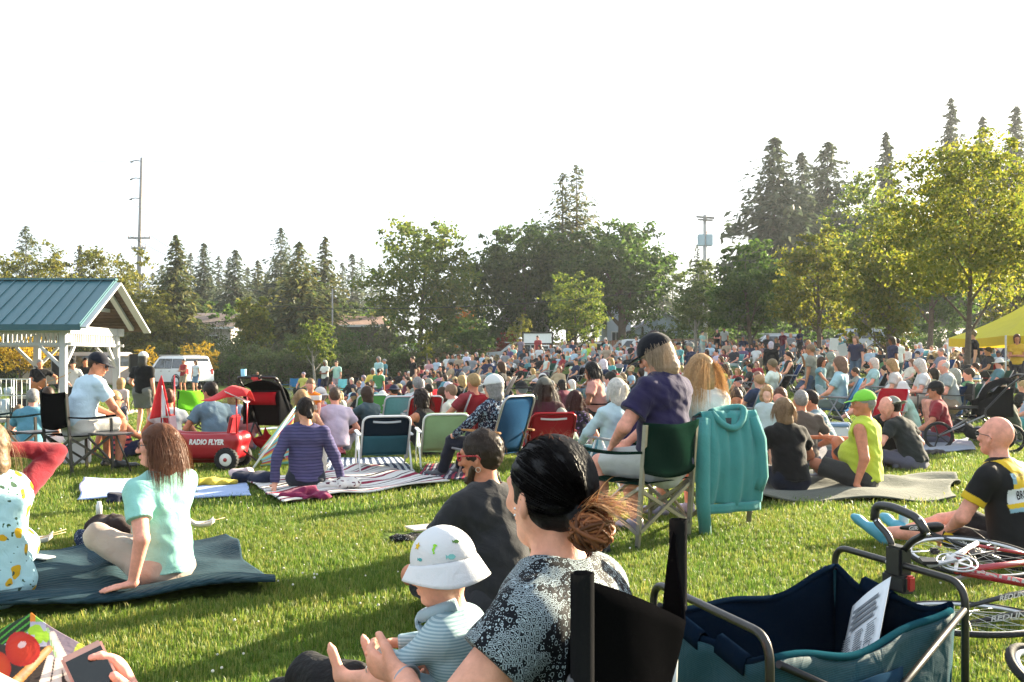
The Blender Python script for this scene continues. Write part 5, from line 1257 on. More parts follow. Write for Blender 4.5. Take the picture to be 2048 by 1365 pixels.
C7 = G(985, 10.3); Y7 = rzdir(-.80, .60); beach_chair('blue high-backed camp chair with wooden arms under the lady in white cap', C7, Y7, (.020, .065, .14), (.40, .40, .41), (.42, .20, .07), Wd=.55, seat=.30, top=.92, recl=.22)
C8 = G(1090, 11.6); beach_chair('red beach chair with white strip under the woman in grey cap', C8, rzdir(-.2, .98), (.30, .012, .018), (.30, .015, .02), (.3, .02, .02), strip=(.6, .55, .56))
C9 = G(1238, 9.8); Y9 = rzdir(-.55, .84); beach_chair('purple camp chair with a white label under the white-haired woman', C9, Y9, (.040, .030, .10), (.72, .72, .72), (.25, .25, .26), Wd=.50, seat=.26, top=.78, recl=.25)
C10 = G(368, 17.0); director_chair('lime green folding chair standing empty by the red wagon', C10, rzdir(-.75, .65), (.16, .50, .03), (.03, .03, .03), Wd=.56, seat=.40, top=.86)
for (px, d, col, lab) in ((580, 46, (.03, .17, .34), 'bright blue folding chair standing empty at the lawn edge'), (636, 45, (.02, .06, .20), 'dark blue folding chair standing empty beside the man in yellow'), (677, 44, (.22, .60, .62), 'pale aqua folding chair standing empty near the pink toddler'), (700, 45, (.01, .012, .02), 'black folding chair at the lawn edge beside the shrubs')):
 director_chair(lab, G(px, d), rzdir(-.5, -.85), col, (.2, .2, .2))
# ---- red wagon
def red_wagon():
 d = 11.4; c = G(412, d); r = empty('toy_wagon', c, math.radians(-4)); red = surf('red_moulded_plastic', (.33, .010, .018), rough=.35, namt=.08, nscale=4, spec=.5, bump=.0008, bscale=80)
 L, Wd, z0, z1 = .98, .44, .12, .43
 s = SDF(.011)
 def ring(z, l, w): return z, l, w
 f = SDF(.011); f.ell((0, 0, 0), (.01, .01, .01))
 f = SDF(.011)
 for sx in (-1, 1):
  f.rc((sx * .36, -.13, .22), (sx * .41, -.15, .36), .08, .08, k=.03); f.rc((sx * .36, .13, .22), (sx * .41, .15, .36), .08, .08, k=.03)
 for sy in (-1, 1): f.rc((-.40, sy * .15, .36), (.40, sy * .15, .36), .075, .075, k=.04); f.rc((-.36, sy * .12, .21), (.36, sy * .12, .21), .085, .085, k=.06); f.rc((-.38, sy * .14, .28), (.38, sy * .14, .28), .07, .07, k=.05)
 for sx in (-1, 1): f.rc((sx * .40, -.15, .36), (sx * .40, .15, .36), .075, .075, k=.04); f.rc((sx * .36, -.12, .22), (sx * .36, .12, .22), .085, .085, k=.04)
 f.rc((-.3, 0, .17), (.3, 0, .17), .10, .10, k=.05)
 f.ell((0, 0, .52), (.42, .17, .24), None, k=.03, op='sub')
 V, Q = f.build(); body = link('body', mesh_np('body', V, Q, True, [red]), r)
 text_on('RADIO FLYER', body, (.09, -.3, .335), (1, 0, 0), (0, 0, 1), .085, flat_m(), parent=body, shear=.25, bold=.004, color=(.75, .73, .72), width=.42)
 for sx in (-1, 1):
  for sy in (-1, 1):
   w = empty('wheel', (0, 0, 0), 0, r); cc = Vector((sx * .34, sy * .235, .135))
   MB().lathe([(.075, .035), (.12, .045), (.135, .03), (.135, -.03), (.12, -.045), (.075, -.035)], cc, (0, sy, 0), 24).build('tyre', rubber_m(), w)
   for k in range(22):
    a = 2 * math.pi * k / 22; MB().box(cc + Vector((.135 * math.cos(a), 0, .135 * math.sin(a))), (.014, .07, .014), M=np_to(rot('Y', -math.degrees(a)))).build('tread', rubber_m(), w) if sy == -1 and sx == 1 else None
   MB().lathe([(0, .045), (.03, .046), (.07, .036), (.078, .03), (.078, -.02)], cc, (0, sy, 0), 20).build('hub', plast_m(), w, (.70, .69, .66)); MB().lathe([(0, .056), (.022, .053), (.024, .044)], cc, (0, sy, 0), 12).build('hub_cap', plast_m(), w, (.33, .02, .02))
 for sx, tl in ((-.44, -8), (.34, 12)):
  M = np_to(rot('Y', tl)); MB().box((sx, 0, .52), (.045, .30, .26), M=M, bev=.02).build('seat_back', red, r); MB().box((sx - .03 if sx > 0 else sx + .03, 0, .53), (.012, .20, .20), M=M, bev=.005).build('seat_pad', cloth_m(), r, (.6, .42, .44))
 for x, y in ((-.47, -.18), (.44, -.18), (-.47, .18), (.44, .18)): MB().tube([(x, y, .38), (x, y, .92 if x > 0 else 1.12)], .009, 7).build('canopy_pole', metal_m(), r, (.42, .05, .06))
 MB().tube([(.46, 0, .22), (.62, .0, .10), (.98, -.02, .14)], .012, 7).build('pull_handle', metal_m(), r, (.05, .05, .05))
 tag(r, 'red moulded plastic pull wagon with white lettering', 'wagon')
 cr, cw = (.62, .03, .035), (.74, .70, .71)
 k = MB().sheet(9, 13, lambda u, v: (-.475 - .10 * v * (1 - u) + .03 * math.sin(6 * v), -.185 - .02 * math.sin(5 * v), 1.12 - .50 * v * (1 - .0 * u) + .0) if False else (-.47 + (u - .55) * .26 * v ** .8, -.18 - .03 * math.sin(9 * u) * v, 1.12 - .52 * v + .05 * u * v), .004)
 a = k.build('canopy_flap', cloth_m(), r, cr); MB().sheet(5, 9, lambda u, v: (-.45 + (u - .1) * .10 * v, -.205 - .01 * math.sin(7 * u), 1.0 - .38 * v), .003).build('canopy_band', cloth_m(), a, cw)
 b = MB().sheet(13, 9, lambda u, v: (.05 + u * .55, -.30 + .30 * v, .93 - .02 - .12 * abs(u - .55) * 1.2 + .06 * math.sin(math.pi * v) - .05 * math.sin(4 * u + 3 * v)), .004).build('canopy_flap', cloth_m(), r, cr)
 MB().sheet(7, 7, lambda u, v: (.34 + u * .22, -.305 + .25 * v, .945 - .10 * u - .03 * math.sin(3 * v) - .03 * v), .003).build('canopy_band', cloth_m(), b, cw)
red_wagon()
# ---- strollers
def stroller(label, loc, yaw, jog=False, red=(.30, .01, .015)):
 r = empty('stroller', loc, yaw); dk = (.012, .012, .013); tm, cm = metal_m(), cloth2_m()
 wr = .20 if jog else .13
 ws = [(-.27, -.30), (.27, -.30), (0, .58)] if jog else [(-.26, -.26), (.26, -.26), (-.24, .38), (.24, .38)]
 for (x, y) in ws:
  w = empty('wheel', (0, 0, 0), 0, r); c = Vector((x, y, wr))
  MB().tube([c + Vector((0, wr * .92 * math.cos(a), wr * .92 * math.sin(a))) for a in np.linspace(0, 6.283, 24, endpoint=False)], wr * .12, 7, closed=True).build('tyre', rubber_m(), w)
  sp = MB()
  for k in range(5): a = k * 1.2566; sp.bar(c, c + Vector((0, wr * .85 * math.cos(a), wr * .85 * math.sin(a))), .02, .018)
  sp.lathe([(.0, .03), (.03, .025), (.03, -.025), (0, -.03)], c, (1, 0, 0), 12); sp.build('rim', plast_m(), w, (.25, .25, .26) if not jog else (.02, .02, .02))
 for s in (-1, 1):
  MB().tube(arc_pts([(s * .26, -.28, wr), (s * .25, .05, .55), (s * .25, -.30, .95), (s * .25, -.44, 1.05)], .1), .014, 8).build('frame_tube', tm, r, (.06, .06, .065))
  MB().tube([(s * .25, .02, .52), (s * (.22 if not jog else .03), .38 if not jog else .58, wr)], .013, 8).build('frame_tube', tm, r, (.3, .3, .31) if jog else (.06, .06, .065))
 hb = MB(); hb.tube(arc_pts([(-.25, -.42, 1.04), (-.24, -.50, 1.09), (.24, -.50, 1.09), (.25, -.42, 1.04)], .06), .019, 8); hb.build('handlebar', plast_m(), r, dk)
 if not jog: MB().box((0, -.50, 1.09), (.16, .09, .06), bev=.02).build('parent_console', plast_m(), r, dk); MB().box((0, -.55, 1.075), (.09, .02, .035), bev=.008).build('release_button', plast_m(), r, (.45, .02, .02)); MB().lathe([(.033, 0), (.036, .09), (.033, .09), (.030, .005)], (-.17, -.49, 1.10), seg=14).build('cup', plast_m(), r, (.25, .6, .75))
 MB().sheet(9, 11, lambda u, v: ((u - .5) * .42, .22 - .48 * v, .42 + (.05 if v < .4 else 0) + max(0, v - .35) * .75), .02).build('seat', cm, r, dk)
 can = MB().sheet(11, 11, lambda u, v: ((u - .5) * .48, -.25 + (.36 * math.sin(v * 1.9)) * 1.0 - .10, .62 + .36 * math.cos(v * 1.5) + .07 * math.sin(math.pi * u)), .008).build('canopy', cm, r, dk)
 MB().sheet(7, 5, lambda u, v: ((u - .5) * .36, -.325 - .03 * math.sin(math.pi * v), .74 + .16 * v), .01).build('canopy_pocket', cm, can, red)
 for s in (-1, 1): MB().sheet(7, 7, lambda u, v: (s * .235, -.35 + .45 * u, .50 + .42 * v * (1 - .5 * u)), .006).build('side_panel', cm, r, dk)
 MB().sheet(9, 9, lambda u, v: ((u - .5) * .42, -.24 + .5 * v, .17 + .14 * (abs(u - .5) * 2) ** 4 + .12 * (abs(v - .5) * 2) ** 6), .006).build('basket', cm, r, red if not jog else (.03, .03, .03))
 MB().tube(arc_pts([(-.23, .0, .62), (-.2, .34, .62), (.2, .34, .62), (.23, .0, .62)], .1), .015, 7).build('bumper_bar', plast_m(), r, dk)
 return tag(r, label, 'stroller')
stroller('black and red stroller with a blue cup on its console', G(545, 12.2), rzdir(.15, .99))
stroller('black three-wheeled jogging stroller beside the man in red', G(1965, 13.6), rzdir(-.9, .25), jog=True, red=(.35, .03, .06))
# ---- blankets and mats (their ground is kept clear of grass)
def GP(px, py):
 """ground point seen at a photo pixel (near field)"""
 d = 5.0
 for _ in range(30):
  x = (px - 1024) * d / FPX; d = .5 * d + .5 * (CZ - gz(x, d)) * FPX / max(1e-3, py - HZ)
 return Vector(((px - 1024) * d / FPX, d, 0))
def blanket(name, label, corners, mat, color=None, nu=46, nv=30, th=.012, lift=.03, wav=.018, fr=7.0, seed=1, hump=None, cat='blanket', uvs=1.0):
 """corners: four ground points (a,b,c,d) around the sheet"""
 a, b, c, e = [Vector((p[0], p[1], 0)) for p in corners]; KEEP_OUT.append([(p.x, p.y) for p in ((a * .98 + (b + c + e) * .0067), (b * .98 + (a + c + e) * .0067), (c * .98 + (a + b + e) * .0067), (e * .98 + (a + b + c) * .0067))])
 rs = random.Random(seed); ph = [rs.random() * 6 for _ in range(8)]
 o = (a + b + c + e) / 4; o.z = gz(o.x, o.y)
 def f(u, v):
  p = a * (1 - u) * (1 - v) + b * u * (1 - v) + c * u * v + e * (1 - u) * v
  p += Vector((math.sin(8 * u + ph[0]) * .03, math.sin(9 * v + ph[1]) * .03, 0)) * (wav / .018)
  z = gz(p.x, p.y) + lift + wav * (math.sin(fr * (p.x * 1.0 + .5 * p.y) + ph[2] + 1.5 * math.sin(3 * p.y + ph[3])) * .5 + .5) + wav * .6 * (math.sin(fr * 1.6 * (p.y - .3 * p.x) + ph[4] + 1.3 * math.sin(4 * p.x)) * .5 + .5)
  if hump: z += hump(u, v)
  return Vector((p.x, p.y, z)) - o
 m = MB().sheet(nu, nv, f, th); ob = m.build(name, mat, color=color, loc=o)
 uv = ob.data.uv_layers.new(name='UVMap'); n1 = nu * nv
 for lp in ob.data.loops:
  i = lp.vertex_index % n1; uv.data[lp.index].uv = ((i % nu) / (nu - 1), (i // nu) / (nv - 1) * uvs)
 return tag(ob, label, cat), f
def quilt_m():
 m, t, p, out = new_mat('quilted_teal_cloth'); L = t.links; tc = N(t, 'ShaderNodeTexCoord'); mp = N(t, 'ShaderNodeMapping'); mp.inputs['Rotation'].default_value = (0, 0, .8); L.new(tc.outputs['Object'], mp.inputs[0])
 w = N(t, 'ShaderNodeTexWave', inp={'Scale': 9.0, 'Distortion': 3.0, 'Detail': 1.0, 'Detail Scale': .6}); L.new(mp.outputs[0], w.inputs['Vector'])
 no = N(t, 'ShaderNodeTexNoise', inp={'Scale': 5.0, 'Detail': 5.0}); L.new(tc.outputs['Object'], no.inputs['Vector'])
 r = ramp(t, no.outputs[0], [(.3, (.012, .034, .048)), (.7, (.028, .062, .080))]); L.new(r.outputs[0], p.inputs['Base Color']); p.inputs['Roughness'].default_value = .85; p.inputs['Specular IOR Level'].default_value = .15
 b = N(t, 'ShaderNodeBump', inp={'Strength': 1.0, 'Distance': .012}); L.new(w.outputs[0], b.inputs['Height'])
 b2 = N(t, 'ShaderNodeBump', inp={'Strength': 1.0, 'Distance': .02}); L.new(no.outputs[0], b2.inputs['Height']); L.new(b.outputs[0], b2.inputs['Normal']); L.new(b2.outputs[0], p.inputs['Normal']); return m
QC = [GP(-60, 1262), GP(500, 1212), GP(478, 1092), GP(-40, 1140)]
QC = [GP(-80, 1255), GP(548, 1190), GP(452, 1086), GP(-60, 1128)]
QUILT, _ = blanket('quilt', 'dark teal quilted blanket under the woman in mint shirt', QC, quilt_m(), nu=80, nv=44, th=.022, lift=.030, wav=.040, fr=7.0, seed=4, hump=lambda u, v: .035 * math.exp(-((v - .04) / .07) ** 2) + .05 * math.exp(-((u - .52) / .05) ** 2 - ((v - .55) / .3) ** 2))
W_ = (.62, .60, .57); R_ = (.22, .02, .05); K_ = (.035, .03, .035)
STRIPE_M = stripes_m('woven_striped_cloth', [(0, W_), (.10, R_), (.16, W_), (.24, K_), (.31, W_), (.36, R_), (.38, W_), (.50, (.45, .42, .40)), (.54, W_), (.62, K_), (.65, W_), (.74, R_), (.84, W_), (.90, K_), (.93, W_)], 2.2, axis='V', warp=.02)
SB = [GP(498, 982), GP(640, 1020), GP(912, 968), GP(735, 934)]
blanket('striped_blanket', 'white picnic blanket with maroon and black stripes under the woman in purple', [GP(560, 1016), GP(908, 970), GP(742, 934), GP(488, 968)], STRIPE_M, nu=70, nv=46, lift=.028, wav=.030, fr=6.5, seed=9)
blanket('towel', 'pale lavender towel with blue edge left of the mint-shirted woman', [GP(160, 1006), GP(282, 1000), GP(330, 966), GP(168, 966)], stripes_m('lavender_towel', [(0, (.30, .38, .62)), (.30, (.50, .46, .60)), (.55, (.56, .50, .62)), (.8, (.45, .44, .62))], 1.0, axis='V', warp=.05), seed=2, cat='towel', wav=.02)
blanket('towel', 'light blue towel beside the striped picnic blanket', [GP(385, 1002), GP(502, 998), GP(492, 968), GP(388, 970)], cloth_m(), (.28, .38, .60), seed=3, cat='towel', wav=.012)
blanket('blanket', 'rumpled olive green blanket under the man in lime vest', [GP(1470, 1006), GP(1900, 1004), GP(1915, 962), GP(1500, 956)], cloth_m(), (.065, .075, .055), nu=90, nv=40, seed=6, wav=.05, fr=5.5, lift=.02)
blanket('blanket', 'grey-blue rumpled blanket behind the tote bag', [GP(1830, 914), GP(1960, 908), GP(1940, 884), GP(1820, 892)], cloth_m(), (.22, .25, .30), seed=7, wav=.035)
blanket('mat', 'navy and white chequered mat behind the striped blanket', [GP(625, 945), GP(830, 948), GP(800, 920), GP(640, 922)], stripes_m('navy_white_mat', [(0, (.55, .58, .62)), (.5, (.03, .05, .10))], 14, axis='U', warp=.03), seed=8, cat='mat', wav=.008)
blanket('blanket', 'plaid picnic cloth beneath the blue high-backed chair', [GP(830, 962), GP(985, 968), GP(1000, 938), GP(850, 935)], stripes_m('plaid_cloth', [(0, (.04, .03, .06)), (.3, (.30, .03, .06)), (.55, (.05, .04, .07)), (.75, (.4, .38, .4))], 9, axis='U', warp=.03), seed=11, wav=.02)
blanket('blanket', 'red cloth on the grass behind the striped blanket', [GP(655, 915), GP(700, 918), GP(690, 903), GP(650, 904)], cloth_m(), (.28, .02, .03), seed=12, wav=.03, nu=24, nv=14)
blanket('blanket', 'pale blanket under the group left of the aisle', [Vector((-6.6, 23.5, 0)), Vector((-4.2, 23.0, 0)), Vector((-4.0, 25.2, 0)), Vector((-6.4, 25.6, 0))], cloth_m(), (.40, .46, .50), seed=13, wav=.02, nu=24, nv=18)
blanket('blanket', 'white sheet on the far lawn under reclining people', [Vector((-9.6, 35, 0)), Vector((-6.8, 35, 0)), Vector((-6.6, 37, 0)), Vector((-9.2, 37, 0))], cloth_m(), (.55, .56, .55), seed=14, wav=.02, nu=20, nv=14)
# ---- soft things lying about
def heap(name, label, loc, size, color, seed, cat, mat=None, rz=0.0, h=None, amp=.03, flat=.0):
 """crumpled cloth: rumpled closed lump resting on the ground"""
 f = SDF(max(size) / 26); rs = random.Random(seed); sx, sy, sz = size
 for i in range(5): f.rc((rs.uniform(-.32, .32) * sx, rs.uniform(-.3, .3) * sy, sz * .32), (rs.uniform(-.36, .36) * sx, rs.uniform(-.32, .32) * sy, sz * rs.uniform(.25, .6)), min(sy, sx) * .20, min(sx, sy) * .15, k=sz * .5, sq=((0, 0, 1), max(.2, min(1, sz / max(.01, min(sx, sy)) * 1.2))))
 f.noise(amp, 16 / max(.15, min(sx, sy)) * .5, seed); f.cut((0, 0, .0), (0, 0, -1))
 V, Q = f.build(); o = link(name, mesh_np(name, V, Q, True, [mat or cloth_m()]), None, loc, rz, color); return tag(o, label, cat)
def at(px, py, z=0.0): p = GP(px, py); p.z = gz(p.x, p.y) + z; return p
heap('jacket', 'crumpled navy jacket on the striped blanket', at(510, 972, .03), (.55, .30, .16), (.015, .02, .045), 1, 'jacket')
heap('sweater', 'folded yellow sweater between the two towels', at(425, 978, .03), (.48, .28, .10), (.55, .42, .05), 2, 'sweater')
heap('bag', 'white knitted bag with maroon diamond pattern on the striped blanket', at(680, 984, .03), (.52, .30, .14), (.5, .45, .42), 3, 'bag', mat=spots_m('diamond_knit', (.62, .58, .54), [(16, .30, (.10, .03, .05), 0), (30, .2, (.62, .58, .54), 2)]))
heap('towel', 'maroon towel crumpled at the edge of the striped blanket', at(605, 1004, .02), (.62, .26, .13), (.20, .02, .07), 4, 'towel', amp=.045)
heap('towel', 'pink and white towel bundled behind the navy jacket', at(478, 962, .03), (.35, .24, .14), (.55, .42, .43), 5, 'towel')
heap('bag', 'navy white-speckled cloth bag beside the beige trousers', at(178, 1098, .02), (.42, .26, .16), (.02, .03, .06), 6, 'bag', mat=spots_m('navy_speckle', (.015, .025, .055), [(60, .25, (.45, .5, .6), 0)]))
heap('bag', 'dark brown handbag behind the beige-trousered knees', at(225, 1078, .02), (.34, .24, .20), (.028, .016, .014), 7, 'bag')
heap('bag', 'black drawstring bag on the grass behind the hair bun', at(1205, 1102, .0), (.42, .30, .16), (.014, .018, .02), 8, 'bag')
heap('bag', 'black strap bag behind the mint-shirted woman', at(245, 1008, .02), (.30, .20, .10), (.01, .012, .03), 9, 'bag')
heap('bag', 'small black rucksack on the lawn among the seated group', G(818, 18.5), (.32, .26, .26), (.012, .012, .014), 10, 'bag')
heap('cloth', 'pink shawl lying on the lawn by the far green chair', G(768, 16.5), (.7, .4, .10), (.35, .25, .28), 11, 'cloth')
heap('cloth', 'black patterned cloth on the grass beside the charcoal-shirted man', at(822, 1084, .005), (.48, .26, .07), (.012, .012, .013), 12, 'cloth', mat=spots_m('paisley', (.010, .010, .011), [(46, .22, (.55, .55, .53), 0)]))
p = at(852, 1074, .07); o = MB().box((0, 0, 0), (.26, .20, .012), bev=.003).build('notebook', plast_m(), None, (.55, .48, .40), p, .5); tag(o, 'open cream notebook on the patterned black cloth', 'notebook')
KEEP_OUT.append([(p.x - .3, p.y - .2), (p.x + .2, p.y - .2), (p.x + .2, p.y + .2), (p.x - .3, p.y + .2)])
for (px, py, lab) in ((78, 1112, 'paper tray with bamboo skewers by the lemon dress'), (405, 1078, 'paper tray with a skewer behind the mint-shirted woman')):
 p = at(px, py, .09); r = empty('snack_tray', p, .4); MB().sheet(7, 7, lambda u, v: ((u - .5) * .16, (v - .5) * .11, .03 * ((abs(u - .5) * 2) ** 4 + (abs(v - .5) * 2) ** 4)), .003).build('tray', plast_m(), r, (.66, .60, .52))
 for k in range(2 if px < 100 else 1): MB().tube([(-.02, .01 * k, .02), (.16, .03 + .03 * k, .05 + .015 * k)], .0026, 6).build('skewer', wood_m(), r, (.55, .40, .22))
 tag(r, lab, 'snack')
p = at(84, 1147, .10); o = MB().box((0, 0, 0), (.085, .15, .009), bev=.004).build('phone', plast_m(), None, (.62, .62, .62), p, 1.1); tag(o, 'white phone lying on the teal quilt', 'phone')
o = MB().lathe([(0, 0), (.022, 0), (.022, .07), (.015, .085), (.015, .10), (0, .10)], seg=14).build('bottle', plast_m(), None, (.72, .72, .72), at(198, 1068, .14)); tag(o, 'small white capped bottle beside the brown handbag', 'bottle')
p = at(1668, 893); r = empty('cooler_box', p, -.3); MB().box((0, 0, .15), (.40, .30, .30), bev=.02).build('tub', plast_m(), r, (.62, .64, .66)); MB().box((0, 0, .325), (.42, .32, .05), bev=.015).build('lid', plast_m(), r, (.16, .27, .42)); MB().tube(arc_pts([(-.21, 0, .24), (-.24, 0, .36), (.24, 0, .36), (.21, 0, .24)], .05), .01, 7).build('handle', plast_m(), r, (.7, .7, .7)); MB().box((.05, -.152, .14), (.10, .006, .09)).build('sticker', flat_m(), r, (.25, .45, .6)); tag(r, 'white and blue cooler box beside the man in lime vest', 'cooler')
def tote():
 p = at(1808, 914); r = empty('tote_bag', p, .1)
 pm = spots_m('comic_print', (.55, .48, .40), [(9, .34, (.50, .10, .06), 0), (11, .3, (.55, .38, .06), 3), (13, .28, (.06, .09, .18), 7), (16, .26, (.50, .30, .30), 11), (26, .2, (.65, .62, .58), 5)], rough=.5)
 s = MB(); s.sheet(13, 9, lambda u, v: ((u - .5) * .40, -.09 + .012 * math.sin(9 * u), .015 + .32 * v), .006); s.sheet(13, 9, lambda u, v: ((u - .5) * .40, .09 + .012 * math.sin(8 * u), .015 + .30 * v), .006)
 for k in (-1, 1): s.sheet(5, 9, lambda u, v: (k * (.20 + .012 * math.sin(math.pi * u)), -.09 + .18 * u, .015 + .31 * v), .006)
 s.box((0, 0, .012), (.40, .18, .012)); bo = s.build('body', pm, r)
 for x in (-.09, .06):
  MB().sheet(3, 9, lambda u, v: (x + (u - .5) * .028, -.108, .02 + .33 * v), .004).build('strap', cloth_m(), r, (.20, .012, .03))
 MB().tube(arc_pts([(-.09, -.10, .34), (-.06, -.13, .28), (.04, -.13, .28), (.06, -.10, .34)], .03), .010, 6).build('handle', cloth_m(), r, (.20, .012, .03))
 tag(r, 'colourful printed tote bag with maroon straps on the grass', 'tote bag')
tote()
for (px, py, c, lab) in ((1633, 960, (.62, .60, .56), 'tall white cup beside the woman in black'),):
 o = MB().lathe([(0, 0), (.030, 0), (.038, .13), (.040, .13), (.040, .145), (.036, .15), (0, .15)], seg=16).build('drink_cup', plast_m(), None, c, at(px, py, .02)); tag(o, lab, 'cup')
heap('bag', 'black nappy bag beside the jogging stroller', at(1915, 868), (.45, .32, .30), (.012, .012, .013), 15, 'bag')
heap('shoes_bag', 'dark open bag with shoes beside the tote bag', at(1862, 912), (.45, .25, .12), (.05, .045, .045), 16, 'bag')
o = MB().box((0, 0, .17), (.30, .22, .34), bev=.02).build('insulated_bag', plast_m(), None, (.58, .58, .60), G(155, 11.9), .3); tag(o, 'grey-white insulated bag behind the black chair', 'bag')
def pole_towel():
 r = empty('umbrella_pole', G(500, 11.0)); MB().tube([(0, 0, 0), (.42, .4, .72)], .014, 8).build('pole', plast_m(), r, (.70, .69, .70)); tag(r, 'slanting white pole leaning from the wagon to the stroller', 'pole')
 sm_ = stripes_m('beach_towel_stripes', [(0, (.20, .48, .52)), (.18, (.45, .45, .12)), (.3, (.55, .18, .05)), (.45, (.35, .04, .16)), (.58, (.20, .48, .52)), (.75, (.50, .22, .08)), (.88, (.15, .35, .42))], 3.2, axis='V', warp=.01)
 def f(u, v): return Vector((.05 + .34 * u + .02 * math.sin(8 * v), .10 + .25 * u, .05 + (.70 * (.30 + .70 * u)) * v + .01))
 o = MB().sheet(16, 16, f, .012).build('towel', sm_, loc=G(508, 11.1)); uv = o.data.uv_layers.new(name='UVMap')
 for lp in o.data.loops: i = lp.vertex_index % 256; uv.data[lp.index].uv = ((i % 16) / 15, (i // 16) / 15)
 tag(o, 'brightly striped beach towel propped under the slanting pole', 'towel')
pole_towel()
# ---- blue folding wagon in the foreground
def garden_wagon():
 z = .55; A, B, C, D = [Vector((1.157, 3.4, 0)), Vector((1.335, 2.88, 0)), Vector((.464, 2.88, 0)), Vector((.642, 2.36, 0))]
 o = (A + B + C + D) / 4; o.z = 0; r = empty('folding_wagon', o); q = lambda p, zz: Vector((p.x - o.x, p.y - o.y, zz))
 teal, navy, tub = (.009, .048, .066), (.0035, .009, .020), (.05, .048, .046); cm = cloth2_m()
 mesh = stripes_m('teal_mesh_cloth', [(0, (.010, .055, .074)), (.55, (.006, .032, .046))], 170, axis='Z', rough=.7)
 def wall(nm, P, Q, mt, col, inn, seed, par=r):
  n = (Q - P).cross(Vector((0, 0, 1))).normalized() * inn
  rs = random.Random(seed); ph = rs.random() * 6
  def f(u, v):
   p = P.lerp(Q, u); sag = -.045 * math.sin(math.pi * u) * v - .012 * math.sin(11 * u + ph) * v
   w = .016 * math.sin(math.pi * u) * math.sin(math.pi * v) + .010 * math.sin(13 * u + 7 * v + ph) * math.sin(math.pi * u)
   k = p - n * (w + .004) - n * -.02 * (1 - v); return q(k, .17 + (z - .17) * v + sag)
  return MB().sheet(26, 12, f, .005).build(nm, mt, par, col)
 for i, (P, Q) in enumerate(((A, B), (C, A), (D, C), (B, D))):
  wall('side_panel', P, Q, mesh, None, 1.0, i)
  ctr = (A + B + C + D) / 4; P2, Q2 = P.lerp(ctr, .022), Q.lerp(ctr, .022); wall('lining', P2, Q2, cm, navy, 1.0, i)
  rs = random.Random(i); ph = rs.random() * 6
  MB().tube([q(P.lerp(Q, t), z + .004 - .045 * math.sin(math.pi * t) - .012 * math.sin(11 * t + ph)) for t in np.linspace(0.01, .99, 20)], .011, 8).build('rim_binding', cm, r, navy if i != 3 else teal)
  MB().tube([q(P2, .19), q(P2, z)], .006, 6).build('corner_seam', cm, r, teal)
 MB().sheet(14, 10, lambda u, v: q((A * (1 - u) + B * u) * v + (C * (1 - u) + D * u) * (1 - v), .175 + .012 * math.sin(6 * u + 5 * v)), .008).build('floor_panel', cm, r, navy)
 for (P, Q) in ((A, B), (C, D)):
  e = (Q - P).normalized() * .03; outw = ((P + Q) / 2 - (A + B + C + D) / 4).normalized() * .03
  MB().tube(arc_pts([q(P - e + outw, .10), q(P - e + outw, z + .075), q(Q + e + outw, z + .075), q(Q + e + outw, .10)], .07, 7), .0115, 10).build('end_frame', metal_m(), r, tub)
  for X in (P, Q):
   w = empty('wheel', (0, 0, 0), 0, r); c = q(X + outw * 1.2, .10); ax = (Q - P).normalized()
   MB().lathe([(.05, .025), (.09, .03), (.10, .02), (.10, -.02), (.09, -.03), (.05, -.025)], c, ax, 20).build('tyre', rubber_m(), w); MB().lathe([(0, .03), (.05, .022), (.05, -.022), (0, -.03)], c, ax, 16).build('hub', plast_m(), w, (.1, .1, .1))
 for (P, Q, s) in ((A, C, 1), (B, D, -1)):
  n = (Q - P).cross(Vector((0, 0, 1))).normalized(); n = n if n.dot(P - (A + B) / 2) > 0 else -n
  for k, (a0, a1) in enumerate((((P, .14), (Q, z)), ((P, z), (Q, .14)))): MB().tube([q(a0[0] + n * (.025 + .012 * k), a0[1]), q(a1[0] + n * (.025 + .012 * k), a1[1])], .010, 8).build('cross_bar', metal_m(), r, (.03, .03, .032))
 MB().bar(q(B + Vector((-.16, -.10, 0)), .40), q(B + Vector((-.10, -.058, 0)), .47), .022, .004, up=(0, -1, .2)).build('warning_label', flat_m(), r, (.62, .48, .03))
 pk = MB().sheet(10, 8, lambda u, v: q(D.lerp(B, .34 + .34 * u) + Vector((-.01, -.035 - .03 * math.sin(math.pi * u), 0)), .22 + .23 * v - .03 * abs(u - .5)), .006).build('side_pocket', cm, r, (.014, .035, .065))
 for (P, Q, t) in ((A, B, .42), (C, D, .3), (C, D, .72)):
  p = P.lerp(Q, t); e = (Q - P).normalized(); MB().sheet(6, 7, lambda u, v: q(p + e * (.14 * (u - .5)) + Vector((.02 * math.cos(3.1 * v), .02 * math.sin(3 * v) * .3, 0)), z - .05 + .055 * math.sin(3.0 * v) - .02 * u), .004).build('hem_flap', cm, r, navy)
 m = (A + B) / 2 + (B - A) * .03; e = (B - A).normalized(); outw = ((A + B) / 2 - (C + D) / 2).normalized() * .035; bz = z + .075
 hb = MB().box(q(m + outw, bz + .01), (.075, .05, .10), rz=math.atan2(e.y, e.x), bev=.008).build('handle_block', plast_m(), r, (.012, .012, .013)); MB().box(q(m + outw * 1.1 + e * .05, bz - .055), (.025, .03, .05), rz=math.atan2(e.y, e.x), bev=.006).build('lock_button', plast_m(), hb, (.35, .02, .02))
 MB().box(q(m + outw, bz - .06), (.11, .05, .06), rz=math.atan2(e.y, e.x), bev=.008).build('hinge_block', plast_m(), r, (.014, .014, .015))
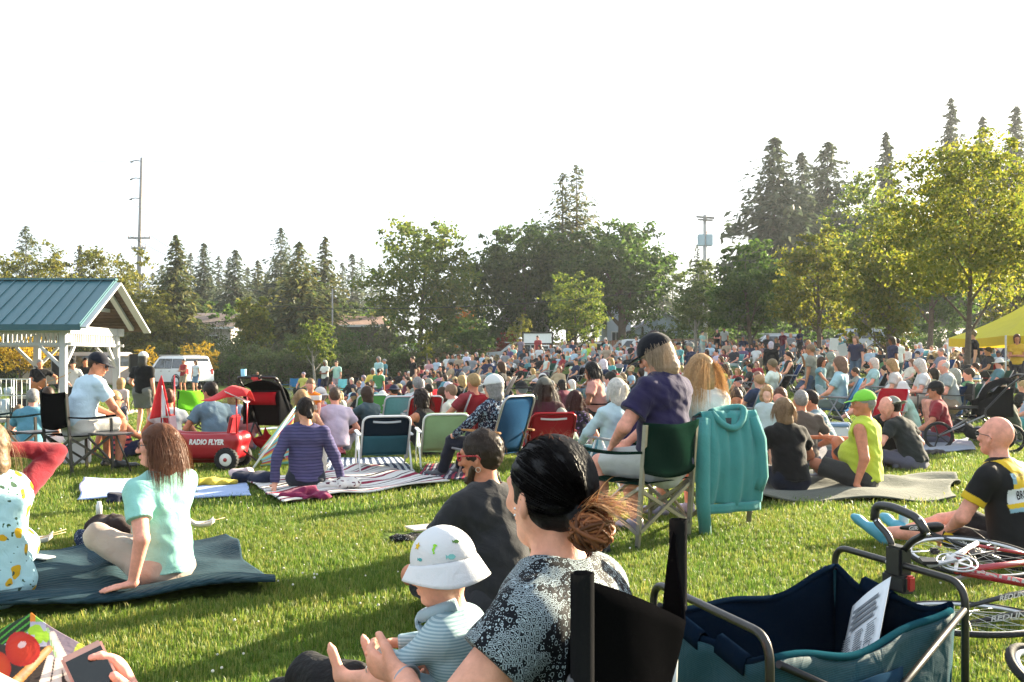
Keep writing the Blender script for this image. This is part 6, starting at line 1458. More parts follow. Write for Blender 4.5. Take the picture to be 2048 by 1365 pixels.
 g0 = m + outw; pts = [q(g0 - e * .028, bz + .05), q(g0 - e * .045, bz + .085), q(g0 - e * .115, bz + .125), q(g0 - e * .11, bz + .178), q(g0 - e * .03, bz + .185), q(g0 + e * .09, bz + .165), q(g0 + e * .125, bz + .12), q(g0 + e * .06, bz + .085), q(g0 + e * .028, bz + .05)]
 MB().tube(arc_pts(pts, .05, 6), .011, 10).build('handle_grip', metal_m(), r, (.06, .06, .062)); MB().tube(arc_pts(pts[2:7], .05, 6), .0145, 10).build('grip_sleeve', plast_m(), r, (.02, .02, .02))
 for k in (2, 3, 5, 6): MB().lathe([(0, .004), (.005, .003), (.006, 0)], pts[k] + Vector((0, -.0145, 0)), (0, -1, 0), 8).build('rivet', metal_m(), r, (.5, .5, .5))
 for t in (.45, .52): p = q(A.lerp(B, t) + outw * .86, bz); MB().lathe([(0, .006), (.007, .004), (.008, 0)], p + Vector((-.008, -.014, 0)), (-.5, -.85, .1), 8).build('rivet', metal_m(), r, (.55, .55, .55))
 tag(r, 'blue-green folding cloth wagon with bent steel frame in front', 'wagon')
 pm = surf('paper', (.66, .70, .72), rough=.7, namt=.04, nscale=8)
 base = q(A.lerp(B, .52) + (C - A) * .10, 0) + o; pr = empty('instruction_sheet', (base.x - .06, base.y - .04, .42), math.atan2(e.y, e.x) - .05); pr.scale = (1.15,) * 3
 R = np_to(rot('Y', -36)) @ np_to(rot('X', -34)); pl = lambda x, y, zz=0: R @ Vector((x, zz, y))
 MB().sheet(8, 8, lambda u, v: pl((u - .5) * .215, (v - .5) * .29, -.006 * math.sin(3 * u)), .0012).build('page', pm, pr)
 ink = MB(); rs = random.Random(4)
 for i in range(4): ink.poly([pl(-.07 + .0, .105 - .02 * i, -.009), pl(.07 - .01 * (i % 2), .105 - .02 * i, -.009), pl(.07 - .01 * (i % 2), .094 - .02 * i, -.009), pl(-.07, .094 - .02 * i, -.009)], R @ Vector((0, -1, 0)), .0005)
 for c in range(3):
  for i in range(9): w = rs.uniform(.035, .055); x = -.095 + c * .065; y = .015 - .008 * i; ink.poly([pl(x, y, -.009), pl(x + w, y, -.009), pl(x + w, y - .0028, -.009), pl(x, y - .0028, -.009)], R @ Vector((0, -1, 0)), .0005)
 for c in range(3):
  for k in range(3): x, y = -.07 + c * .065 + rs.uniform(-.01, .01), -.095 + .018 * k; ink.tube([pl(x + .018 * math.cos(a), y + .012 * math.sin(a * (1 + k % 2)), -.009) for a in np.linspace(0, 6.28, 9)], .0007, 4)
 ink.build('printed_lines', flat_m(), pr, (.16, .18, .20)); tag(pr, 'white printed instruction sheet tucked inside the blue wagon', 'paper')
garden_wagon()
# ---- bicycle lying on the grass
def bicycle():
 r = empty('road_bicycle', (0, 0, 0)); red, wht, blk = (.30, .010, .022), (.70, .68, .68), (.012, .012, .013)
 pm = surf('red_bike_paint', (.28, .010, .020), rough=.25, namt=.05, spec=.5, coat=.5)
 def wheel(c, tilt, yaw, rr=.345, nm='wheel'):
  M = np_to(rot('Z', yaw)) @ np_to(rot('X', tilt)); w = empty(nm, (0, 0, 0), 0, r); P = lambda a, rad, zz=0: c + M @ Vector((rad * math.cos(a), rad * math.sin(a), zz))
  A = np.linspace(0, 2 * math.pi, 44, endpoint=False)
  MB().tube([P(a, rr) for a in A], .0135, 10, closed=True).build('tyre', rubber_m(), w)
  MB().tube([P(a, rr - .022) for a in A], .0105, 8, closed=True).build('rim', metal_m(), w, (.55, .56, .57))
  s = MB()
  for k in range(24): a = 2 * math.pi * k / 24; z = .03 if k % 2 else -.03; s.tube([P(a + (.35 if (k // 2) % 2 else -.35), .02, z), P(a, rr - .03)], .0011, 4, caps=False)
  s.build('spokes', metal_m(), w, (.6, .6, .6)); n = M @ Vector((0, 0, 1)); MB().lathe([(0, -.05), (.012, -.05), (.012, -.035), (.022, -.03), (.014, -.02), (.014, .02), (.022, .03), (.012, .035), (.012, .05), (0, .05)], c, n, 12).build('hub', metal_m(), w, (.12, .12, .13)); return M, n
 cr = W(1945, 1113, 5.35); cf = W(1930, 1238, 4.60); cf.z = max(cf.z, .05)
 Mr, nr = wheel(cr, 7, 0); Mf, nf = wheel(cf, -3, 25)
 bb = W(1912, 1142, 5.0); seatj = W(2075, 1105, 5.2); headj = W(2090, 1190, 4.9); ht = W(2100, 1150, 5.0); hb = W(2120, 1215, 4.75)
 fr = lambda a, b, rad, nm: MB().tube([a, b], rad, 10).build(nm, pm, r)
 dt = fr(bb + Vector((.02, -.02, 0)), W(2110, 1178, 4.85), .022, 'down_tube'); fr(bb, W(2100, 1120, 5.25), .018, 'seat_tube'); fr(W(2095, 1128, 5.2), W(2110, 1168, 4.9), .016, 'top_tube')
 fr(cr + Vector((-.02, -.02, .07)), W(2075, 1112, 5.25), .010, 'seat_stay'); fr(bb + Vector((-.02, .0, .04)), cr + Vector((0, -.02, .07)), .010, 'chain_stay')
 MB().tube([cr + Vector((.01, -.03, .08)), bb + Vector((-.03, .02, .06))], .013, 8).build('chain_stay', plast_m(), r, wht)
 text_on('REDLINE', None, bb.lerp(W(2110, 1178, 4.85), .42) + Vector((0, -.024, .004)), (W(2110, 1178, 4.85) - bb), (0, -.35, 1), .055, flat_m(), parent=dt, color=wht, bold=.002, width=.32)
 for k, (p0, p1) in enumerate(((cf + Vector((-.02, -.02, .055)), W(2110, 1176, 4.80)), (cf + Vector((-.02, .02, -.04)), W(2110, 1222, 4.6)))):
  f = MB().tube([p0, p0.lerp(p1, .5) + Vector((0, 0, .012)), p1], .010, 8, r2=.017).build('fork_blade', plast_m(), r, blk)
  text_on('REDLINE', None, p0.lerp(p1, .52) + Vector((0, -.017, .012)), p1 - p0, (0, -.35, 1), .042, flat_m(), parent=f, color=wht, bold=.001, width=.19)
 n = Vector((-.05, -.28, .95)).normalized(); cc = bb + n * .05
 s, u, dd = frame_from(n); ch = MB(); A = np.linspace(0, 6.283, 36, endpoint=False)
 ch.tube([cc + s * .098 * math.cos(a) + u * .098 * math.sin(a) for a in A], .005, 5, closed=True); ch.tube([cc + s * .07 * math.cos(a) + u * .07 * math.sin(a) for a in A], .005, 5, closed=True)
 for k in range(5): a = k * 1.2566; ch.bar(cc, cc + s * .095 * math.cos(a) + u * .095 * math.sin(a), .018, .006, up=n)
 ch.build('chainring', metal_m(), r, (.45, .46, .47))
 for sg in (-1,):
  e = cc + (W(1830, 1146, 4.95) - cc).normalized() * .17 + n * .02; MB().bar(cc + n * .015, e, .028, .014, up=n, bev=.004).build('crank_arm', metal_m(), r, (.40, .41, .42)); MB().box(e + n * .03, (.09, .06, .018), M=np_to(rot('X', 15)), bev=.006).build('pedal', plast_m(), r, blk)
 e = cc - n * .1 + (cc - W(1830, 1146, 4.95)).normalized() * .17; MB().bar(cc - n * .1, e, .026, .014, up=n).build('crank_arm', metal_m(), r, (.40, .41, .42)); MB().box(e - n * .03, (.09, .06, .018), bev=.006).build('pedal', plast_m(), r, blk)
 cs = MB()
 for k in range(7):
  rad = .05 - .0038 * k; cs.tube([cr + nr * (.03 + .005 * k) + Mr @ Vector((rad * math.cos(a), rad * math.sin(a), 0)) for a in A], .0016, 4, closed=True)
 cs.build('cassette', metal_m(), r, (.25, .25, .25))
 p0 = cr + nr * .05; MB().tube([p0 + Vector((-.05, 0, 0)), cc + s * -.098], .003, 4).build('chain', metal_m(), r, (.2, .2, .2)); MB().tube(arc_pts([p0 + Vector((.05, 0, 0)), p0 + Vector((.10, -.10, .02)), p0 + Vector((.04, -.14, .01)), cc + s * .098], .02), .003, 4).build('chain', metal_m(), r, (.55, .52, .48))
 MB().bar(p0 + Vector((.09, -.07, .02)), p0 + Vector((.05, -.15, .015)), .012, .02).build('derailleur', metal_m(), r, (.12, .12, .12)); MB().tube(arc_pts([p0 + Vector((.08, -.05, .03)), p0 + Vector((.03, .12, .10)), p0 + Vector((-.10, .1, .07))], .05), .002, 5).build('cable', plast_m(), r, blk)
 b = cr + Vector((-.26, -.10, .05)); MB().box(b, (.05, .05, .035), bev=.01).build('brake_caliper', plast_m(), r, (.03, .03, .03)); MB().tube([b, b + Vector((-.16, -.03, .0)), b + Vector((-.16, -.05, -.14))], .006, 6).build('quick_release', metal_m(), r, (.7, .7, .7))
 MB().tube(arc_pts([bb + Vector((.30, -.10, .05)), bb + Vector((.33, -.12, .10)), bb + Vector((.48, -.16, .06))], .03), .006, 6).build('bottle_cage', plast_m(), r, (.35, .02, .02))
 sp = W(1826, 1056, 5.75); MB().sheet(9, 7, lambda a, v: (sp.x + (v - .5) * (.05 + .11 * a ** 2), sp.y - .10 + .24 * (1 - a), sp.z + .02 - .03 * (abs(v - .5) * 2) ** 2), .03)
 sd = SDF(.008); sd.rc((sp.x - .06, sp.y, sp.z), (sp.x + .14, sp.y + .02, sp.z), .022, .055, k=.01, sq=((0, .5, 1), .55)); V, Q = sd.build(); so = link('saddle', mesh_np('saddle', V, Q, True, [plast_m()]), r, color=blk); text_on('GIRO', None, sp + Vector((-.0, -.036, .004)), (1, .05, .02), (0, -.3, 1), .035, flat_m(), parent=so, color=wht, bold=.001)
 MB().tube([(sp.x + .05, sp.y - .01, sp.z - .01), tuple(W(2000, 1120, 5.5))], .012, 8).build('seat_post', metal_m(), r, (.05, .05, .05))
 MB().tube(arc_pts([W(2105, 1176, 4.85), W(2110, 1130, 4.9), W(2080, 1095, 5.0)], .05), .013, 8).build('handlebar', plast_m(), r, blk)
 tag(r, 'red road bicycle with white lettering lying on the grass', 'bicycle')
 r2 = empty('second_bicycle', W(2085, 1345, 3.35)); c = Vector((0, 0, 0)); A = np.linspace(0, 6.283, 44, endpoint=False); M = np_to(rot('Z', 30)) @ np_to(rot('X', 32))
 w2 = empty('wheel', (0, 0, 0), 0, r2); MB().tube([c + M @ Vector((.115 * math.cos(a), .115 * math.sin(a), 0)) for a in A], .016, 9, closed=True).build('tyre', rubber_m(), w2); MB().tube([c + M @ Vector((.092 * math.cos(a), .092 * math.sin(a), 0)) for a in A], .012, 8, closed=True).build('rim', metal_m(), w2, (.62, .63, .65))
 s2 = MB()
 for k in range(12): a = k * .5236; s2.tube([c, c + M @ Vector((.09 * math.cos(a), .09 * math.sin(a), 0))], .0015, 4)
 s2.build('spokes', metal_m(), w2, (.6, .6, .6)); MB().tube([c + M @ Vector((0, 0, .03)), c + M @ Vector((.2, .08, .06))], .012, 8).build('fork', metal_m(), r2, (.3, .3, .3)); MB().tube([c + M @ Vector((0, 0, .0)), Vector((.05, .0, -.33))], .01, 6).build('axle_stand', metal_m(), r2, (.3, .3, .3))
 tag(r2, 'small silver-rimmed wheel at the bottom right corner', 'bicycle')
bicycle()
p = at(1808, 1082); r = empty('water_bottle', p); p.z += 0
MB().lathe([(0, 0), (.033, 0), (.034, .10), (.030, .13), (.034, .15), (.034, .19), (.022, .205)], seg=20).build('body', plast_m(), r, (.20, .42, .52)); MB().lathe([(.023, .20), (.023, .225), (.012, .232), (.012, .25), (0, .252)], seg=16).build('cap', plast_m(), r, (.02, .12, .13)); MB().lathe([(0, .003), (.024, .001), (.025, -.004)], (0, -.034, .095), (0, -1, 0), 16).build('badge', flat_m(), r, (.5, .6, .62)); tag(r, 'pale blue cycling water bottle standing on the grass', 'bottle')
# ---- people in the near and middle ground
def hv(d): return max(.0052, min(.02, d * .0012))
def mid(label, px, d, face, pose, z=0.0, **k):
 g = G(px, d); g.z += z
 return person(label, g, rzdir(*face), pose, hv(d), **k)
def painted_m():
 if 'printed_cloth' in MATS: return MATS['printed_cloth']
 m, t, p, out = new_mat('printed_cloth'); L = t.links; a = N(t, 'ShaderNodeAttribute', attribute_name='print'); L.new(a.outputs['Color'], p.inputs['Base Color']); p.inputs['Roughness'].default_value = .75; p.inputs['Specular IOR Level'].default_value = .25
 tc = N(t, 'ShaderNodeTexCoord'); n1 = N(t, 'ShaderNodeTexNoise', inp={'Scale': 12.0, 'Detail': 4.0, 'Distortion': .6}); L.new(tc.outputs['Object'], n1.inputs['Vector']); b = N(t, 'ShaderNodeBump', inp={'Strength': 1.0, 'Distance': .006}); L.new(n1.outputs[0], b.inputs['Height']); L.new(b.outputs[0], p.inputs['Normal'])
 MATS['printed_cloth'] = m; return m
def paint(ob, fn):
 me = ob.data; at_ = me.color_attributes.new('print', 'FLOAT_COLOR', 'POINT'); buf = []
 for v in me.vertices: buf += [*fn(v.co), 1.0]
 at_.data.foreach_set('color', buf); me.materials.clear(); me.materials.append(painted_m())
def snake_m():
 m, t, p, out = new_mat('black_white_scale_print'); L = t.links; tc = N(t, 'ShaderNodeTexCoord'); cur = None
 def layer(sc, lo, hi, loc, feat='DISTANCE_TO_EDGE', rnd=.35):
  mp = N(t, 'ShaderNodeMapping'); mp.inputs['Location'].default_value = loc; mp.inputs['Scale'].default_value = (1, 1, .75); L.new(tc.outputs['Object'], mp.inputs[0])
  v = N(t, 'ShaderNodeTexVoronoi', feature=feat, inp={'Scale': sc, 'Randomness': rnd}); L.new(mp.outputs[0], v.inputs['Vector'])
  a = N(t, 'ShaderNodeMath', operation='GREATER_THAN', inp={1: lo}); b = N(t, 'ShaderNodeMath', operation='LESS_THAN', inp={1: hi}); L.new(v.outputs['Distance'], a.inputs[0]); L.new(v.outputs['Distance'], b.inputs[0])
  c = N(t, 'ShaderNodeMath', operation='MULTIPLY'); L.new(a.outputs[0], c.inputs[0]); L.new(b.outputs[0], c.inputs[1]); return c.outputs[0]
 e1 = layer(120, .05, .15, (0, 0, 0)); e2 = layer(120, .32, .40, (0, 0, 0)); s1 = layer(210, -1, .24, (3, 1, 2), 'F1', .7); r1 = layer(84, .24, .33, (1, 5, 2), 'F1', .5)
 no = N(t, 'ShaderNodeTexNoise', inp={'Scale': 14.0, 'Detail': 2.0}); L.new(tc.outputs['Object'], no.inputs['Vector'])
 g1 = N(t, 'ShaderNodeMath', operation='GREATER_THAN', inp={1: .50}); L.new(no.outputs[0], g1.inputs[0])
 mx = lambda a, b: (lambda n: (L.new(a, n.inputs[0]), L.new(b, n.inputs[1]), n.outputs[0])[2])(N(t, 'ShaderNodeMath', operation='MAXIMUM'))
 A_ = mx(e1, e2); B_ = mx(s1, r1); sel = N(t, 'ShaderNodeMixRGB'); L.new(g1.outputs[0], sel.inputs[0]); L.new(A_, sel.inputs[1]); L.new(B_, sel.inputs[2])
 r = ramp(t, sel.outputs[0], [(.4, (.004, .005, .008)), (.6, (.34, .42, .45))]); L.new(r.outputs[0], p.inputs['Base Color']); p.inputs['Roughness'].default_value = .8; p.inputs['Specular IOR Level'].default_value = .2
 n1 = N(t, 'ShaderNodeTexNoise', inp={'Scale': 9.0, 'Detail': 3.0, 'Distortion': .6}); L.new(tc.outputs['Object'], n1.inputs['Vector']); b = N(t, 'ShaderNodeBump', inp={'Strength': 1.0, 'Distance': .01}); L.new(n1.outputs[0], b.inputs['Height']); L.new(b.outputs[0], p.inputs['Normal']); return m
S_ = lambda *c: lin(c)
LEMON = spots_m('lemon_print', (.40, .62, .66), [(11, .30, (.60, .36, .02), 0), (13, .18, (.05, .09, .06), 4), (24, .16, (.05, .10, .05), 9)])
person('person in pale blue lemon-print dress and maroon sleeves at the left edge', Vector((-2.74, 5.0, .05)), rzdir(-.75, .66), 'cross', .007, shirt='long', shirtcol=(.20, .012, .022), over=True, pants='dress', mats={'over': LEMON, 'pants': LEMON}, hair='long', haircol='sand', strands=160, slen=.3, lean=4,
       wr=[(-.2, .3, .25), (.13, .14, .76)], el=[(-1, -.4, -.4), (1.0, -.7, -1.3)], head=(20, -8, 8), glasses=dict(col=(.12, .05, .04)), shoes=None)
mw, J, ob = person('woman in mint tee and beige trousers leaning on her hand on the quilt', Vector((-1.97, 5.36, .055)), rzdir(-.88, .47), 'out', .0058, H=1.66, shirt='short', shirtcol=(.30, .62, .55), pants='long', pantscol=(.40, .32, .27), hair='long', haircol=(.13, .050, .024), strands=900, slen=.30, hairlen=.23, mess=.003, girth=1.05, lean=-3, side=-5,
       wr=[(-.30, -.10, .055), (.16, .34, .20)], el=[(-.3, -1, .3), (1, -.2, -.4)], hdL=(-.6, .5, -.12), an=[(.20, .60, .07), (.34, .44, .07)], kn=[(-.3, .9, .5), (-.5, .9, .3)], head=(42, 3, 0), glasses=dict(col=(.05, .025, .02), r=.0024), shoecol=(.03, .035, .06), skin='pink', curl=.08, spread=2.0, foldf=20, fold=.008)
PURP = stripes_m('purple_heather_stripes', [(0, (.075, .068, .15)), (.35, (.040, .038, .095)), (.5, (.09, .08, .17)), (.8, (.05, .045, .11))], 16, axis='Z', warp=.02)
mid('woman in purple-blue striped top sitting back on the striped blanket', 612, 9.35, (-.15, .98), 'back', z=.05, H=1.64, shirt='long', shirtcol=(.07, .06, .14), mats={'shirt': PURP}, pantscol=(.03, .035, .05), hair='pony', haircol='dark', lean=-6, wr=[(-.30, -.14, .05), (.36, .10, .05)], el=[(-.8, -.6, .2), (.8, -.4, .2)], head=(24, -6, 4), strands=120, slen=.12)
c = sit_in(C1, YAW1, -.02); person('man in pale blue shirt and navy cap leaning forward in the black chair', c, YAW1, 'chairf', .0105, H=1.86, shirt='short', shirtcol=(.52, .66, .74), pants='shorts', pantscol=(.62, .60, .56), hair='crop', haircol='brown', hat='cap', hatcol=(.010, .012, .022), skin='tan', lean=20, head=(-52, -16, 0), glasses=dict(dark=True), shoecol=(.02, .02, .02), girth=1.08, capback=0)
mid('grey-haired man in teal tee seated behind the black chair at left', 58, 13.2, (-.1, 1), 'cross', shirt='short', shirtcol=(.10, .26, .34), hair='short', haircol='grey', skin='pink')
mid('person in white tee seated beyond the left black chair', 96, 15.5, (-.4, .9), 'knees', shirt='short', shirtcol=(.6, .6, .58), hair='bob', haircol='brown')
mid('child in aqua shirt beside the teal-shirted man', 32, 13.6, (-.1, 1), 'cross', H=1.2, hs=1.2, shirt='short', shirtcol=(.25, .55, .52), hair='short', haircol='sand')
CORAL = stripes_m('coral_navy_stripes', [(0, (.55, .10, .10)), (.55, (.02, .025, .06))], 15, axis='Z')
mid('woman in coral and navy striped top with sunglasses behind the black chair', 243, 12.7, (.75, .55), 'out', shirt='tank', shirtcol=(.5, .1, .1), mats={'shirt': CORAL}, pants='long', pantscol=(.02, .025, .06), hair='short', haircol='blond', glasses=dict(dark=True), skin='tan')
mid('woman in black tee, grey skirt and white cap standing with long grey hair', 285, 19.0, (.15, .98), 'stand', H=1.66, shirt='short', shirtcol=(.005, .005, .006), pants='skirt', pantscol=(.14, .14, .13), hair='long', haircol=(.06, .055, .05), hat='cap', hatcol=(.62, .60, .56), wr=[(-.26, .22, .95), (.24, .05, .80)], shoecol=(.3, .25, .2))
mid('small blond child beside the woman in black tee', 241, 17.2, (.2, 1), 'stand', H=1.05, hs=1.25, shirt='short', shirtcol=(.6, .45, .42), hair='bob', haircol='blond')
mid('woman with a brown top bun and white tee behind the red wagon', 337, 13.0, (-.3, .95), 'cross', shirt='cap', shirtcol=(.50, .52, .53), hair='bun', haircol='auburn', skin='tan')
mid('dark-haired man in slate tee and sunglasses behind the red wagon', 432, 12.7, (-.7, .7), 'cross', H=1.80, z=.06, shirt='short', shirtcol=(.13, .20, .26), hair='short', haircol='dark', skin='tan', head=(20, 0, 0), glasses=dict(dark=True))
mid('blonde woman in denim jacket between the wagon and the stroller', 468, 14.2, (-.3, .95), 'cross', shirt='long', shirtcol=(.25, .32, .40), hair='long', haircol='blond', strands=80)
mid('child half hidden beside the red stroller canopy', 492, 13.4, (-.3, .95), 'cross', H=1.15, hs=1.2, shirt='short', shirtcol=(.3, .1, .1), hair='short', haircol='brown')
mid('small boy in lime tee standing on the open lawn', 400, 29.0, (-.6, .8), 'stand', H=1.08, hs=1.25, shirt='short', shirtcol=(.48, .70, .12), pants='shorts', pantscol=(.02, .02, .04), hair='short', haircol='black', skin='tan')
mid('man in red vest and khaki shorts standing by the white car', 367, 50.0, (-.3, -.95), 'standx', H=1.78, shirt='tank', shirtcol=(.34, .02, .03), pants='shorts', pantscol=(.28, .23, .16), hair='short', haircol='dark', skin='tan')
mid('woman in white top and denim shorts standing by the white car', 392, 50.0, (-.3, -.95), 'stand', H=1.72, shirt='cap', shirtcol=(.62, .66, .70), pants='shorts', pantscol=(.12, .20, .30), hair='long', haircol='brown')
OW = stripes_m('orange_white_stripes', [(0, (.62, .17, .02)), (.5, (.66, .62, .58))], 7.5, axis='Z')
mid('small boy in orange and white striped shirt standing by the stroller', 622, 13.4, (.1, -.99), 'stand', H=.99, hs=1.32, shirt='short', shirtcol=(.6, .2, .02), mats={'shirt': OW}, hair='crop', haircol='sand', head=(0, -20, 0), wr=[(-.22, .25, .75), (.22, .2, .85)], pants='shorts', pantscol=(.3, .3, .3), skin='pink')
mid('blonde woman in brown top sitting in front of the orange-striped boy', 603, 12.6, (-.2, .98), 'cross', shirt='tank', shirtcol=(.30, .18, .10), hair='long', haircol='blond', strands=100)
mid('woman in coral tank top and white sun hat beside the lavender-shirted man', 643, 14.0, (-.3, .95), 'cross', shirt='tank', shirtcol=(.60, .16, .16), hair='short', haircol='grey', hat='bucket', hatcol=(.62, .60, .58))
mid('man in lavender and white shirt with short greying hair seen from behind', 673, 13.5, (-.35, .93), 'cross', H=1.76, shirt='short', shirtcol=(.55, .46, .58), hair='crop', haircol=(.10, .07, .05), skin='pink', girth=1.05)
mid('woman with brown bob in dark teal jacket facing the stage', 748, 15.2, (-.8, .6), 'knees', shirt='long', shirtcol=(.05, .085, .10), hair='bob', haircol='brown', pantscol=(.02, .02, .025))
mid('grey-haired man in white shirt before the red and turquoise chairs', 827, 16.2, (-.5, .85), 'low', shirt='short', shirtcol=(.58, .58, .57), hair='short', haircol='grey', skin='pink')
mid('dark curly-haired woman with bare arms on her knees beside the pale green chair', 862, 12.8, (-.85, .5), 'knees', shirt='tank', shirtcol=(.02, .02, .02), pants='shorts', pantscol=(.015, .015, .015), hair='curly', haircol='dark', skin='tan', strands=120, slen=.3)
for (px, d, col, lab) in ((735, 17.0, (.14, .42, .10), 'green and white beach chair behind the teal-jacketed woman'), (790, 15.6, (.15, .42, .42), 'turquoise beach chair with white scribbles'), (838, 15.4, (.42, .015, .02), 'bright red beach chair beside the turquoise one')):
 beach_chair(lab, G(px, d), rzdir(-.35, .93), col, (.7, .7, .7), (.6, .6, .6), top=.74, mat=(spots_m('chair_print_' + lab[:4], col, [(7, .22, (.62, .64, .62), 0)]) if 'red' not in lab[:12] else None))
FLOR = spots_m('navy_floral', (.012, .014, .03), [(34, .36, (.30, .42, .52), 0), (40, .24, (.5, .45, .5), 5)])
c = sit_in(C7, Y7, .04, -.02); person('lady in navy floral blouse and white cap in the blue high-backed chair', c, Y7, 'low', hv(10.2), pz=.38, lean=-8, H=1.66, shirt='long', shirtcol=(.02, .02, .04), mats={'shirt': FLOR}, pantscol=(.012, .014, .025), hair='bob', haircol='grey', hat='cap', hatcol=(.66, .67, .66), wr=[(-.22, .34, .52), (.2, .3, .5)], an=[(-.13, .60, .08), (.13, .56, .08)], glasses=dict(dark=True), head=(10, 0, 0))
c = sit_in(C8, rzdir(-.2, .98), .06); person('woman with long brown hair and grey cap in the red beach chair', c, rzdir(-.2, .98), 'low', hv(11.6), pz=.26, lean=-4, H=1.70, shirt='short', shirtcol=(.06, .018, .030), hair='long', haircol=(.045, .030, .022), hat='cap', hatcol=(.13, .13, .11), strands=180, slen=.36, head=(6, 0, 0))
mid('child in grey cap and sage tee beside the red beach chair', 1128, 11.5, (-.3, .95), 'cross', H=1.25, hs=1.2, shirt='short', shirtcol=(.26, .34, .28), hair='short', haircol='brown', hat='cap', hatcol=(.30, .32, .27))
mid('woman with dark red hair in a black floral halter top', 1160, 12.2, (-.4, .9), 'cross', shirt='tank', shirtcol=(.015, .012, .02), mats={'shirt': spots_m('violet_floral', (.012, .011, .016), [(26, .3, (.16, .10, .26), 0)])}, hair='long', haircol=(.045, .010, .008), skin='pink', strands=140, slen=.3, girth=1.08)
c = G(1200, 14.3); director_chair('black camp chair holding the woman in salmon tee', c, rzdir(-.95, .25), BLACK, (.03, .03, .03), seat=.40, top=.86)
person('woman in salmon tee with long black hair in the black camp chair', sit_in(c, rzdir(-.95, .25), .02), rzdir(-.95, .25), 'chair', hv(14.3), pz=.45, lean=8, shirt='short', shirtcol=(.50, .23, .19), pantscol=(.02, .02, .02), hair='long', haircol='black', skin='brown', strands=100, slen=.35, girth=1.1, head=(5, -8, 0))
c = sit_in(C9, Y9, .10); person('white-haired woman in pale blue jacket in the purple chair', c, Y9, 'low', hv(9.8), pz=.34, lean=-8, H=1.66, shirt='long', shirtcol=(.46, .60, .64), pantscol=(.06, .16, .20), hair='bob', haircol='white', strands=260, slen=.14, wr=[(-.20, .30, .45), (.2, .3, .42)], an=[(-.13, .74, .08), (.13, .70, .08)])
c = sit_in(C3, Y3, -.15); c.x += .10; c.y += .1; c.z -= .02; pm_, Jp, op = person('grey-blond man in purple tee and navy cap sitting in the green chair', c, Y3, 'chair', .0068, pz=.54, H=1.92, lean=0, shirt='short', shirtcol=(.022, .017, .060), pants='shorts', pantscol=(.52, .54, .52), hair='bob', haircol=(.34, .25, .17), hat='cap', hatcol=(.004, .005, .010), strands=600, slen=.19, mess=.005, head=(28, -22, 0), skin='pink', girth=1.12, wr=[(-.20, .26, .64), (.10, .40, .60)], el=[(-1, -.6, -.2), (1, -.5, -.4)], an=[(-.16, .40, .08), (.10, .30, .08)], glasses=dict(dark=True), shoecol=(.25, .22, .30), loose=.018)
MB().sheet(9, 4, lambda u, v: tuple(Jp['head'] + Jp['Rh'] @ np.array(((u - .5) * .13 * (1 - v * .2), .095 + .085 * v - .05 * (u - .5) ** 2 * 4, .036 - .01 * v))), .002).build('cap_underside', cloth_m(), pm_, (.10, .30, .26))
c = sit_in(C4, Y4, .0); c.x += .06; person('woman with long golden blond hair and white top beside the man in purple', c, Y4, 'chair', .0078, pz=.54, H=1.70, lean=6, shirt='short', shirtcol=(.60, .60, .58), pantscol=(.3, .3, .3), pants='shorts', hair='long', haircol=(.46, .28, .13), strands=700, slen=.42, hairlen=.20, head=(6, -6, 0), skin='pink', shoecol=(.25, .22, .3))
def hoodie():
 r = empty('hoodie', C4, Y4); col = (.06, .26, .25); w, D, top = .29, .24, .88
 def f(u, v):                       # v 0 = front hem over the back, 1 = lower rear hem
  x = (u - .5) * .52 * (1 + .06 * v); t = v
  if t < .12: y, z = -D + .02 - .35 * t, top - .16 + t / .12 * .18
  else:
   q = (t - .12) / .88; y, z = -D - .11 - .05 * math.sin(3 * q) - .02 * q, top + .02 - q * .70
  return (x, y + .016 * math.sin(14 * u + 4 * v) * v + .01 * math.sin(30 * u), z + .02 * math.sin(7 * u) * v)
 MB().sheet(34, 34, f, .010).build('body', cloth_m(), r, col)
 for s, L in ((-1, .82), (1, .52)):
  MB().tube([(s * .23, -D - .10, top - .03), (s * .27, -D - .14, top - .20), (s * .28, -D - .16, top - .22 - L * .5), (s * .25, -D - .15, top - .06 - L)], [.055, .058, .052, .045], 14).build('sleeve', cloth_m(), r, col)
 MB().tube(arc_pts([(-.16, -D - .10, top + .02), (-.09, -D - .16, top - .08), (.02, -D - .17, top - .11), (.11, -D - .15, top - .04), (.16, -D - .10, top + .05), (.08, -D - .05, top + .05), (-.08, -D - .06, top + .03), (-.16, -D - .10, top + .02)], .06, 5), .026, 12).build('hood', cloth_m(), r, col)
 MB().sheet(24, 4, lambda u, v: ((u - .5) * .53, -D - .165 + .012 * math.sin(14 * u), top - .66 - .07 * v), .014).build('ribbed_hem', cloth_m(), r, (.065, .26, .25))
 MB().sheet(8, 6, lambda u, v: ((u - .5) * .24, -D - .085 - .02 * math.sin(3 * u), top + .03 - .16 * v), .004).build('hood_lining', cloth_m(), r, (.04, .19, .18))
 tag(r, 'turquoise hooded sweatshirt draped over the chair back', 'hoodie')
hoodie()
cm_, Jc, oc = mid('bearded man in charcoal tee with red sunglasses and ear hoop', 1002, 4.75, (-.62, .78), 'cross', H=1.80, shirt='short', shirtcol=(.024, .024, .027), pants='shorts', pantscol=(.03, .03, .035), hair='short', haircol=(.035, .022, .015), skin='tan', lean=12, head=(34, -6, 0), glasses=dict(col=(.5, .02, .03), r=.0045), strands=220, slen=.06, wr=[(-.20, .36, .22), (.2, .36, .2)], shoes=None)
bd = SDF(.0055); Rb = Jc['Rh']; Pb = lambda x, y, z: Jc['head'] + Rb @ np.array((x, y, z)) * Jc['HS']
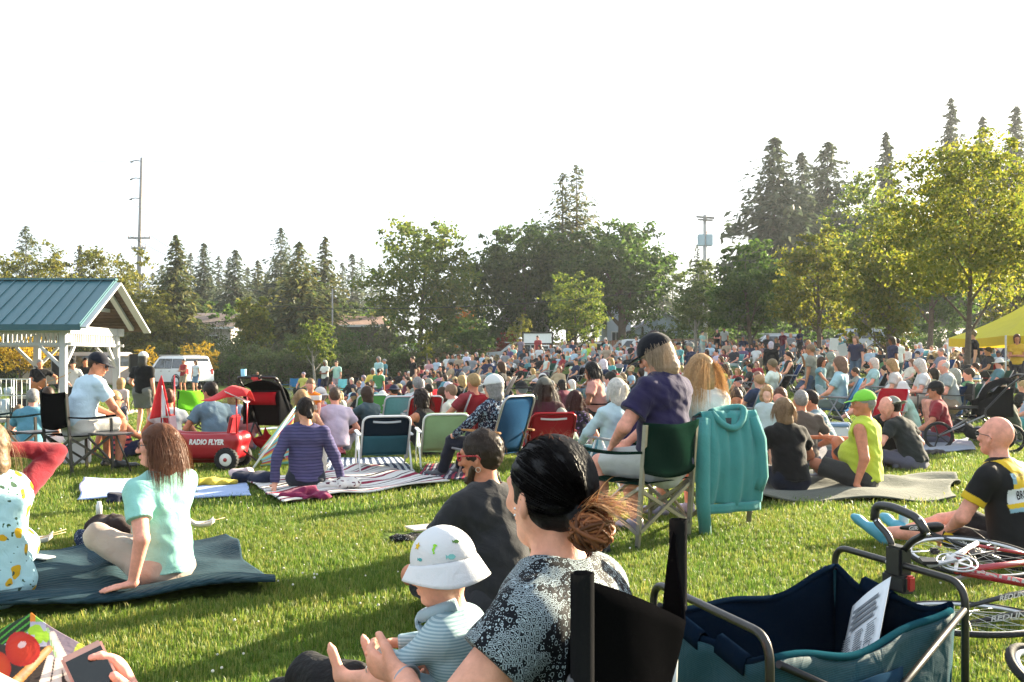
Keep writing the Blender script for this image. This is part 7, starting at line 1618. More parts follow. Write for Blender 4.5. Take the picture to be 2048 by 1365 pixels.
bd.rc(Pb(-.055, .02, -.045), Pb(0, .062, -.105), .022, .030, k=.02); bd.rc(Pb(.055, .02, -.045), Pb(0, .062, -.105), .022, .030, k=.02); bd.noise(.003, 120, 2)
V, Q = bd.build(); link('beard', mesh_np('beard', V, Q, True, [hair_m()]), cm_, color=(.06, .035, .022))
MB().tube([Vector(Pb(-.088 + 0, -.012 + .012 * math.cos(a), -.050 + .012 * math.sin(a))) for a in np.linspace(0, 6.28, 14, endpoint=False)], .0013, 5, closed=True).build('ear_hoop', metal_m(), cm_, (.7, .68, .62))
mid('woman in black tee with streaked blond bob sitting on the olive blanket', 1582, 9.25, (-.25, .97), 'cross', z=.05, H=1.66, shirt='short', shirtcol=(.004, .004, .0045), pantscol=(.006, .009, .02), hair='bob', haircol=(.24, .15, .08), strands=320, slen=.15, girth=1.08, skin='tan', head=(-4, -4, 0))
lm, Jl, ol = mid('man in lime sleeveless shirt and lime cap leaning on his arm', 1728, 9.35, (-.80, .60), 'out', z=.05, H=1.78, shirt='tank', shirtcol=(.52, .62, .06), pants='shorts', pantscol=(.045, .045, .045), hair='crop', haircol='grey', hat='cap', hatcol=(.22, .62, .06), skin='tan', lean=-2, girth=1.14, belly=.05, wr=[(-.30, -.02, .05), (.16, .42, .44)], el=[(-.4, -1, .2), (.8, -.3, -.6)], hdL=(-.3, -.6, -.2), an=[(.25, .45, .07), (.38, .36, .07)], kn=[(-.6, .8, .4), (.2, .8, .7)], head=(30, 0, 0), glasses=dict(col=(.45, .25, .03)), hemdrop=.02)
mid('curly blond toddler in white patterned dress facing the camera', 1532, 11.2, (-.1, -.99), 'stand', z=.0, H=.92, hs=1.4, shirt='long', shirtcol=(.46, .56, .58), pants='skirt', pantscol=(.46, .56, .58), hair='curly', haircol=(.45, .28, .14), skin='pale')
mid('man with reddish beard and pale shirt behind the toddler', 1566, 12.4, (-.5, -.85), 'cross', H=1.80, shirt='short', shirtcol=(.40, .46, .47), hair='short', haircol=(.12, .055, .03), skin='pink')
mid('woman with dark bun and black vest resting her arm', 1472, 12.6, (-.2, -.98), 'cross', z=.03, shirt='tank', shirtcol=(.012, .012, .013), hair='bun', haircol='brown', skin='tan', head=(0, -18, 0), wr=[(-.1, .3, .45), (.2, .3, .40)])
mid('man with cropped grey hair in brown shirt seen from behind the black-teed woman', 1607, 11.4, (.1, 1), 'cross', H=1.80, shirt='short', shirtcol=(.10, .075, .06), hair='crop', haircol='grey', skin='tan')
POLO = stripes_m('teal_grey_stripes', [(0, (.16, .24, .27)), (.45, (.34, .37, .37)), (.6, (.12, .18, .21)), (.75, (.30, .34, .35))], 11, axis='Z')
mid('dark-haired man in teal and grey striped polo by the cooler', 1657, 12.0, (-.85, .4), 'cross', H=1.80, shirt='short', shirtcol=(.2, .25, .27), mats={'shirt': POLO}, hair='short', haircol='dark', skin='tan', head=(5, -20, 0), lean=18)
mid('bald man in black tee with a red round emblem looking down', 1772, 11.8, (-.35, -.92), 'cross', H=1.82, shirt='short', shirtcol=(.005, .005, .006), hair=None, skin='pink', lean=30, head=(0, -28, 0), girth=1.08)
mid('person in dark grey tee and broad grey sun hat bending over the tote bag', 1828, 11.3, (-.55, .8), 'cross', H=1.74, shirt='short', shirtcol=(.016, .020, .020), hair='short', haircol='dark', hat='sun', hatcol=(.22, .23, .20), lean=26, wr=[(-.34, .40, .20), (.30, .30, .10)], el=[(-.6, -.4, -.3), (1, -.4, -.4)], head=(0, -18, 0), skin='pink')
mid('man in red tee with black cap and sunglasses before the jogging stroller', 1886, 14.2, (-.85, .4), 'cross', H=1.84, shirt='short', shirtcol=(.26, .02, .03), hair='short', haircol='dark', hat='cap', hatcol=(.012, .012, .014), skin='tan', head=(-2, 0, 0), glasses=dict(dark=True), lean=8)
mid('person in dark olive top crouching behind the jogging stroller', 2025, 14.6, (-.6, .75), 'cross', shirt='long', shirtcol=(.035, .045, .025), hair='long', haircol='sand', girth=1.1)
mid('person in turquoise shorts and pale shirt at the right picture edge', 2052, 15.6, (-.9, .3), 'low', shirt='short', shirtcol=(.34, .40, .46), pants='shorts', pantscol=(.10, .38, .40), hair='short', haircol='brown', shoes=None)
for (px, d, yw, lab, pl, kw) in ((1905, 17.3, (-.92, .2), 'camp chair under the white-bearded man in grey tee', 'white-bearded man in grey tee and khaki shorts in a camp chair', dict(shirt='short', shirtcol=(.30, .34, .33), pants='shorts', pantscol=(.33, .27, .2), hair='tonsure', haircol='white', skin='pink', girth=1.15)),
                              (1856, 17.8, (-.92, .2), 'camp chair under the white-haired woman with crossed legs', 'white-haired woman in white tee with crossed bare legs', dict(shirt='short', shirtcol=(.62, .62, .60), pants='shorts', pantscol=(.45, .40, .33), hair='bob', haircol='white', skin='pink')),
                              (1800, 18.6, (-.9, .3), 'camp chair with red frame under the woman in white shirt', 'woman with pale hair in white shirt in the red-framed chair', dict(shirt='short', shirtcol=(.55, .50, .46), hair='bob', haircol='blond'))):
 c = G(px, d); director_chair(lab, c, rzdir(*yw), (.05, .05, .055) if px > 1810 else (.3, .03, .03), (.1, .1, .1), seat=.40, top=.84); person(pl, sit_in(c, rzdir(*yw), .02), rzdir(*yw), 'chairf', hv(d), pz=.48, lean=10, head=(0, -14, 0), wr=[(-.1, .34, .66), (.1, .34, .66)], **kw)
c = G(1757, 15.6); beach_chair('red camp chair standing empty among the right-hand group', c, rzdir(-.8, -.6), (.36, .012, .02), (.3, .3, .3), (.1, .1, .1), top=.80)
KID = stripes_m('kid_stripes', [(0, (.6, .6, .58)), (.35, (.06, .07, .10)), (.5, (.6, .45, .08)), (.65, (.6, .6, .58)), (.82, (.10, .25, .45))], 7, axis='Z')
mid('small boy in striped tee and orange shorts standing beside the tree', 1952, 19.5, (-.8, .3), 'phone', H=1.12, hs=1.2, shirt='short', shirtcol=(.5, .5, .5), mats={'shirt': KID}, pants='shorts', pantscol=(.62, .12, .05), hair='short', haircol='brown')
mid('woman in yellow top with folded arms standing under the yellow tent', 2034, 26.5, (-.4, -.9), 'standx', H=1.72, shirt='short', shirtcol=(.70, .42, .04), pantscol=(.02, .02, .03), hair='long', haircol='auburn', skin='tan')
mid('girl in teal patterned dress reaching out near the seated man in grey', 1641, 20.5, (.7, -.7), 'stand', H=1.30, hs=1.12, shirt='cap', shirtcol=(.16, .30, .33), pants='capri', pantscol=(.34, .46, .50), hair='long', haircol='brown', skin='tan', wr=[(-.3, .1, .9), (.28, .42, 1.0)])
cy, Jy, oy = person('bald cyclist in black and yellow team jersey sitting on the grass', G(2035, 6.0), rzdir(-.62, .78), 'out', .0052, H=1.80, shirt='short', shirtcol=(.012, .012, .013), pants='shorts', pantscol=(.012, .012, .013), hair=None, skin='pink', lean=12, wr=[(-.12, .38, .16), (.2, .3, .2)], el=[(-1, -.5, -.2), (1, -.5, -.3)], an=[(-.06, .84, .09), (.16, .80, .09)], kn=[(-.3, .2, 1), (.2, .2, 1)], head=(-8, 4, 0), shoecol=(.07, .30, .40), glasses=dict(col=(.03, .03, .03)), loose=.006, girth=1.08, ploose=.004, fold=.003, wide=1.08, jaw=1.1)
def jersey(co):
 Jr, u, fw = Jy['right'], Jy['up'], Jy['fwd']; c = np.array(co) - Jy['ch']; x, z, y = c @ Jr, c @ u, c @ fw; YEL, BLK_, WH, BL = (.62, .40, .015), (.004, .004, .005), (.56, .58, .58), (.20, .34, .40)
 dl = min(np.linalg.norm(np.array(co) - (Jy['sh' + t] + (Jy['el' + t] - Jy['sh' + t]) * .60)) for t in 'LR');
 if abs(x) > .155 and dl < .085:
  for t in 'LR':
   a, b = Jy['sh' + t], Jy['el' + t]; q = (np.array(co) - a) @ unit(b - a) / np.linalg.norm(b - a)
   if .46 < q < .66 and np.linalg.norm(np.array(co) - (a + (b - a) * q)) < .09: return YEL
 if y > .05: return BLK_
 if z > .145: return BLK_
 w = .135 + .05 * (z < -.06)
 if z > -.02: return YEL if abs(x) < .10 + .25 * max(0, z) else (BL if abs(x) < .13 and z < .05 else BLK_)
 if z > -.05: return YEL if abs(x) < .13 else BLK_
 if z > -.135: return WH if abs(x) < .16 else BLK_
 if z > -.165: return YEL if abs(x) < .165 else BLK_
 if z > -.19: return BL if abs(x) < .165 else BLK_
 return BLK_
paint(oy['shirt'], jersey)
def on_back(s, x, z, size, col, width=None, xd=None, yd=None, **k):
 Jr, u, fw = [Vector(Jy[q]) for q in ('right', 'up', 'fwd')]; o = Vector(Jy['ch']) + Jr * x + u * z - fw * .02
 return text_on(s, oy['shirt'], o, xd or Jr, yd or u, size, flat_m(), parent=oy['shirt'], color=col, width=width, **k)
on_back('BROADMARK', .02, -.092, .075, (.012, .012, .013), width=.27, shear=.12, bold=.001)
on_back('element', -.04, .035, .038, (.02, .02, .02), width=.10); on_back('CYCLES', -.03, .010, .018, (.02, .02, .02), width=.06); on_back('O', -.115, .028, .05, (.35, .5, .6), bold=.002); on_back('LTD', .035, .105, .04, (.012, .012, .012), bold=.002); on_back('O', .035, .105, .105, (.012, .012, .012)); on_back('BI', .10, .022, .07, (.02, .02, .02), bold=.003); on_back('CUR', .06, -.235, .06, (.5, .5, .5), bold=.002)
aL = Vector(Jy['elL']) - Vector(Jy['shL'])
text_on('BROADMARK', oy['shirt'], Vector(Jy['shL']) + aL * .22, aL, (Vector(Jy['fwd'])), .05, flat_m(), parent=oy['shirt'], color=(.62, .40, .015), width=.20, bold=.002)
tL = Vector(Jy['knL']) - Vector(Jy['hpL'])
text_on('13', oy['pants'], Vector(Jy['hpL']) + tL * .78, tL.cross(Vector(Jy['right'])) * -1, tL, .08, flat_m(), parent=oy['pants'], color=(.62, .40, .015), bold=.006)
text_on('BROADMARK', oy['pants'], Vector(Jy['hpL']) + tL * .48, tL, tL.cross(Vector(Jy['right'])), .05, flat_m(), parent=oy['pants'], color=(.6, .6, .6), bold=.001, width=.22)
def musicians():
 d = 28.2; g = G(80, d); g.z += .12
 ro, Jm, _ = person('guitarist in black tee playing under the pavilion', g, rzdir(.5, -.86), 'stand', hv(d), H=1.78, shirt='short', shirtcol=(.005, .005, .006), pantscol=(.03, .045, .07), hair='short', haircol='grey', skin='tan', wr=[(-.42, .26, 1.12), (.10, .24, .98)], el=[(-1, -.3, -.5), (1, -.6, -.3)])
 r = empty('electric_guitar', g, rzdir(.5, -.86)); M = Matrix.Rotation(math.radians(22), 3, 'Y')
 f = SDF(.012)
 for (x, z, rr) in ((.10, 0, .15), (-.08, .0, .115), (-.20, .07, .06), (-.20, -.06, .055)): f.ell((x, 0, z), (rr, .024, rr), None, k=.05)
 f.ell((-.02, 0, .135), (.06, .05, .05), None, k=.01, op='sub'); V, Q = f.build(); T = Vector((.06, .26, 1.02)); rm = lambda v: T + M @ Vector(v)
 V = np.array([tuple(rm(v)) for v in V]); link('body', mesh_np('body', V, Q, True, [plast_m()]), r, color=(.28, .09, .02)); MB().poly([rm(p) for p in ((-.1, -.03, -.06), (.1, -.03, -.08), (.12, -.03, .05), (-.12, -.03, .06))], (0, 1, 0), .006).build('pickguard', plast_m(), r, (.6, .58, .5))
 MB().bar(rm((-.2, .025, .0)), rm((-.78, .025, .0)), .05, .022).build('neck', wood_m(), r, (.40, .22, .08)); MB().bar(rm((-.78, .025, .01)), rm((-.95, .025, .03)), .07, .018).build('headstock', wood_m(), r, (.40, .22, .08)); tag(r, 'sunburst electric guitar held by the guitarist in black', 'guitar')
 g2 = G(146, 31.0); g2.z += .12; person('musician in white shirt, black vest and dark hat', g2, rzdir(.4, -.9), 'stand', hv(31), H=1.74, shirt='long', shirtcol=(.55, .56, .56), pantscol=(.02, .02, .02), hair='short', haircol='dark', hat='straw', hatcol=(.015, .015, .018), wr=[(-.3, .3, 1.0), (.12, .28, 1.0)])
 g3 = G(171, 31.6); g3.z += .12; person('musician in black shirt and sunglasses at the rear pavilion post', g3, rzdir(.4, -.9), 'stand', hv(31), H=1.82, shirt='long', shirtcol=(.012, .013, .016), pantscol=(.02, .02, .02), hair='short', haircol='dark', skin='tan', wr=[(-.36, .28, 1.1), (.12, .28, 1.0)])
 for (px, dd, zt, lab) in ((117, 29.6, 2.02, 'black loudspeaker on a pole left of the pavilion corner post'), (270, 33.5, 2.1, 'black loudspeaker on a pole at the right pavilion post')):
  r = empty('loudspeaker', G(px, dd), .5); MB().box((0, 0, zt - .33), (.40, .36, .66), bev=.03).build('cabinet', plast_m(), r, (.012, .012, .013)); MB().box((0, -.19, zt - .33), (.34, .012, .58)).build('grille', surf('speaker_grille', (.02, .02, .021), rough=.7, namt=.3, nscale=120), r); MB().tube([(0, 0, .02), (0, 0, zt - .66)], .02, 8).build('pole', metal_m(), r, (.05, .05, .05))
  for k in range(3): a = k * 2.09; MB().tube([(0, 0, .6), (.45 * math.cos(a), .45 * math.sin(a), .02)], .012, 6).build('leg', metal_m(), r, (.05, .05, .05))
  tag(r, lab, 'loudspeaker')
 r = empty('microphone_stand', G(92, 27.6) + Vector((0, 0, .12))); MB().tube([(0, 0, 0), (0, 0, 1.25), (-.30, .1, 1.55)], .012, 6).build('stand', metal_m(), r, (.04, .04, .04)); MB().lathe([(0, -.02), (.02, 0), (.028, .09), (.02, .12), (0, .125)], (-.30, .1, 1.55), (-.8, .2, .3), 10).build('microphone', metal_m(), r, (.1, .1, .1)); MB().lathe([(0, .02), (.14, .015), (.15, 0)], seg=14).build('base', metal_m(), r, (.03, .03, .03)); tag(r, 'black microphone stand before the guitarist', 'microphone stand')
 for (px, dd, s, lab) in ((42, 28.6, (.55, .45, .75), 'black amplifier cabinet left of the guitarist'), (58, 27.6, (.8, .4, .42), 'black flight case in front of the guitarist')):
  r = empty('amplifier', G(px, dd) + Vector((0, 0, .12)), .3); MB().box((0, 0, s[2] / 2), s, bev=.02).build('cabinet', plast_m(), r, (.014, .014, .015)); MB().box((0, -s[1] / 2 - .004, s[2] * .42), (s[0] * .86, .01, s[2] * .62)).build('grille', surf('speaker_grille'), r); MB().box((0, -s[1] / 2 - .006, s[2] * .86), (s[0] * .84, .012, s[2] * .12)).build('control_panel', metal_m(), r, (.25, .25, .25)); tag(r, lab, 'amplifier')
 r = empty('drum_shield', G(12, 27.4) + Vector((0, 0, .12)), -.2)
 for k in range(4): MB().box((-.75 + k * .5, .03 * (k % 2), .62), (.03, .03, 1.24)).build('post', metal_m(), r, (.6, .6, .6))
 for z in (.25, .75, 1.22): MB().box((0, 0, z), (1.55, .025, .03)).build('rail', metal_m(), r, (.6, .6, .6))
 for k in range(9): MB().box((-.7 + k * .17, .03, .72), (.012, .012, 1.0)).build('bar', metal_m(), r, (.55, .55, .55))
 tag(r, 'pale metal railing beside the stage at the left edge', 'railing')
 r = empty('drum_kit', G(8, 29.2) + Vector((0, 0, .12))); MB().lathe([(0, -.2), (.28, -.2), (.28, .2), (0, .2)], (0, 0, .30), (0, 1, 0), 18).build('bass_drum', plast_m(), r, (.35, .45, .5))
 for (x, z) in ((-.2, .72), (.2, .72), (-.45, .6)): MB().lathe([(0, 0), (.15, 0), (.15, .2), (0, .2)], (x, -.05, z), (0, -.2, 1), 16).build('tom_drum', plast_m(), r, (.35, .45, .5))
 for (x, z) in ((-.6, 1.05), (.55, 1.15)): MB().lathe([(0, .03), (.06, .02), (.22, 0)], (x, 0, z), (.1, -.25, 1), 18).build('cymbal', metal_m(), r, (.6, .5, .25)); MB().tube([(x, 0, 0), (x, 0, z)], .012, 6).build('cymbal_stand', metal_m(), r, (.5, .5, .5)) if True else None
 tag(r, 'pale drum kit behind the railing at the left edge', 'drum kit')
musicians()
# ---- the crowd
def crowd():
 keys = ['skin', 'shirt', 'pants', 'hair', 'hat', 'shoes']
 cm = {'skin': surf('crowd_skin', src='skin_rgb', rough=.6, namt=.08), 'shirt': surf('crowd_shirt', src='shirt_rgb', rough=.9, namt=.12, bump2=.012, b2scale=11), 'pants': surf('crowd_trousers', src='trouser_rgb', rough=.9, namt=.12, bump2=.012, b2scale=11),
          'hair': surf('crowd_hair', src='hair_rgb', rough=.55, namt=.3, nscale=30, transl=.15), 'hat': surf('crowd_hat', src='hat_rgb', rough=.9, namt=.1), 'shoes': surf('crowd_shoes', (.05, .05, .055), rough=.6)}
 mats = [cm[k] for k in keys]; cache = {}
 def body(pose, hair, hat, sleeve, pants, res):
  key = (pose, hair, hat, sleeve, pants, res)
  if key in cache: return cache[key]
  p = dict(POSES[pose]); p['head'] = ((hash(key[0] + str(hair)) % 5 - 2) * 0 + {'cross': 6, 'knees': -8, 'back': 4}.get(pose, 0), -4, 0)
  o = dict(hair=hair, hat=hat, shirt=sleeve, pants=pants); J = skel(p, 1.72); V, Q, M, n = [], [], [], 0
  for (nm, v, q, mk) in person_parts(J, .021 if res == 0 else .030, o):
   if len(q) == 0: continue
   V.append(v); Q.append(q + n); M.append(np.full(len(q), keys.index(mk))); n += len(v)
  me = mesh_np('person', np.concatenate(V), np.concatenate(Q), True, mats, np.concatenate(M)); cache[key] = me; return me
 SH = [('white', (.60, .61, .60), 9), ('black', (.007, .007, .008), 9), ('grey', (.22, .23, .24), 8), ('navy', (.022, .03, .07), 5), ('pale blue', (.38, .50, .58), 6), ('teal', (.09, .25, .27), 4), ('red', (.28, .03, .035), 2), ('pink', (.48, .26, .27), 2.4), ('green', (.07, .20, .08), 2), ('yellow', (.60, .48, .10), 1.3), ('tan', (.34, .26, .18), 3), ('purple', (.11, .07, .15), 1.2), ('charcoal', (.025, .028, .032), 9), ('lime', (.42, .58, .06), .8), ('orange', (.55, .18, .04), .8), ('mint', (.30, .55, .47), 1.5), ('maroon', (.14, .02, .035), 2)]
 PT = [('dark', (.012, .014, .018), 6), ('denim', (.07, .11, .17), 5), ('khaki', (.30, .24, .16), 3), ('grey', (.14, .14, .14), 3), ('pale', (.45, .43, .40), 1.5)]
 HR = [('dark-haired', 'dark', 6), ('brown-haired', 'brown', 5), ('grey-haired', 'grey', 4), ('fair-haired', 'blond', 3), ('white-haired', 'white', 2), ('sandy-haired', 'sand', 3)]
 HT = [('white', (.62, .61, .58)), ('straw', (.45, .33, .17)), ('navy', (.02, .025, .05)), ('grey', (.2, .2, .19)), ('black', (.013, .013, .014))]
 rs = random.Random(21)
 def pick(l): return rs.choices(l, [e[2] for e in l])[0]
 LM = [('below the white sign board', 1075, 58), ('near the silver-blue car', 1700, 56), ('before the pale car on the street', 1290, 58), ('under the golden-edged tree', 1632, 48), ('under the dark oval tree', 1500, 52), ('beside the pale-stemmed tree', 1392, 54), ('left of the slim sunlit tree', 1740, 40), ('near the large sunlit maple', 1930, 30), ('close to the yellow tent', 2030, 32),
          ('below the mound shrubs', 880, 54), ('at the left end of the slope', 780, 46), ('before the shrub belt', 720, 46), ('beyond the blue high-backed chair', 985, 22), ('beyond the woman in grey cap', 1090, 24), ('beyond the white-haired woman', 1240, 22), ('behind the man in purple', 1325, 30), ('behind the blonde woman', 1420, 30), ('behind the toddler', 1530, 24), ('behind the man in lime vest', 1720, 26), ('behind the man in red tee', 1880, 26), ('in the middle of the slope', 1180, 44), ('on the slope right of the aisle', 1300, 40), ('low on the slope', 1000, 36), ('by the street end of the slope', 1850, 44), ('right of the street trees', 1960, 40)]
 PH = {'cross': 'sitting cross-legged', 'knees': 'hugging knees', 'back': 'leaning back', 'out': 'with legs stretched out', 'low': 'in a low chair', 'lowx': 'reclining in a chair', 'chair': 'in a camp chair', 'stand': 'standing', 'standx': 'standing with folded arms', 'phone': 'standing with a raised hand', 'wave': 'sitting with one hand up'}
 used = {}
 cfm = cloth2_m(); ch = MB(); w = .26
 ch.sheet(5, 5, lambda u, v: ((u - .5) * .5, -.12 - .26 * v, .22 + .52 * v), .012); ch.sheet(5, 5, lambda u, v: ((u - .5) * .5, -.14 + .42 * v, .22 + .03 * v - .03 * math.sin(3.1 * u)), .012); nf = len(ch.f)
 for s in (-1, 1):
  ch.tube([(s * w, -.30, 0), (s * w, .10, .42)], .013, 5); ch.tube([(s * w, .28, 0), (s * w, -.06, .42)], .013, 5); ch.tube([(s * w, -.22, .43), (s * w, .22, .44)], .02, 5); ch.tube([(s * w, -.10, .2), (s * w, -.38, .76)], .013, 5)
 cmesh = ch.mesh('camp_chair', cfm); cmesh.materials.append(surf('chair_tube', (.25, .25, .26), rough=.4, metal=.6)); cmesh.polygons.foreach_set('material_index', [0 if i < nf else 1 for i in range(len(ch.f))]); cmesh.update()
 chm2 = cmesh.copy();
 for v in chm2.vertices: v.co.z = v.co.z + (.20 if v.co.z > .15 else .0)
 def add(px, d, pose=None, face=None, shirt=None, hair=None, hat=None, hairc=None, H=None, extra=None, kid=False, pants=None):
  g = G(px, d); sh = next(s for s in SH if s[0] == shirt) if shirt else pick(SH); pt = pick(PT); hc = next(h for h in HR if h[1] == hairc) if hairc else pick(HR)
  pose = pose or rs.choices(['cross', 'knees', 'back', 'out', 'low', 'lowx', 'chair', 'wave', 'stand', 'standx', 'phone'], [5, 4, 3, 4, 5, 5, 5, 1, .5, .5, .25])[0]
  hair = hair or rs.choices(['short', 'bob', 'long', 'pony'], [6, 4, 3, 1])[0]; hat_ = hat if hat is not None else rs.choices([None, 'cap', 'sun', 'straw'], [11, 3, 1.2, .7])[0]
  if hat_ == '': hat_ = None
  if hat_: hair = 'short' if hair in ('bob', 'pony') else hair
  pn = pants or ('shorts' if pose in ('low', 'out', 'lowx') else 'long'); sl = 'short' if hat_ else {'short': 'short', 'bob': 'long', 'long': 'short', 'pony': 'tank'}[hair]
  dx, dy = (-13.5 - g.x, 30 - g.y) if face is None else face; L = math.hypot(dx, dy); a = rzdir(dx / L, dy / L) + rs.gauss(0, .25)
  seat = pose in ('low', 'lowx', 'chair')
  me = body(pose, hair, hat_, sl, pn, 0 if d < 30 else 1); S = (H or rs.uniform(1.58, 1.84)) / 1.72
  o = link('person', me, None, g, a); o.scale = (S * rs.uniform(.96, 1.1), S * rs.uniform(.98, 1.08), S)
  jit = lambda c, k=.18: tuple(min(.8, v * rs.uniform(1 - k, 1 + k)) for v in c)
  o['skin_rgb'] = jit(SKINS[rs.choices(['fair', 'tan', 'pink', 'pale', 'brown'], [5, 4, 4, 2, 1])[0]], .1); o['shirt_rgb'] = jit(sh[1]); o['trouser_rgb'] = jit(pt[1]); o['hair_rgb'] = jit(HAIRS[hc[1]]); htc = rs.choice(HT); o['hat_rgb'] = htc[1]
  if seat:
   c = link('camp_chair', cmesh if pose != 'chair' else chm2, None, g, a, color=rs.choice([(.02, .05, .14), (.012, .012, .014), (.02, .07, .05), (.26, .02, .03), (.10, .30, .32), (.05, .05, .06), (.03, .10, .22)])); c.scale = (S, S, S)
  m = min(LM, key=lambda l: ((l[1] - px) / 90) ** 2 + ((l[2] - d) / 9) ** 2)
  who = ('child' if kid else 'person'); head = ('%s-hatted' % htc[0] if hat_ in ('sun', 'straw') else '%s-capped' % htc[0]) if hat_ else hc[0]
  lab = extra or '%s %s in %s top %s %s' % (head, who, sh[0], PH[pose], m[0])
  if lab in used and not extra: lab = '%s %s in %s top and %s %s %s %s' % (head, who, sh[0], pt[0], 'shorts' if pn == 'shorts' else 'trousers', PH[pose], m[0])
  if lab in used and not extra: lab = lab.replace(' in ', ' with %s in ' % {'short': 'short hair', 'bob': 'a bob', 'long': 'long hair', 'pony': 'a ponytail'}[hair], 1)
  used[lab] = 1
  tag(o, ' '.join(lab.split()[:16]), 'person', 'people of the seated crowd')
  if seat: tag(c, 'camp chair under the ' + ' '.join(lab.split()[:12]), 'camp chair', 'camp chairs of the crowd')
  return o
 pts = []
 def free(x, y, r):
  return all((x - a) ** 2 + ((y - b) * .8) ** 2 > r * r for a, b in pts)
 def put(px, d, **k): x = (px - 1024) * d / FPX; pts.append((x, d)); return add(px, d, **k)
 put(606, 44, pose='chair', face=(-.3, -.9), shirt='yellow', hair='short', hairc='grey', hat='', extra='man in yellow shirt on a chair at the lawn edge'); put(514, 47, pose='stand', face=(.6, -.6), shirt='red', H=1.2, hat='', extra='child in red tee at the edge of the shrub belt')
 put(549, 40, pose='cross', face=(-.2, -.9), shirt='teal', H=1.2, hairc='blond', hat='', extra='small fair child sitting on the lawn before the shrubs'); put(650, 45, pose='standx', face=(-.4, -.9), shirt='white', hairc='grey', hat='', pants='shorts', H=1.80, extra='man in striped pale shirt standing with folded arms by the shrubs'); put(673, 45.5, pose='phone', face=(-.4, -.9), shirt='pale blue', hairc='brown', hat='', H=1.75, extra='man in pale blue shirt raising a camera by the shrubs')
 put(664, 42, pose='stand', face=(-.4, -.9), shirt='pink', H=.9, hairc='brown', hat='', kid=True, extra='toddler in pink top standing by the aqua chair'); put(758, 47, pose='stand', face=(-.7, -.6), shirt='pale blue', hairc='grey', hat='', H=1.8, extra='man in pale blue tee standing above the left group'); put(770, 47.3, pose='stand', face=(-.7, -.6), shirt='teal', hairc='grey', hat='', H=1.66, extra='woman in teal jacket standing above the left group')
 put(757, 33.5, pose='stand', face=(-.1, 1), shirt='green', hairc='dark', hat='', H=1.45, kid=True, extra='boy in green sports shirt standing with his back turned'); put(821, 34, pose='stand', face=(-.2, -.9), shirt='yellow', hairc='blond', hat='', H=1.05, kid=True, extra='toddler in yellow top standing among the left group'); put(745, 42, pose='chair', shirt='yellow', hairc='grey', hat='', extra='man in pale yellow shirt seated above the left group')
 put(916, 56, pose='chair', shirt='green', hat='cap', extra='man in green shirt and white cap high on the slope'); put(933, 56, pose='chair', shirt='white', hairc='grey', hat='', extra='grey-haired man in white tee beside the green-shirted man'); put(1076, 55, pose='stand', shirt='red', hairc='dark', hat='', extra='woman in long red dress standing below the sign board')
 put(1041, 57, pose='phone', shirt='grey', hat='sun', extra='person in sun hat standing left of the sign board'); put(1405, 52, pose='standx', face=(.5, -.8), shirt='pale blue', hat='', extra='man in pale blue shirt standing beside the pale-stemmed tree'); put(1434, 57, pose='standx', face=(-.2, -.9), shirt='black', hat='', hairc='grey', extra='man in black standing with folded arms by the street'); put(1449, 56, pose='stand', face=(-.2, -.9), shirt='white', hat='cap', extra='man in white tee standing by the street')
 put(1566, 50, pose='stand', shirt='maroon', hat='', extra='man in maroon shirt standing in front of the silver car'); put(1600, 52, pose='standx', shirt='navy', hat='', extra='person in striped navy top standing before the silver car'); put(1712, 34, pose='stand', face=(-.8, -.3), shirt='navy', hat='', H=1.82, extra='man in dark blue tee standing among the right-hand crowd')
 put(1796, 33, pose='stand', face=(-.3, .9), shirt='white', hat='', hairc='dark', H=1.75, extra='person with green rucksack and yellow shorts seen from behind'); put(1542, 34, pose='stand', face=(-.2, .9), shirt='black', hat='', H=1.7, extra='person in black tee standing with back turned amid the slope crowd'); put(1948, 27, pose='stand', face=(-.7, .2), shirt='black', hat='', H=1.85, extra='man in black standing behind the large sunlit maple')
 put(1308, 58, pose='stand', shirt='grey', hat='', extra='person in grey standing at the crest before the pale car'); put(1186, 33, pose='knees', shirt='white', hat='cap', extra='person in flat pale cap sitting beyond the woman in grey cap')
 for (px, d, ps, sh, hr) in ((650, 27, 'cross', 'navy', 'short'), (668, 26.5, 'out', 'black', 'long'), (690, 27.5, 'knees', 'grey', 'bob'), (703, 26, 'out', 'tan', 'long'), (716, 27.6, 'back', 'black', 'long'), (728, 25.8, 'cross', 'black', 'short'), (741, 27.4, 'knees', 'maroon', 'long'), (757, 25.4, 'back', 'white', 'long'), (735, 24, 'cross', 'black', 'bob'), (748, 33.5, 'out', 'teal', 'short'), (700, 35, 'back', 'pale blue', 'long'), (712, 36.5, 'lowx', 'navy', 'short'), (726, 34.8, 'low', 'teal', 'short'), (792, 31.5, 'out', 'black', 'short'), (806, 33, 'low', 'maroon', 'short'), (700, 40, 'low', 'black', 'bob'), (722, 42, 'lowx', 'pale blue', 'bob'), (738, 39, 'low', 'black', 'bob'), (760, 41, 'chair', 'white', 'bob'), (775, 38, 'low', 'red', 'short'), (785, 41, 'cross', 'black', 'long'), (832, 30, 'low', 'grey', 'bob'), (846, 27, 'low', 'pale blue', 'short'), (866, 21, 'cross', 'grey', 'short'), (795, 20, 'cross', 'tan', 'short'), (812, 20.5, 'low', 'black', 'short'), (840, 20, 'cross', 'teal', 'pony'), (905, 19, 'cross', 'pale blue', 'pony'), (893, 16.5, 'cross', 'red', 'bob'), (918, 15.5, 'cross', 'white', 'short'), (930, 14.2, 'low', 'red', 'short')):
  put(px, d, pose=ps, shirt=sh, hair=hr)
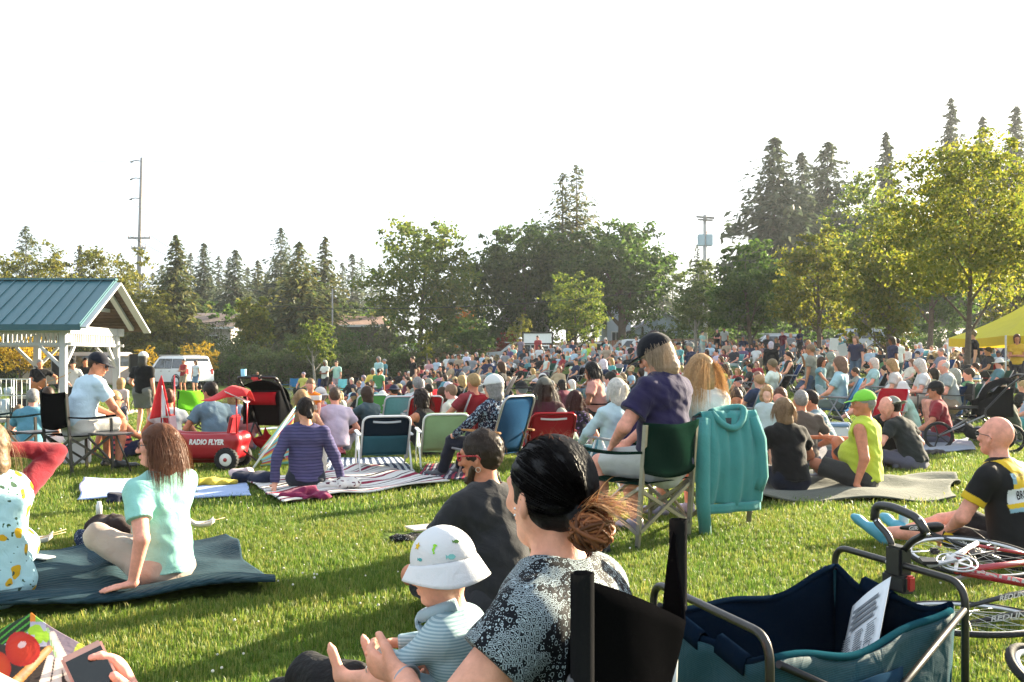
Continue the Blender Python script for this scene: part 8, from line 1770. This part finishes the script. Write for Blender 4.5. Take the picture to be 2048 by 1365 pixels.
 def scatter(n, d0, d1, left, right, r):
  k = 0; tries = 0
  while k < n and tries < n * 60:
   tries += 1; d = math.sqrt(rs.uniform(d0 * d0, d1 * d1)); l = left(d); px = rs.uniform(l, right); x = (px - 1024) * d / FPX
   if d < 34 and 29 < d and 880 < px < 1300: continue
   if 45 < d < 47 and px < 1500: continue
   if not free(x, d, r): continue
   put(px, d); k += 1
 scatter(30, 15.5, 28, lambda d: 900, 1400, .95); scatter(34, 16, 30, lambda d: 1390, 2045, 1.0)
 scatter(112, 30, 46, lambda d: 880 if d < 38 else 800, 2050, 1.05)
 N0 = len(pts)
 V, Q, C = [], [], []; n = 0; k = 0; tries = 0
 while k < 240 and tries < 12000:
  tries += 1; d = rs.uniform(44, 60); px = rs.uniform(max(760, 780 + (d - 47) * 9), 2050); x = (px - 1024) * d / FPX
  if not free(x, d, .82) or (px > 1700 and d > 50): continue
  pts.append((x, d)); k += 1
  me = body(rs.choice(['cross', 'knees', 'low', 'lowx', 'chair', 'out']), rs.choice(['short', 'bob', 'long']), None, 'short', 'long', 1)
  v = np.zeros(len(me.vertices) * 3, np.float32); me.vertices.foreach_get('co', v); v = v.reshape(-1, 3); q = np.zeros(len(me.polygons) * 4, np.int32); me.polygons.foreach_get('vertices', q); q = q.reshape(-1, 4); mi = np.zeros(len(me.polygons), np.int32); me.polygons.foreach_get('material_index', mi)
  dx, dy = -13.5 - x, 30 - d; a = math.atan2(-dx, dy) + rs.gauss(0, .25); S = rs.uniform(.92, 1.06); ca, sa = math.cos(a) * S, math.sin(a) * S
  vv = np.stack([v[:, 0] * ca - v[:, 1] * sa + x, v[:, 0] * sa + v[:, 1] * ca + d, v[:, 2] * S + gz(x, d)], 1)
  cols = {0: SKINS[rs.choice(['fair', 'tan', 'pink'])], 1: pick(SH)[1], 2: pick(PT)[1], 3: HAIRS[pick(HR)[1]], 4: rs.choice(HT)[1], 5: (.05, .05, .05)}
  vc = np.zeros((len(v), 4), np.float32); vc[:, 3] = 1
  for m_ in range(6):
   ix = np.unique(q[mi == m_]); vc[ix, :3] = cols[m_]
  V.append(vv); Q.append(q + n); C.append(vc); n += len(v)
 me = mesh_np('crowd', np.concatenate(V), np.concatenate(Q), True, [painted_m()]); at_ = me.color_attributes.new('print', 'FLOAT_COLOR', 'POINT'); at_.data.foreach_set('color', np.concatenate(C).ravel())
 tag(link('crowd', me), 'dense back rows of the seated crowd along the crest', 'crowd', kind='stuff')
crowd()
p = G(1092, 57.5); r = empty('standing_bicycle', p, .1)
for x in (-.5, .5): MB().tube([(x + .33 * math.cos(a), 0, .34 + .33 * math.sin(a)) for a in np.linspace(0, 6.28, 24, endpoint=False)], .018, 6, closed=True).build('wheel', rubber_m(), r)
MB().tube([(-.5, 0, .34), (-.1, 0, .35), (.4, 0, .8), (-.2, 0, .82), (-.1, 0, .35)], .02, 6).build('frame', plast_m(), r, (.5, .55, .5)); MB().tube([(-.5, 0, .34), (-.2, 0, .82), (-.22, 0, .95)], .016, 6).build('seat_post', metal_m(), r, (.3, .3, .3)); MB().tube([(.5, 0, .34), (.4, 0, .8), (.38, 0, 1.0), (.5, .1, 1.02)], .016, 6).build('handlebar', metal_m(), r, (.3, .3, .3)); MB().box((-.22, 0, .97), (.24, .12, .05), bev=.02).build('saddle', rubber_m(), r); tag(r, 'pale bicycle standing among the crowd below the sign board', 'bicycle')
for (px, d, z, lab) in ((1668, 41, 1.35, 'small white placard held above the crowd'), (1686, 40, 1.15, 'tilted white placard above the right-hand crowd')):
 r = empty('placard', G(px, d), .2); MB().box((0, 0, z), (.42, .015, .52), M=np_to(rot('Y', -18 if px > 1670 else 4))).build('board', surf('placard_card', (.62, .64, .64), rough=.7, namt=.05), r); MB().tube([(0, .02, .0), (0, .02, z)], .015, 6).build('stick', wood_m(), r, (.4, .3, .2)); tag(r, lab, 'placard')
# ---- foreground: mother, baby, black chair
def foreground():
 f = Vector((-.90, .44, 0)); yaw = rzdir(-.90, .44); O = Vector((.15, 1.95, gz(.15, 1.93)))
 SN = snake_m()
 ro, J, ob = person('woman in black and white print top with a copper hair bun, holding the baby', O, yaw, 'chair', .0048, pz=.36, H=1.66, lean=7, shirt='cap', shirtcol=(.1, .1, .1), mats={'shirt': SN}, pants='long', pantscol=(.005, .005, .006), hair='bun', bunpos=(0, -.115, -.035), haircol=(.005, .004, .0045), skin=lin((226, 164, 138)),
  wr=[(-.15, .36, .655), (.14, .36, .60)], el=[(-1, -.35, -.6), (1, -.4, -.6)], hdL=(.30, .95, .05), hdR=(-.6, .7, 0), an=[(-.15, .50, .08), (.15, .48, .08)], head=(-26, 0, 0), shoecol=(.02, .02, .02), girth=1.14, neckdrop=.012, loose=.010, curl=.8, palmL=(.75, -.1, .25), palmR=(-.6, -.2, .7), fold=.004, foldf=16, noeyes=True)
 S = J['HS']; c, R = J['head'], J['Rh']; P = lambda x, y, z: c + R @ np.array((x, y, z)) * S
 rs = np.random.RandomState(3); paths = []; r = np.array((.0865, .107, .1105)); ctr = np.array((0, -.016, .032)); tie = np.array((0, -.112, -.005))
 while len(paths) < 900:
  u = unit(rs.randn(3))
  if u[2] < -.45 or (u[1] > .75 and u[2] < .45) or u[1] < -.80: continue
  if u[2] < .15 and u[1] > .12: continue
  p = ctr + u * r; pts = [p]
  for k in range(1, 11):
   t = k / 10; q = p * (1 - t) + tie * t; d_ = (q - ctr) / r; l = np.linalg.norm(d_); q = ctr + d_ / max(l, 1e-3) * r * (1.0 + .015 * rs.rand()); pts.append(q)
  paths.append([P(*q) for q in pts])
 ribbons(paths, .0028, 'hair_strands', hair_m(), ro, (.006, .0045, .0045))
 cop = MB(); bc = np.array((.0, -.136, -.046)); V = []
 locks = []
 for i in range(70):
  ax = unit(rs.randn(3) * np.array((.7, .7, 1)) + np.array((.2, -.2, .3))); e1 = unit(np.cross(ax, (0, 0, 1))); e2 = np.cross(ax, e1); ph = rs.rand() * 6.3; rad = rs.uniform(.035, .050); ln = rs.uniform(2.0, 4.0)
  pts = [P(*(bc + (e1 * math.cos(ph + t * ln) + e2 * math.sin(ph + t * ln)) * rad * np.array((.95, 1, .92)) + ax * rs.uniform(-.004, .004) * (t - .5))) for t in np.linspace(0, 1, 14)]
  rr = rs.uniform(.0025, .0062); cop.tube(pts, [rr * (.35 + .65 * math.sin(math.pi * (.08 + .84 * k / 13))) for k in range(14)], 6)
  if i % 14 == 13: cop.build('bun_lock', hair_m(), ro, tuple(np.array((.30, .110, .042)) * (.35, .8, 1.0, 1.5, .6)[i // 14])); cop = MB()
 f2 = SDF(.005); f2.ell(P(*bc), (.040, .042, .038), R); V, Q = f2.build(); link('bun_core', mesh_np('bun_core', V, Q, True, [hair_m()]), ro, color=(.12, .030, .012))
 wis = []
 for i in range(320):
  p = np.array((.0, -.128, -.012)) + rs.randn(3) * .010; d_ = unit(np.array((rs.uniform(-.2, .95), -1.0 + .4 * rs.rand(), .95)) + rs.randn(3) * .22); L = rs.uniform(.06, .12); pts = []
  for k in range(9):
   pts.append(P(*p)); d_ = unit(d_ + np.array((.10, -.02, -.16)) + rs.randn(3) * .05); p = p + d_ * L / 8
  wis.append(pts)
 ribbons(wis[:230], .0030, 'loose_hair_ends', hair_m(), ro, (.60, .36, .18)); ribbons(wis[230:], .0030, 'loose_hair_ends', hair_m(), ro, (.30, .10, .04))
 fl = []
 for i in range(46):
  p = np.array((rs.uniform(-.07, .07), rs.uniform(-.06, .03), .135)); d_ = unit(np.array((rs.uniform(-1, 1), -.3, .5))); pts = []
  for k in range(7): pts.append(P(*p)); d_ = unit(d_ + rs.randn(3) * .35 + np.array((0, 0, -.15))); p = p + d_ * .007
  fl.append(pts)
 ribbons(fl, .0010, 'flyaway_hair', hair_m(), ro, (.22, .07, .03))
 MB().tube([Vector(P(*(np.array((0, -.122, -.018)) + .022 * np.array((math.cos(a), .35 * math.sin(a), .95 * math.sin(a)))))) for a in np.linspace(0, 6.28, 18, endpoint=False)], .006, 7, closed=True).build('hair_tie', cloth_m(), ro, (.008, .008, .008))
 for z in (-.012, -.026): MB().lathe([(0, .0028), (.0022, .0015), (.0028, 0)], Vector(P(-.0905, .004, z)), Vector(R @ np.array((-1, -.2, 0))), 8).build('ear_stud', metal_m(), ro, (.7, .7, .7))
 wl, hdl = Vector(J['wrL']), Vector(J['hdL']); sx, ux, dx = frame_from(hdl)
 MB().tube([wl - hdl * .012 + sx * (.031 * math.cos(a)) + ux * (.025 * math.sin(a)) for a in np.linspace(0, 6.28, 20, endpoint=False)], .005, 6, closed=True).build('wrist_watch', metal_m(), ro, (.35, .36, .38))
 MB().tube([wl + hdl * .112 + sx * .028 * 0 + Vector((0, 0, -.012)) + sx * (.0105 * math.cos(a)) + ux * (.0105 * math.sin(a)) for a in np.linspace(0, 6.28, 14, endpoint=False)], .0014, 5, closed=True).build('ring', metal_m(), ro, (.7, .68, .62))
 # ---- baby
 B = Vector((-.105, 2.08, .475)); by = rzdir(-.93, .36)
 bs = stripes_m('baby_fine_stripes', [(0, (.22, .33, .37)), (.5, (.38, .50, .53))], 150, axis='Z', rough=.85)
 bo, Jb, bb = person('baby in pale blue striped top and white sun hat on the lap', B, by, 'cross', .0042, H=.62, hs=1.84, pz=.20, lean=8, shirt='long', shirtcol=(.3, .42, .46), mats={'shirt': bs}, pants='shorts', pantscol=(.3, .4, .44), hair='crop', haircol='dark', hat=None, skin=lin((232, 172, 146)), shoes=None, girth=1.2,
  wr=[(-.16, .50, .50), (.12, .52, .48)], el=[(-1, -.4, -.5), (1, -.4, -.5)], an=[(-.20, .74, .34), (.14, .70, .30)], kn=[(-.7, .3, .6), (.7, .3, .6)], fd=[(-.1, .35, 1.0), (.1, .5, 1.0)], head=(0, -10, 0), noeyes=True, curl=.9, fold=.002)
 S2 = Jb['HS']; c2, R2 = Jb['head'], Jb['Rh']; P2 = lambda x, y, z: c2 + R2 @ np.array((x, y, z)) * S2
 wm = surf('white_hat_cotton', (.74, .76, .78), rough=.9, namt=.05, nscale=5, bump=.0008, bscale=300, bump2=.004, b2scale=20, transl=.15)
 hf = SDF(.0042); hf.ell(P2(0, -.012, .045), np.array((.098, .114, .110)) * S2, R2, k=.01); hf.cut(P2(0, 0, .035), R2 @ np.array((0, -.05, -1))); V, Q = hf.build(); crown = link('sun_hat', mesh_np('sun_hat', V, Q, True, [wm]), bo)
 def brim(u, v):
  a = 2 * math.pi * u; rr = 1 + .30 * v; dz = -.058 * v * (1.0 + .35 * math.cos(a + 2.0)) + .006 * v * math.sin(3 * a); return Vector(P2(.098 * rr * math.cos(a), -.012 + .114 * rr * math.sin(a), .040 + dz))
 MB().sheet(49, 7, brim, .003).build('hat_brim', wm, crown)
 tr = BVHTree.FromPolygons([v.co.copy() for v in crown.data.vertices], [tuple(p.vertices) for p in crown.data.polygons])
 def motif(az, el, shape, col, sc):
  d_ = R2 @ np.array((math.cos(el) * math.cos(az), math.cos(el) * math.sin(az), math.sin(el))); o = Vector(P2(0, -.012, .05)); h = tr.ray_cast(o + Vector(d_) * .4, -Vector(d_))
  if h[0] is None: return
  n = h[1]; s_, u_, _ = frame_from(n); m = MB(); m.poly([h[0] + n * .0016 + (s_ * x + u_ * y) * sc for (x, y) in shape], n, .001); m.build('printed_motif', flat_m(), crown, col)
 horse = [(-.2, 1), (.25, 1.05), (.5, .75), (.3, .6), (.35, .2), (.55, -.1), (.4, -.5), (.1, -.8), (.25, -1.05), (-.05, -1.15), (-.25, -.85), (.05, -.55), (.05, -.2), (-.15, .15), (-.1, .5), (-.5, .6), (-.55, .75)]
 star = [(math.cos(k * .628 + .3) * (1 if k % 2 == 0 else .45), math.sin(k * .628 + .3) * (1 if k % 2 == 0 else .45)) for k in range(10)]
 fish = [(-1, 0), (-.5, .5), (.2, .5), (.6, .1), (1, .5), (.9, -.5), (.6, -.1), (.2, -.5), (-.5, -.5)]
 motif(3.35, .42, horse, (.25, .60, .03), .010); motif(2.55, .55, star, (.65, .42, .02), .009); motif(4.15, .50, fish, (.10, .22, .05), .008); motif(2.75, .12, fish, (.08, .35, .36), .007); motif(3.85, .08, fish, (.20, .52, .50), .011)
 MB().tube(arc_pts([Vector(P2(-.05, -.06, -.10)), Vector(P2(-.075, .02, -.115)), Vector(P2(-.03, .09, -.135)), Vector(P2(.03, .09, -.135)), Vector(P2(.07, .0, -.11))], .04), .014, 9).build('hat_strap', cloth_m(), bo, (.34, .46, .52))
 MB().sheet(9, 9, lambda u, v: tuple(P2(-.05 + .055 * u, .085 + .02 * math.sin(5 * v) + .02 * u, -.13 - .09 * v + .015 * math.sin(6 * u))), .006).build('bib_ribbon', cloth_m(), bo, (.36, .48, .55))
 # ---- black camp chair
 r = empty('camp_chair', O, yaw); blk = (.003, .003, .0035); cm = cloth2_m()
 toL = lambda p: Matrix.Rotation(-yaw, 3, 'Z') @ (Vector(p) - O)
 A = toL((.120, 1.60, .93)); Bp = toL((.366, 2.10, .935)); A0 = Vector((A.x, A.y + .03, 0)); B0 = Vector((Bp.x, Bp.y + .03, 0))
 for (t, b) in ((A, A0), (Bp, B0)):
  MB().tube([b, t - Vector((0, 0, .02))], .0105, 10).build('back_post', metal_m(), r, (.45, .46, .46)); MB().lathe([(.022, 0), (.024, .02), (.020, .03), (.0, .03)], t.lerp(b, .21), (0, 0, 1), 12).build('collar', plast_m(), r, (.04, .04, .04)); MB().lathe([(.020, 0), (.020, .03), (0, .032)], b, seg=10).build('foot', rubber_m(), r)
 def back(u, v):
  p = A.lerp(Bp, u); top = -.17 * (u / .72 if u < .72 else (1 - u) / .28); z = (p.z + top) * v + .36 * (1 - v); q = p.lerp(Vector((p.x, p.y + .06, 0)), 1 - v)
  return Vector((q.x, q.y - .075 * math.sin(math.pi * u) - .006 * math.sin(12 * u + 6 * v) + .02 * (1 - v), z))
 MB().sheet(30, 18, back, .006).build('backrest', cm, r, blk)
 for (t, b, s) in ((A, A0, -1), (Bp, B0, 1)):
  MB().sheet(7, 9, lambda u, v: Vector((t.x + s * .004 + .022 * math.cos(2 * math.pi * u), t.y + .02 * math.sin(2 * math.pi * u), t.z + .012 - .20 * v)), 0).build('post_sleeve', cm, r, (.012, .012, .013))
  MB().sheet(9, 4, lambda u, v: Vector((t.x + s * .03 + (v - .5) * .06, t.y + .03 + .50 * u, .62 - .03 * math.sin(math.pi * u))), .012).build('armrest', cm, r, blk); MB().tube([(t.x + s * .03, t.y + .50, .62), (t.x + s * .02, t.y + .52, 0)], .010, 8).build('front_leg', metal_m(), r, (.40, .41, .41))
  MB().tube([b + Vector((0, 0, .05)), (t.x + s * .02, t.y + .50, .36)], .009, 8).build('side_brace', metal_m(), r, (.40, .41, .41)); MB().tube([(t.x + s * .02, t.y + .50, .05), b + Vector((0, 0, .36))], .009, 8).build('side_brace', metal_m(), r, (.40, .41, .41))
 MB().sheet(9, 9, lambda u, v: A0.lerp(B0, u) + Vector((0, .02 + .46 * v, .36 - .04 * math.sin(math.pi * u) * math.sin(math.pi * v))), .008).build('seat', cm, r, blk)
 tag(r, 'black cloth camp chair with grey posts under the bun-haired woman', 'camp chair')
 hj = SDF(.008); Tj = lambda px, py, d: np.array(W(px, py, d)); hj.rc(Tj(620, 1352, 2.25), Tj(690, 1385, 2.15), .055, .07, k=.03); hj.rc(Tj(640, 1378, 2.3), Tj(800, 1400, 2.15), .07, .06, k=.03); hj.rc(Tj(560, 1395, 2.35), Tj(650, 1400, 2.25), .05, .06, k=.03); hj.noise(.008, 30, 3); V, Q = hj.build()
 o0 = Vector((float(V[:, 0].mean()), float(V[:, 1].mean()), float(V[:, 2].min()))); tag(link('jacket', mesh_np('jacket', V - np.array(o0), Q, True, [surf('ribbed_black_cloth', (.008, .0075, .008), rough=.9, namt=.3, nscale=60, bump=.006, bscale=60)]), None, o0), "black ribbed jacket bunched over the seated woman's knees", 'jacket')
 # ---- neighbour with the vegetable bag and phone
 NO = Vector((-1.17, 1.44, 0)); ny = rzdir(.12, .99); inv = Matrix.Rotation(-ny, 3, 'Z')
 wr = inv @ (W(286, 1424, 1.75) - NO); wl2 = inv @ (W(-260, 1600, 1.6) - NO)
 pn, Jn, on = person('person at the lower left corner holding a phone beside the vegetable bag', NO, ny, 'chair', .005, pz=.45, H=1.66, lean=4, shirt='short', shirtcol=(.3, .3, .32), pantscol=(.05, .06, .09), hair='bob', haircol='brown', skin=lin((232, 168, 150)), wr=[tuple(wl2 / (1.66 / 1.72)), tuple(wr / (1.66 / 1.72))], el=[(-1, -.5, -.5), (1, -.4, -.7)], hdR=tuple(inv @ Vector((-.34, .02, .60))), palmR=tuple(inv @ Vector((-.75, -.60, -.3))), curl=.55, noeyes=True)
 director_chair('grey folding chair under the person with the phone', NO, ny, (.08, .08, .09), (.2, .2, .2))
 ph = W(194, 1368, 1.69); r = empty('phone', ph); M = Matrix.Rotation(.35, 3, 'Z') @ Matrix.Rotation(-.62, 3, 'X') @ Matrix.Rotation(-.42, 3, 'Y')
 MB().box((0, 0, 0), (.072, .010, .146), M=M, bev=.004).build('case', plast_m(), r, (.55, .33, .27)); MB().box(M @ Vector((0, -.0058, 0)), (.062, .001, .120), M=M).build('screen', surf('phone_screen', (.010, .014, .012), rough=.12, namt=.5, nscale=14, spec=.7), r); MB().lathe([(0, .001), (.006, .001), (.0065, 0)], M @ Vector((0, -.006, -.066)), M @ Vector((0, -1, 0)), 12).build('home_button', plast_m(), r, (.6, .4, .34)); tag(r, 'phone in a rose-gold case held at the lower left corner', 'phone')
 def path(px, py): return W(px, py, 1.86 - .0012 * (py - 1232))
 def outline(u, v):
  xs = -70 + 245 * u; top = 1310 - 78 * (1 - abs(xs - 72) / (145 if xs < 72 else 105)); py = top + (1480 - top) * v; return xs, py
 nu, nv = 170, 140; b0 = path(70, 1480); vs = []
 m = MB().sheet(nu, nv, lambda u, v: path(*outline(u, v)) - b0 + Vector((0, .012 * math.sin(7 * u + 3 * v), 0)), .012)
 bag = m.build('bag_body', painted_m(), None, None)
 def veg(x, y):
  def ell(cx, cy, a, b, t=0):
   dx, dy = x - cx, y - cy; c_, s_ = math.cos(t), math.sin(t); p_, q_ = dx * c_ + dy * s_, -dx * s_ + dy * c_; return (p_ / a) ** 2 + (q_ / b) ** 2
  def seg(x0, y0, x1, y1, w0, w1):
   L2 = (x1 - x0) ** 2 + (y1 - y0) ** 2; t = max(0, min(1, ((x - x0) * (x1 - x0) + (y - y0) * (y1 - y0)) / L2)); w = w0 + (w1 - w0) * t; return math.hypot(x - x0 - t * (x1 - x0), y - y0 - t * (y1 - y0)) / w
  if ell(54, 1296, 9, 6, -.5) < 1: return (.65, .45, .42)
  if ell(52, 1305, 36, 34, .2) < 1: e = ell(52, 1305, 36, 34); return (.50 - .12 * e, .018 + .02 * (1 - e), .012)
  if ell(2, 1345, 30, 30) < 1: e = ell(2, 1345, 30, 30); return (.52 - .1 * e, .03 + .03 * (1 - e), .012)
  if ell(87, 1278, 9, 17, .1) < 1 or ell(99, 1280, 6, 12) < 1 or ell(78, 1266, 14, 9, -.5) < 1: return (.30, .50, .03)
  s = seg(103, 1306, 40, 1372, 7, 10)
  if s < 1: return (.62, .24 + .25 * (1 - s), .03 + .25 * (1 - s))
  for (a, b, c_, d_) in ((112, 1275, 138, 1370), (104, 1325, 84, 1400), (118, 1330, 108, 1400)):
   s = seg(a, b, c_, d_, 6, 11)
   if s < 1: return (.62, .50 + .1 * (1 - s), .42 + .12 * (1 - s))
  if seg(103, 1265, 118, 1322, 3, 6) < 1: return (.16, .34, .08) if int(x * .7) % 2 else (.45, .55, .35)
  if ell(158, 1345, 16, 48, .05) < 1: return (.46, .52, .06)
  if x < 70 and y < 1312 - (x + 10) * .55 and y < 1300: return (.06, .26, .03) if int((x + y * 1.3) / 6) % 3 == 0 else (.012, .03, .010)
  if y < 1250 and x > 64: return (.55, .18, .02) if x < 80 else (.20, .40, .05)
  if x > 100 and y < 1330: return (.22, .17, .20)
  if y < 1300: return (.34, .34, .40)
  return (.035, .025, .02)
 n1 = nu * nv; uvp = [outline(i % nu / (nu - 1), i // nu / (nv - 1)) for i in range(n1)]
 at_ = bag.data.color_attributes.new('print', 'FLOAT_COLOR', 'POINT'); buf = []
 for i in range(len(bag.data.vertices)): buf += [*veg(*uvp[i % n1]), 1.0]
 at_.data.foreach_set('color', buf); rb = empty('shopping_bag', b0); bag.parent = rb
 sd = MB(); sd.sheet(10, 10, lambda u, v: path(175, 1330 + 150 * v) - b0 + Vector((-.05 * u, .06 * u, 0)), .006); sd.sheet(10, 10, lambda u, v: path(-70 + 200 * u, 1390 + 90 * v) - b0 + Vector((.0, .06, 0)), .006); sd.build('bag_side', cloth_m(), rb, (.06, .10, .05))
 tag(rb, 'shopping bag printed with tomatoes, carrots and peppers at the lower left', 'bag')
foreground()
# ---- evening haze
def haze():
 m = bpy.data.materials.new('haze'); m.use_nodes = True; t = m.node_tree; t.nodes.clear(); out = t.nodes.new('ShaderNodeOutputMaterial'); v = t.nodes.new('ShaderNodeVolumePrincipled')
 v.inputs['Color'].default_value = (.86, .92, 1.0, 1); v.inputs['Density'].default_value = .0003; v.inputs['Anisotropy'].default_value = .35; t.links.new(v.outputs[0], out.inputs['Volume'])
 o = MB().box((0, 110, 18), (420, 300, 44)).build('haze', m); o['kind'] = 'stuff'; o['label'] = 'thin bright evening haze over the park'
haze()
grow_grass()
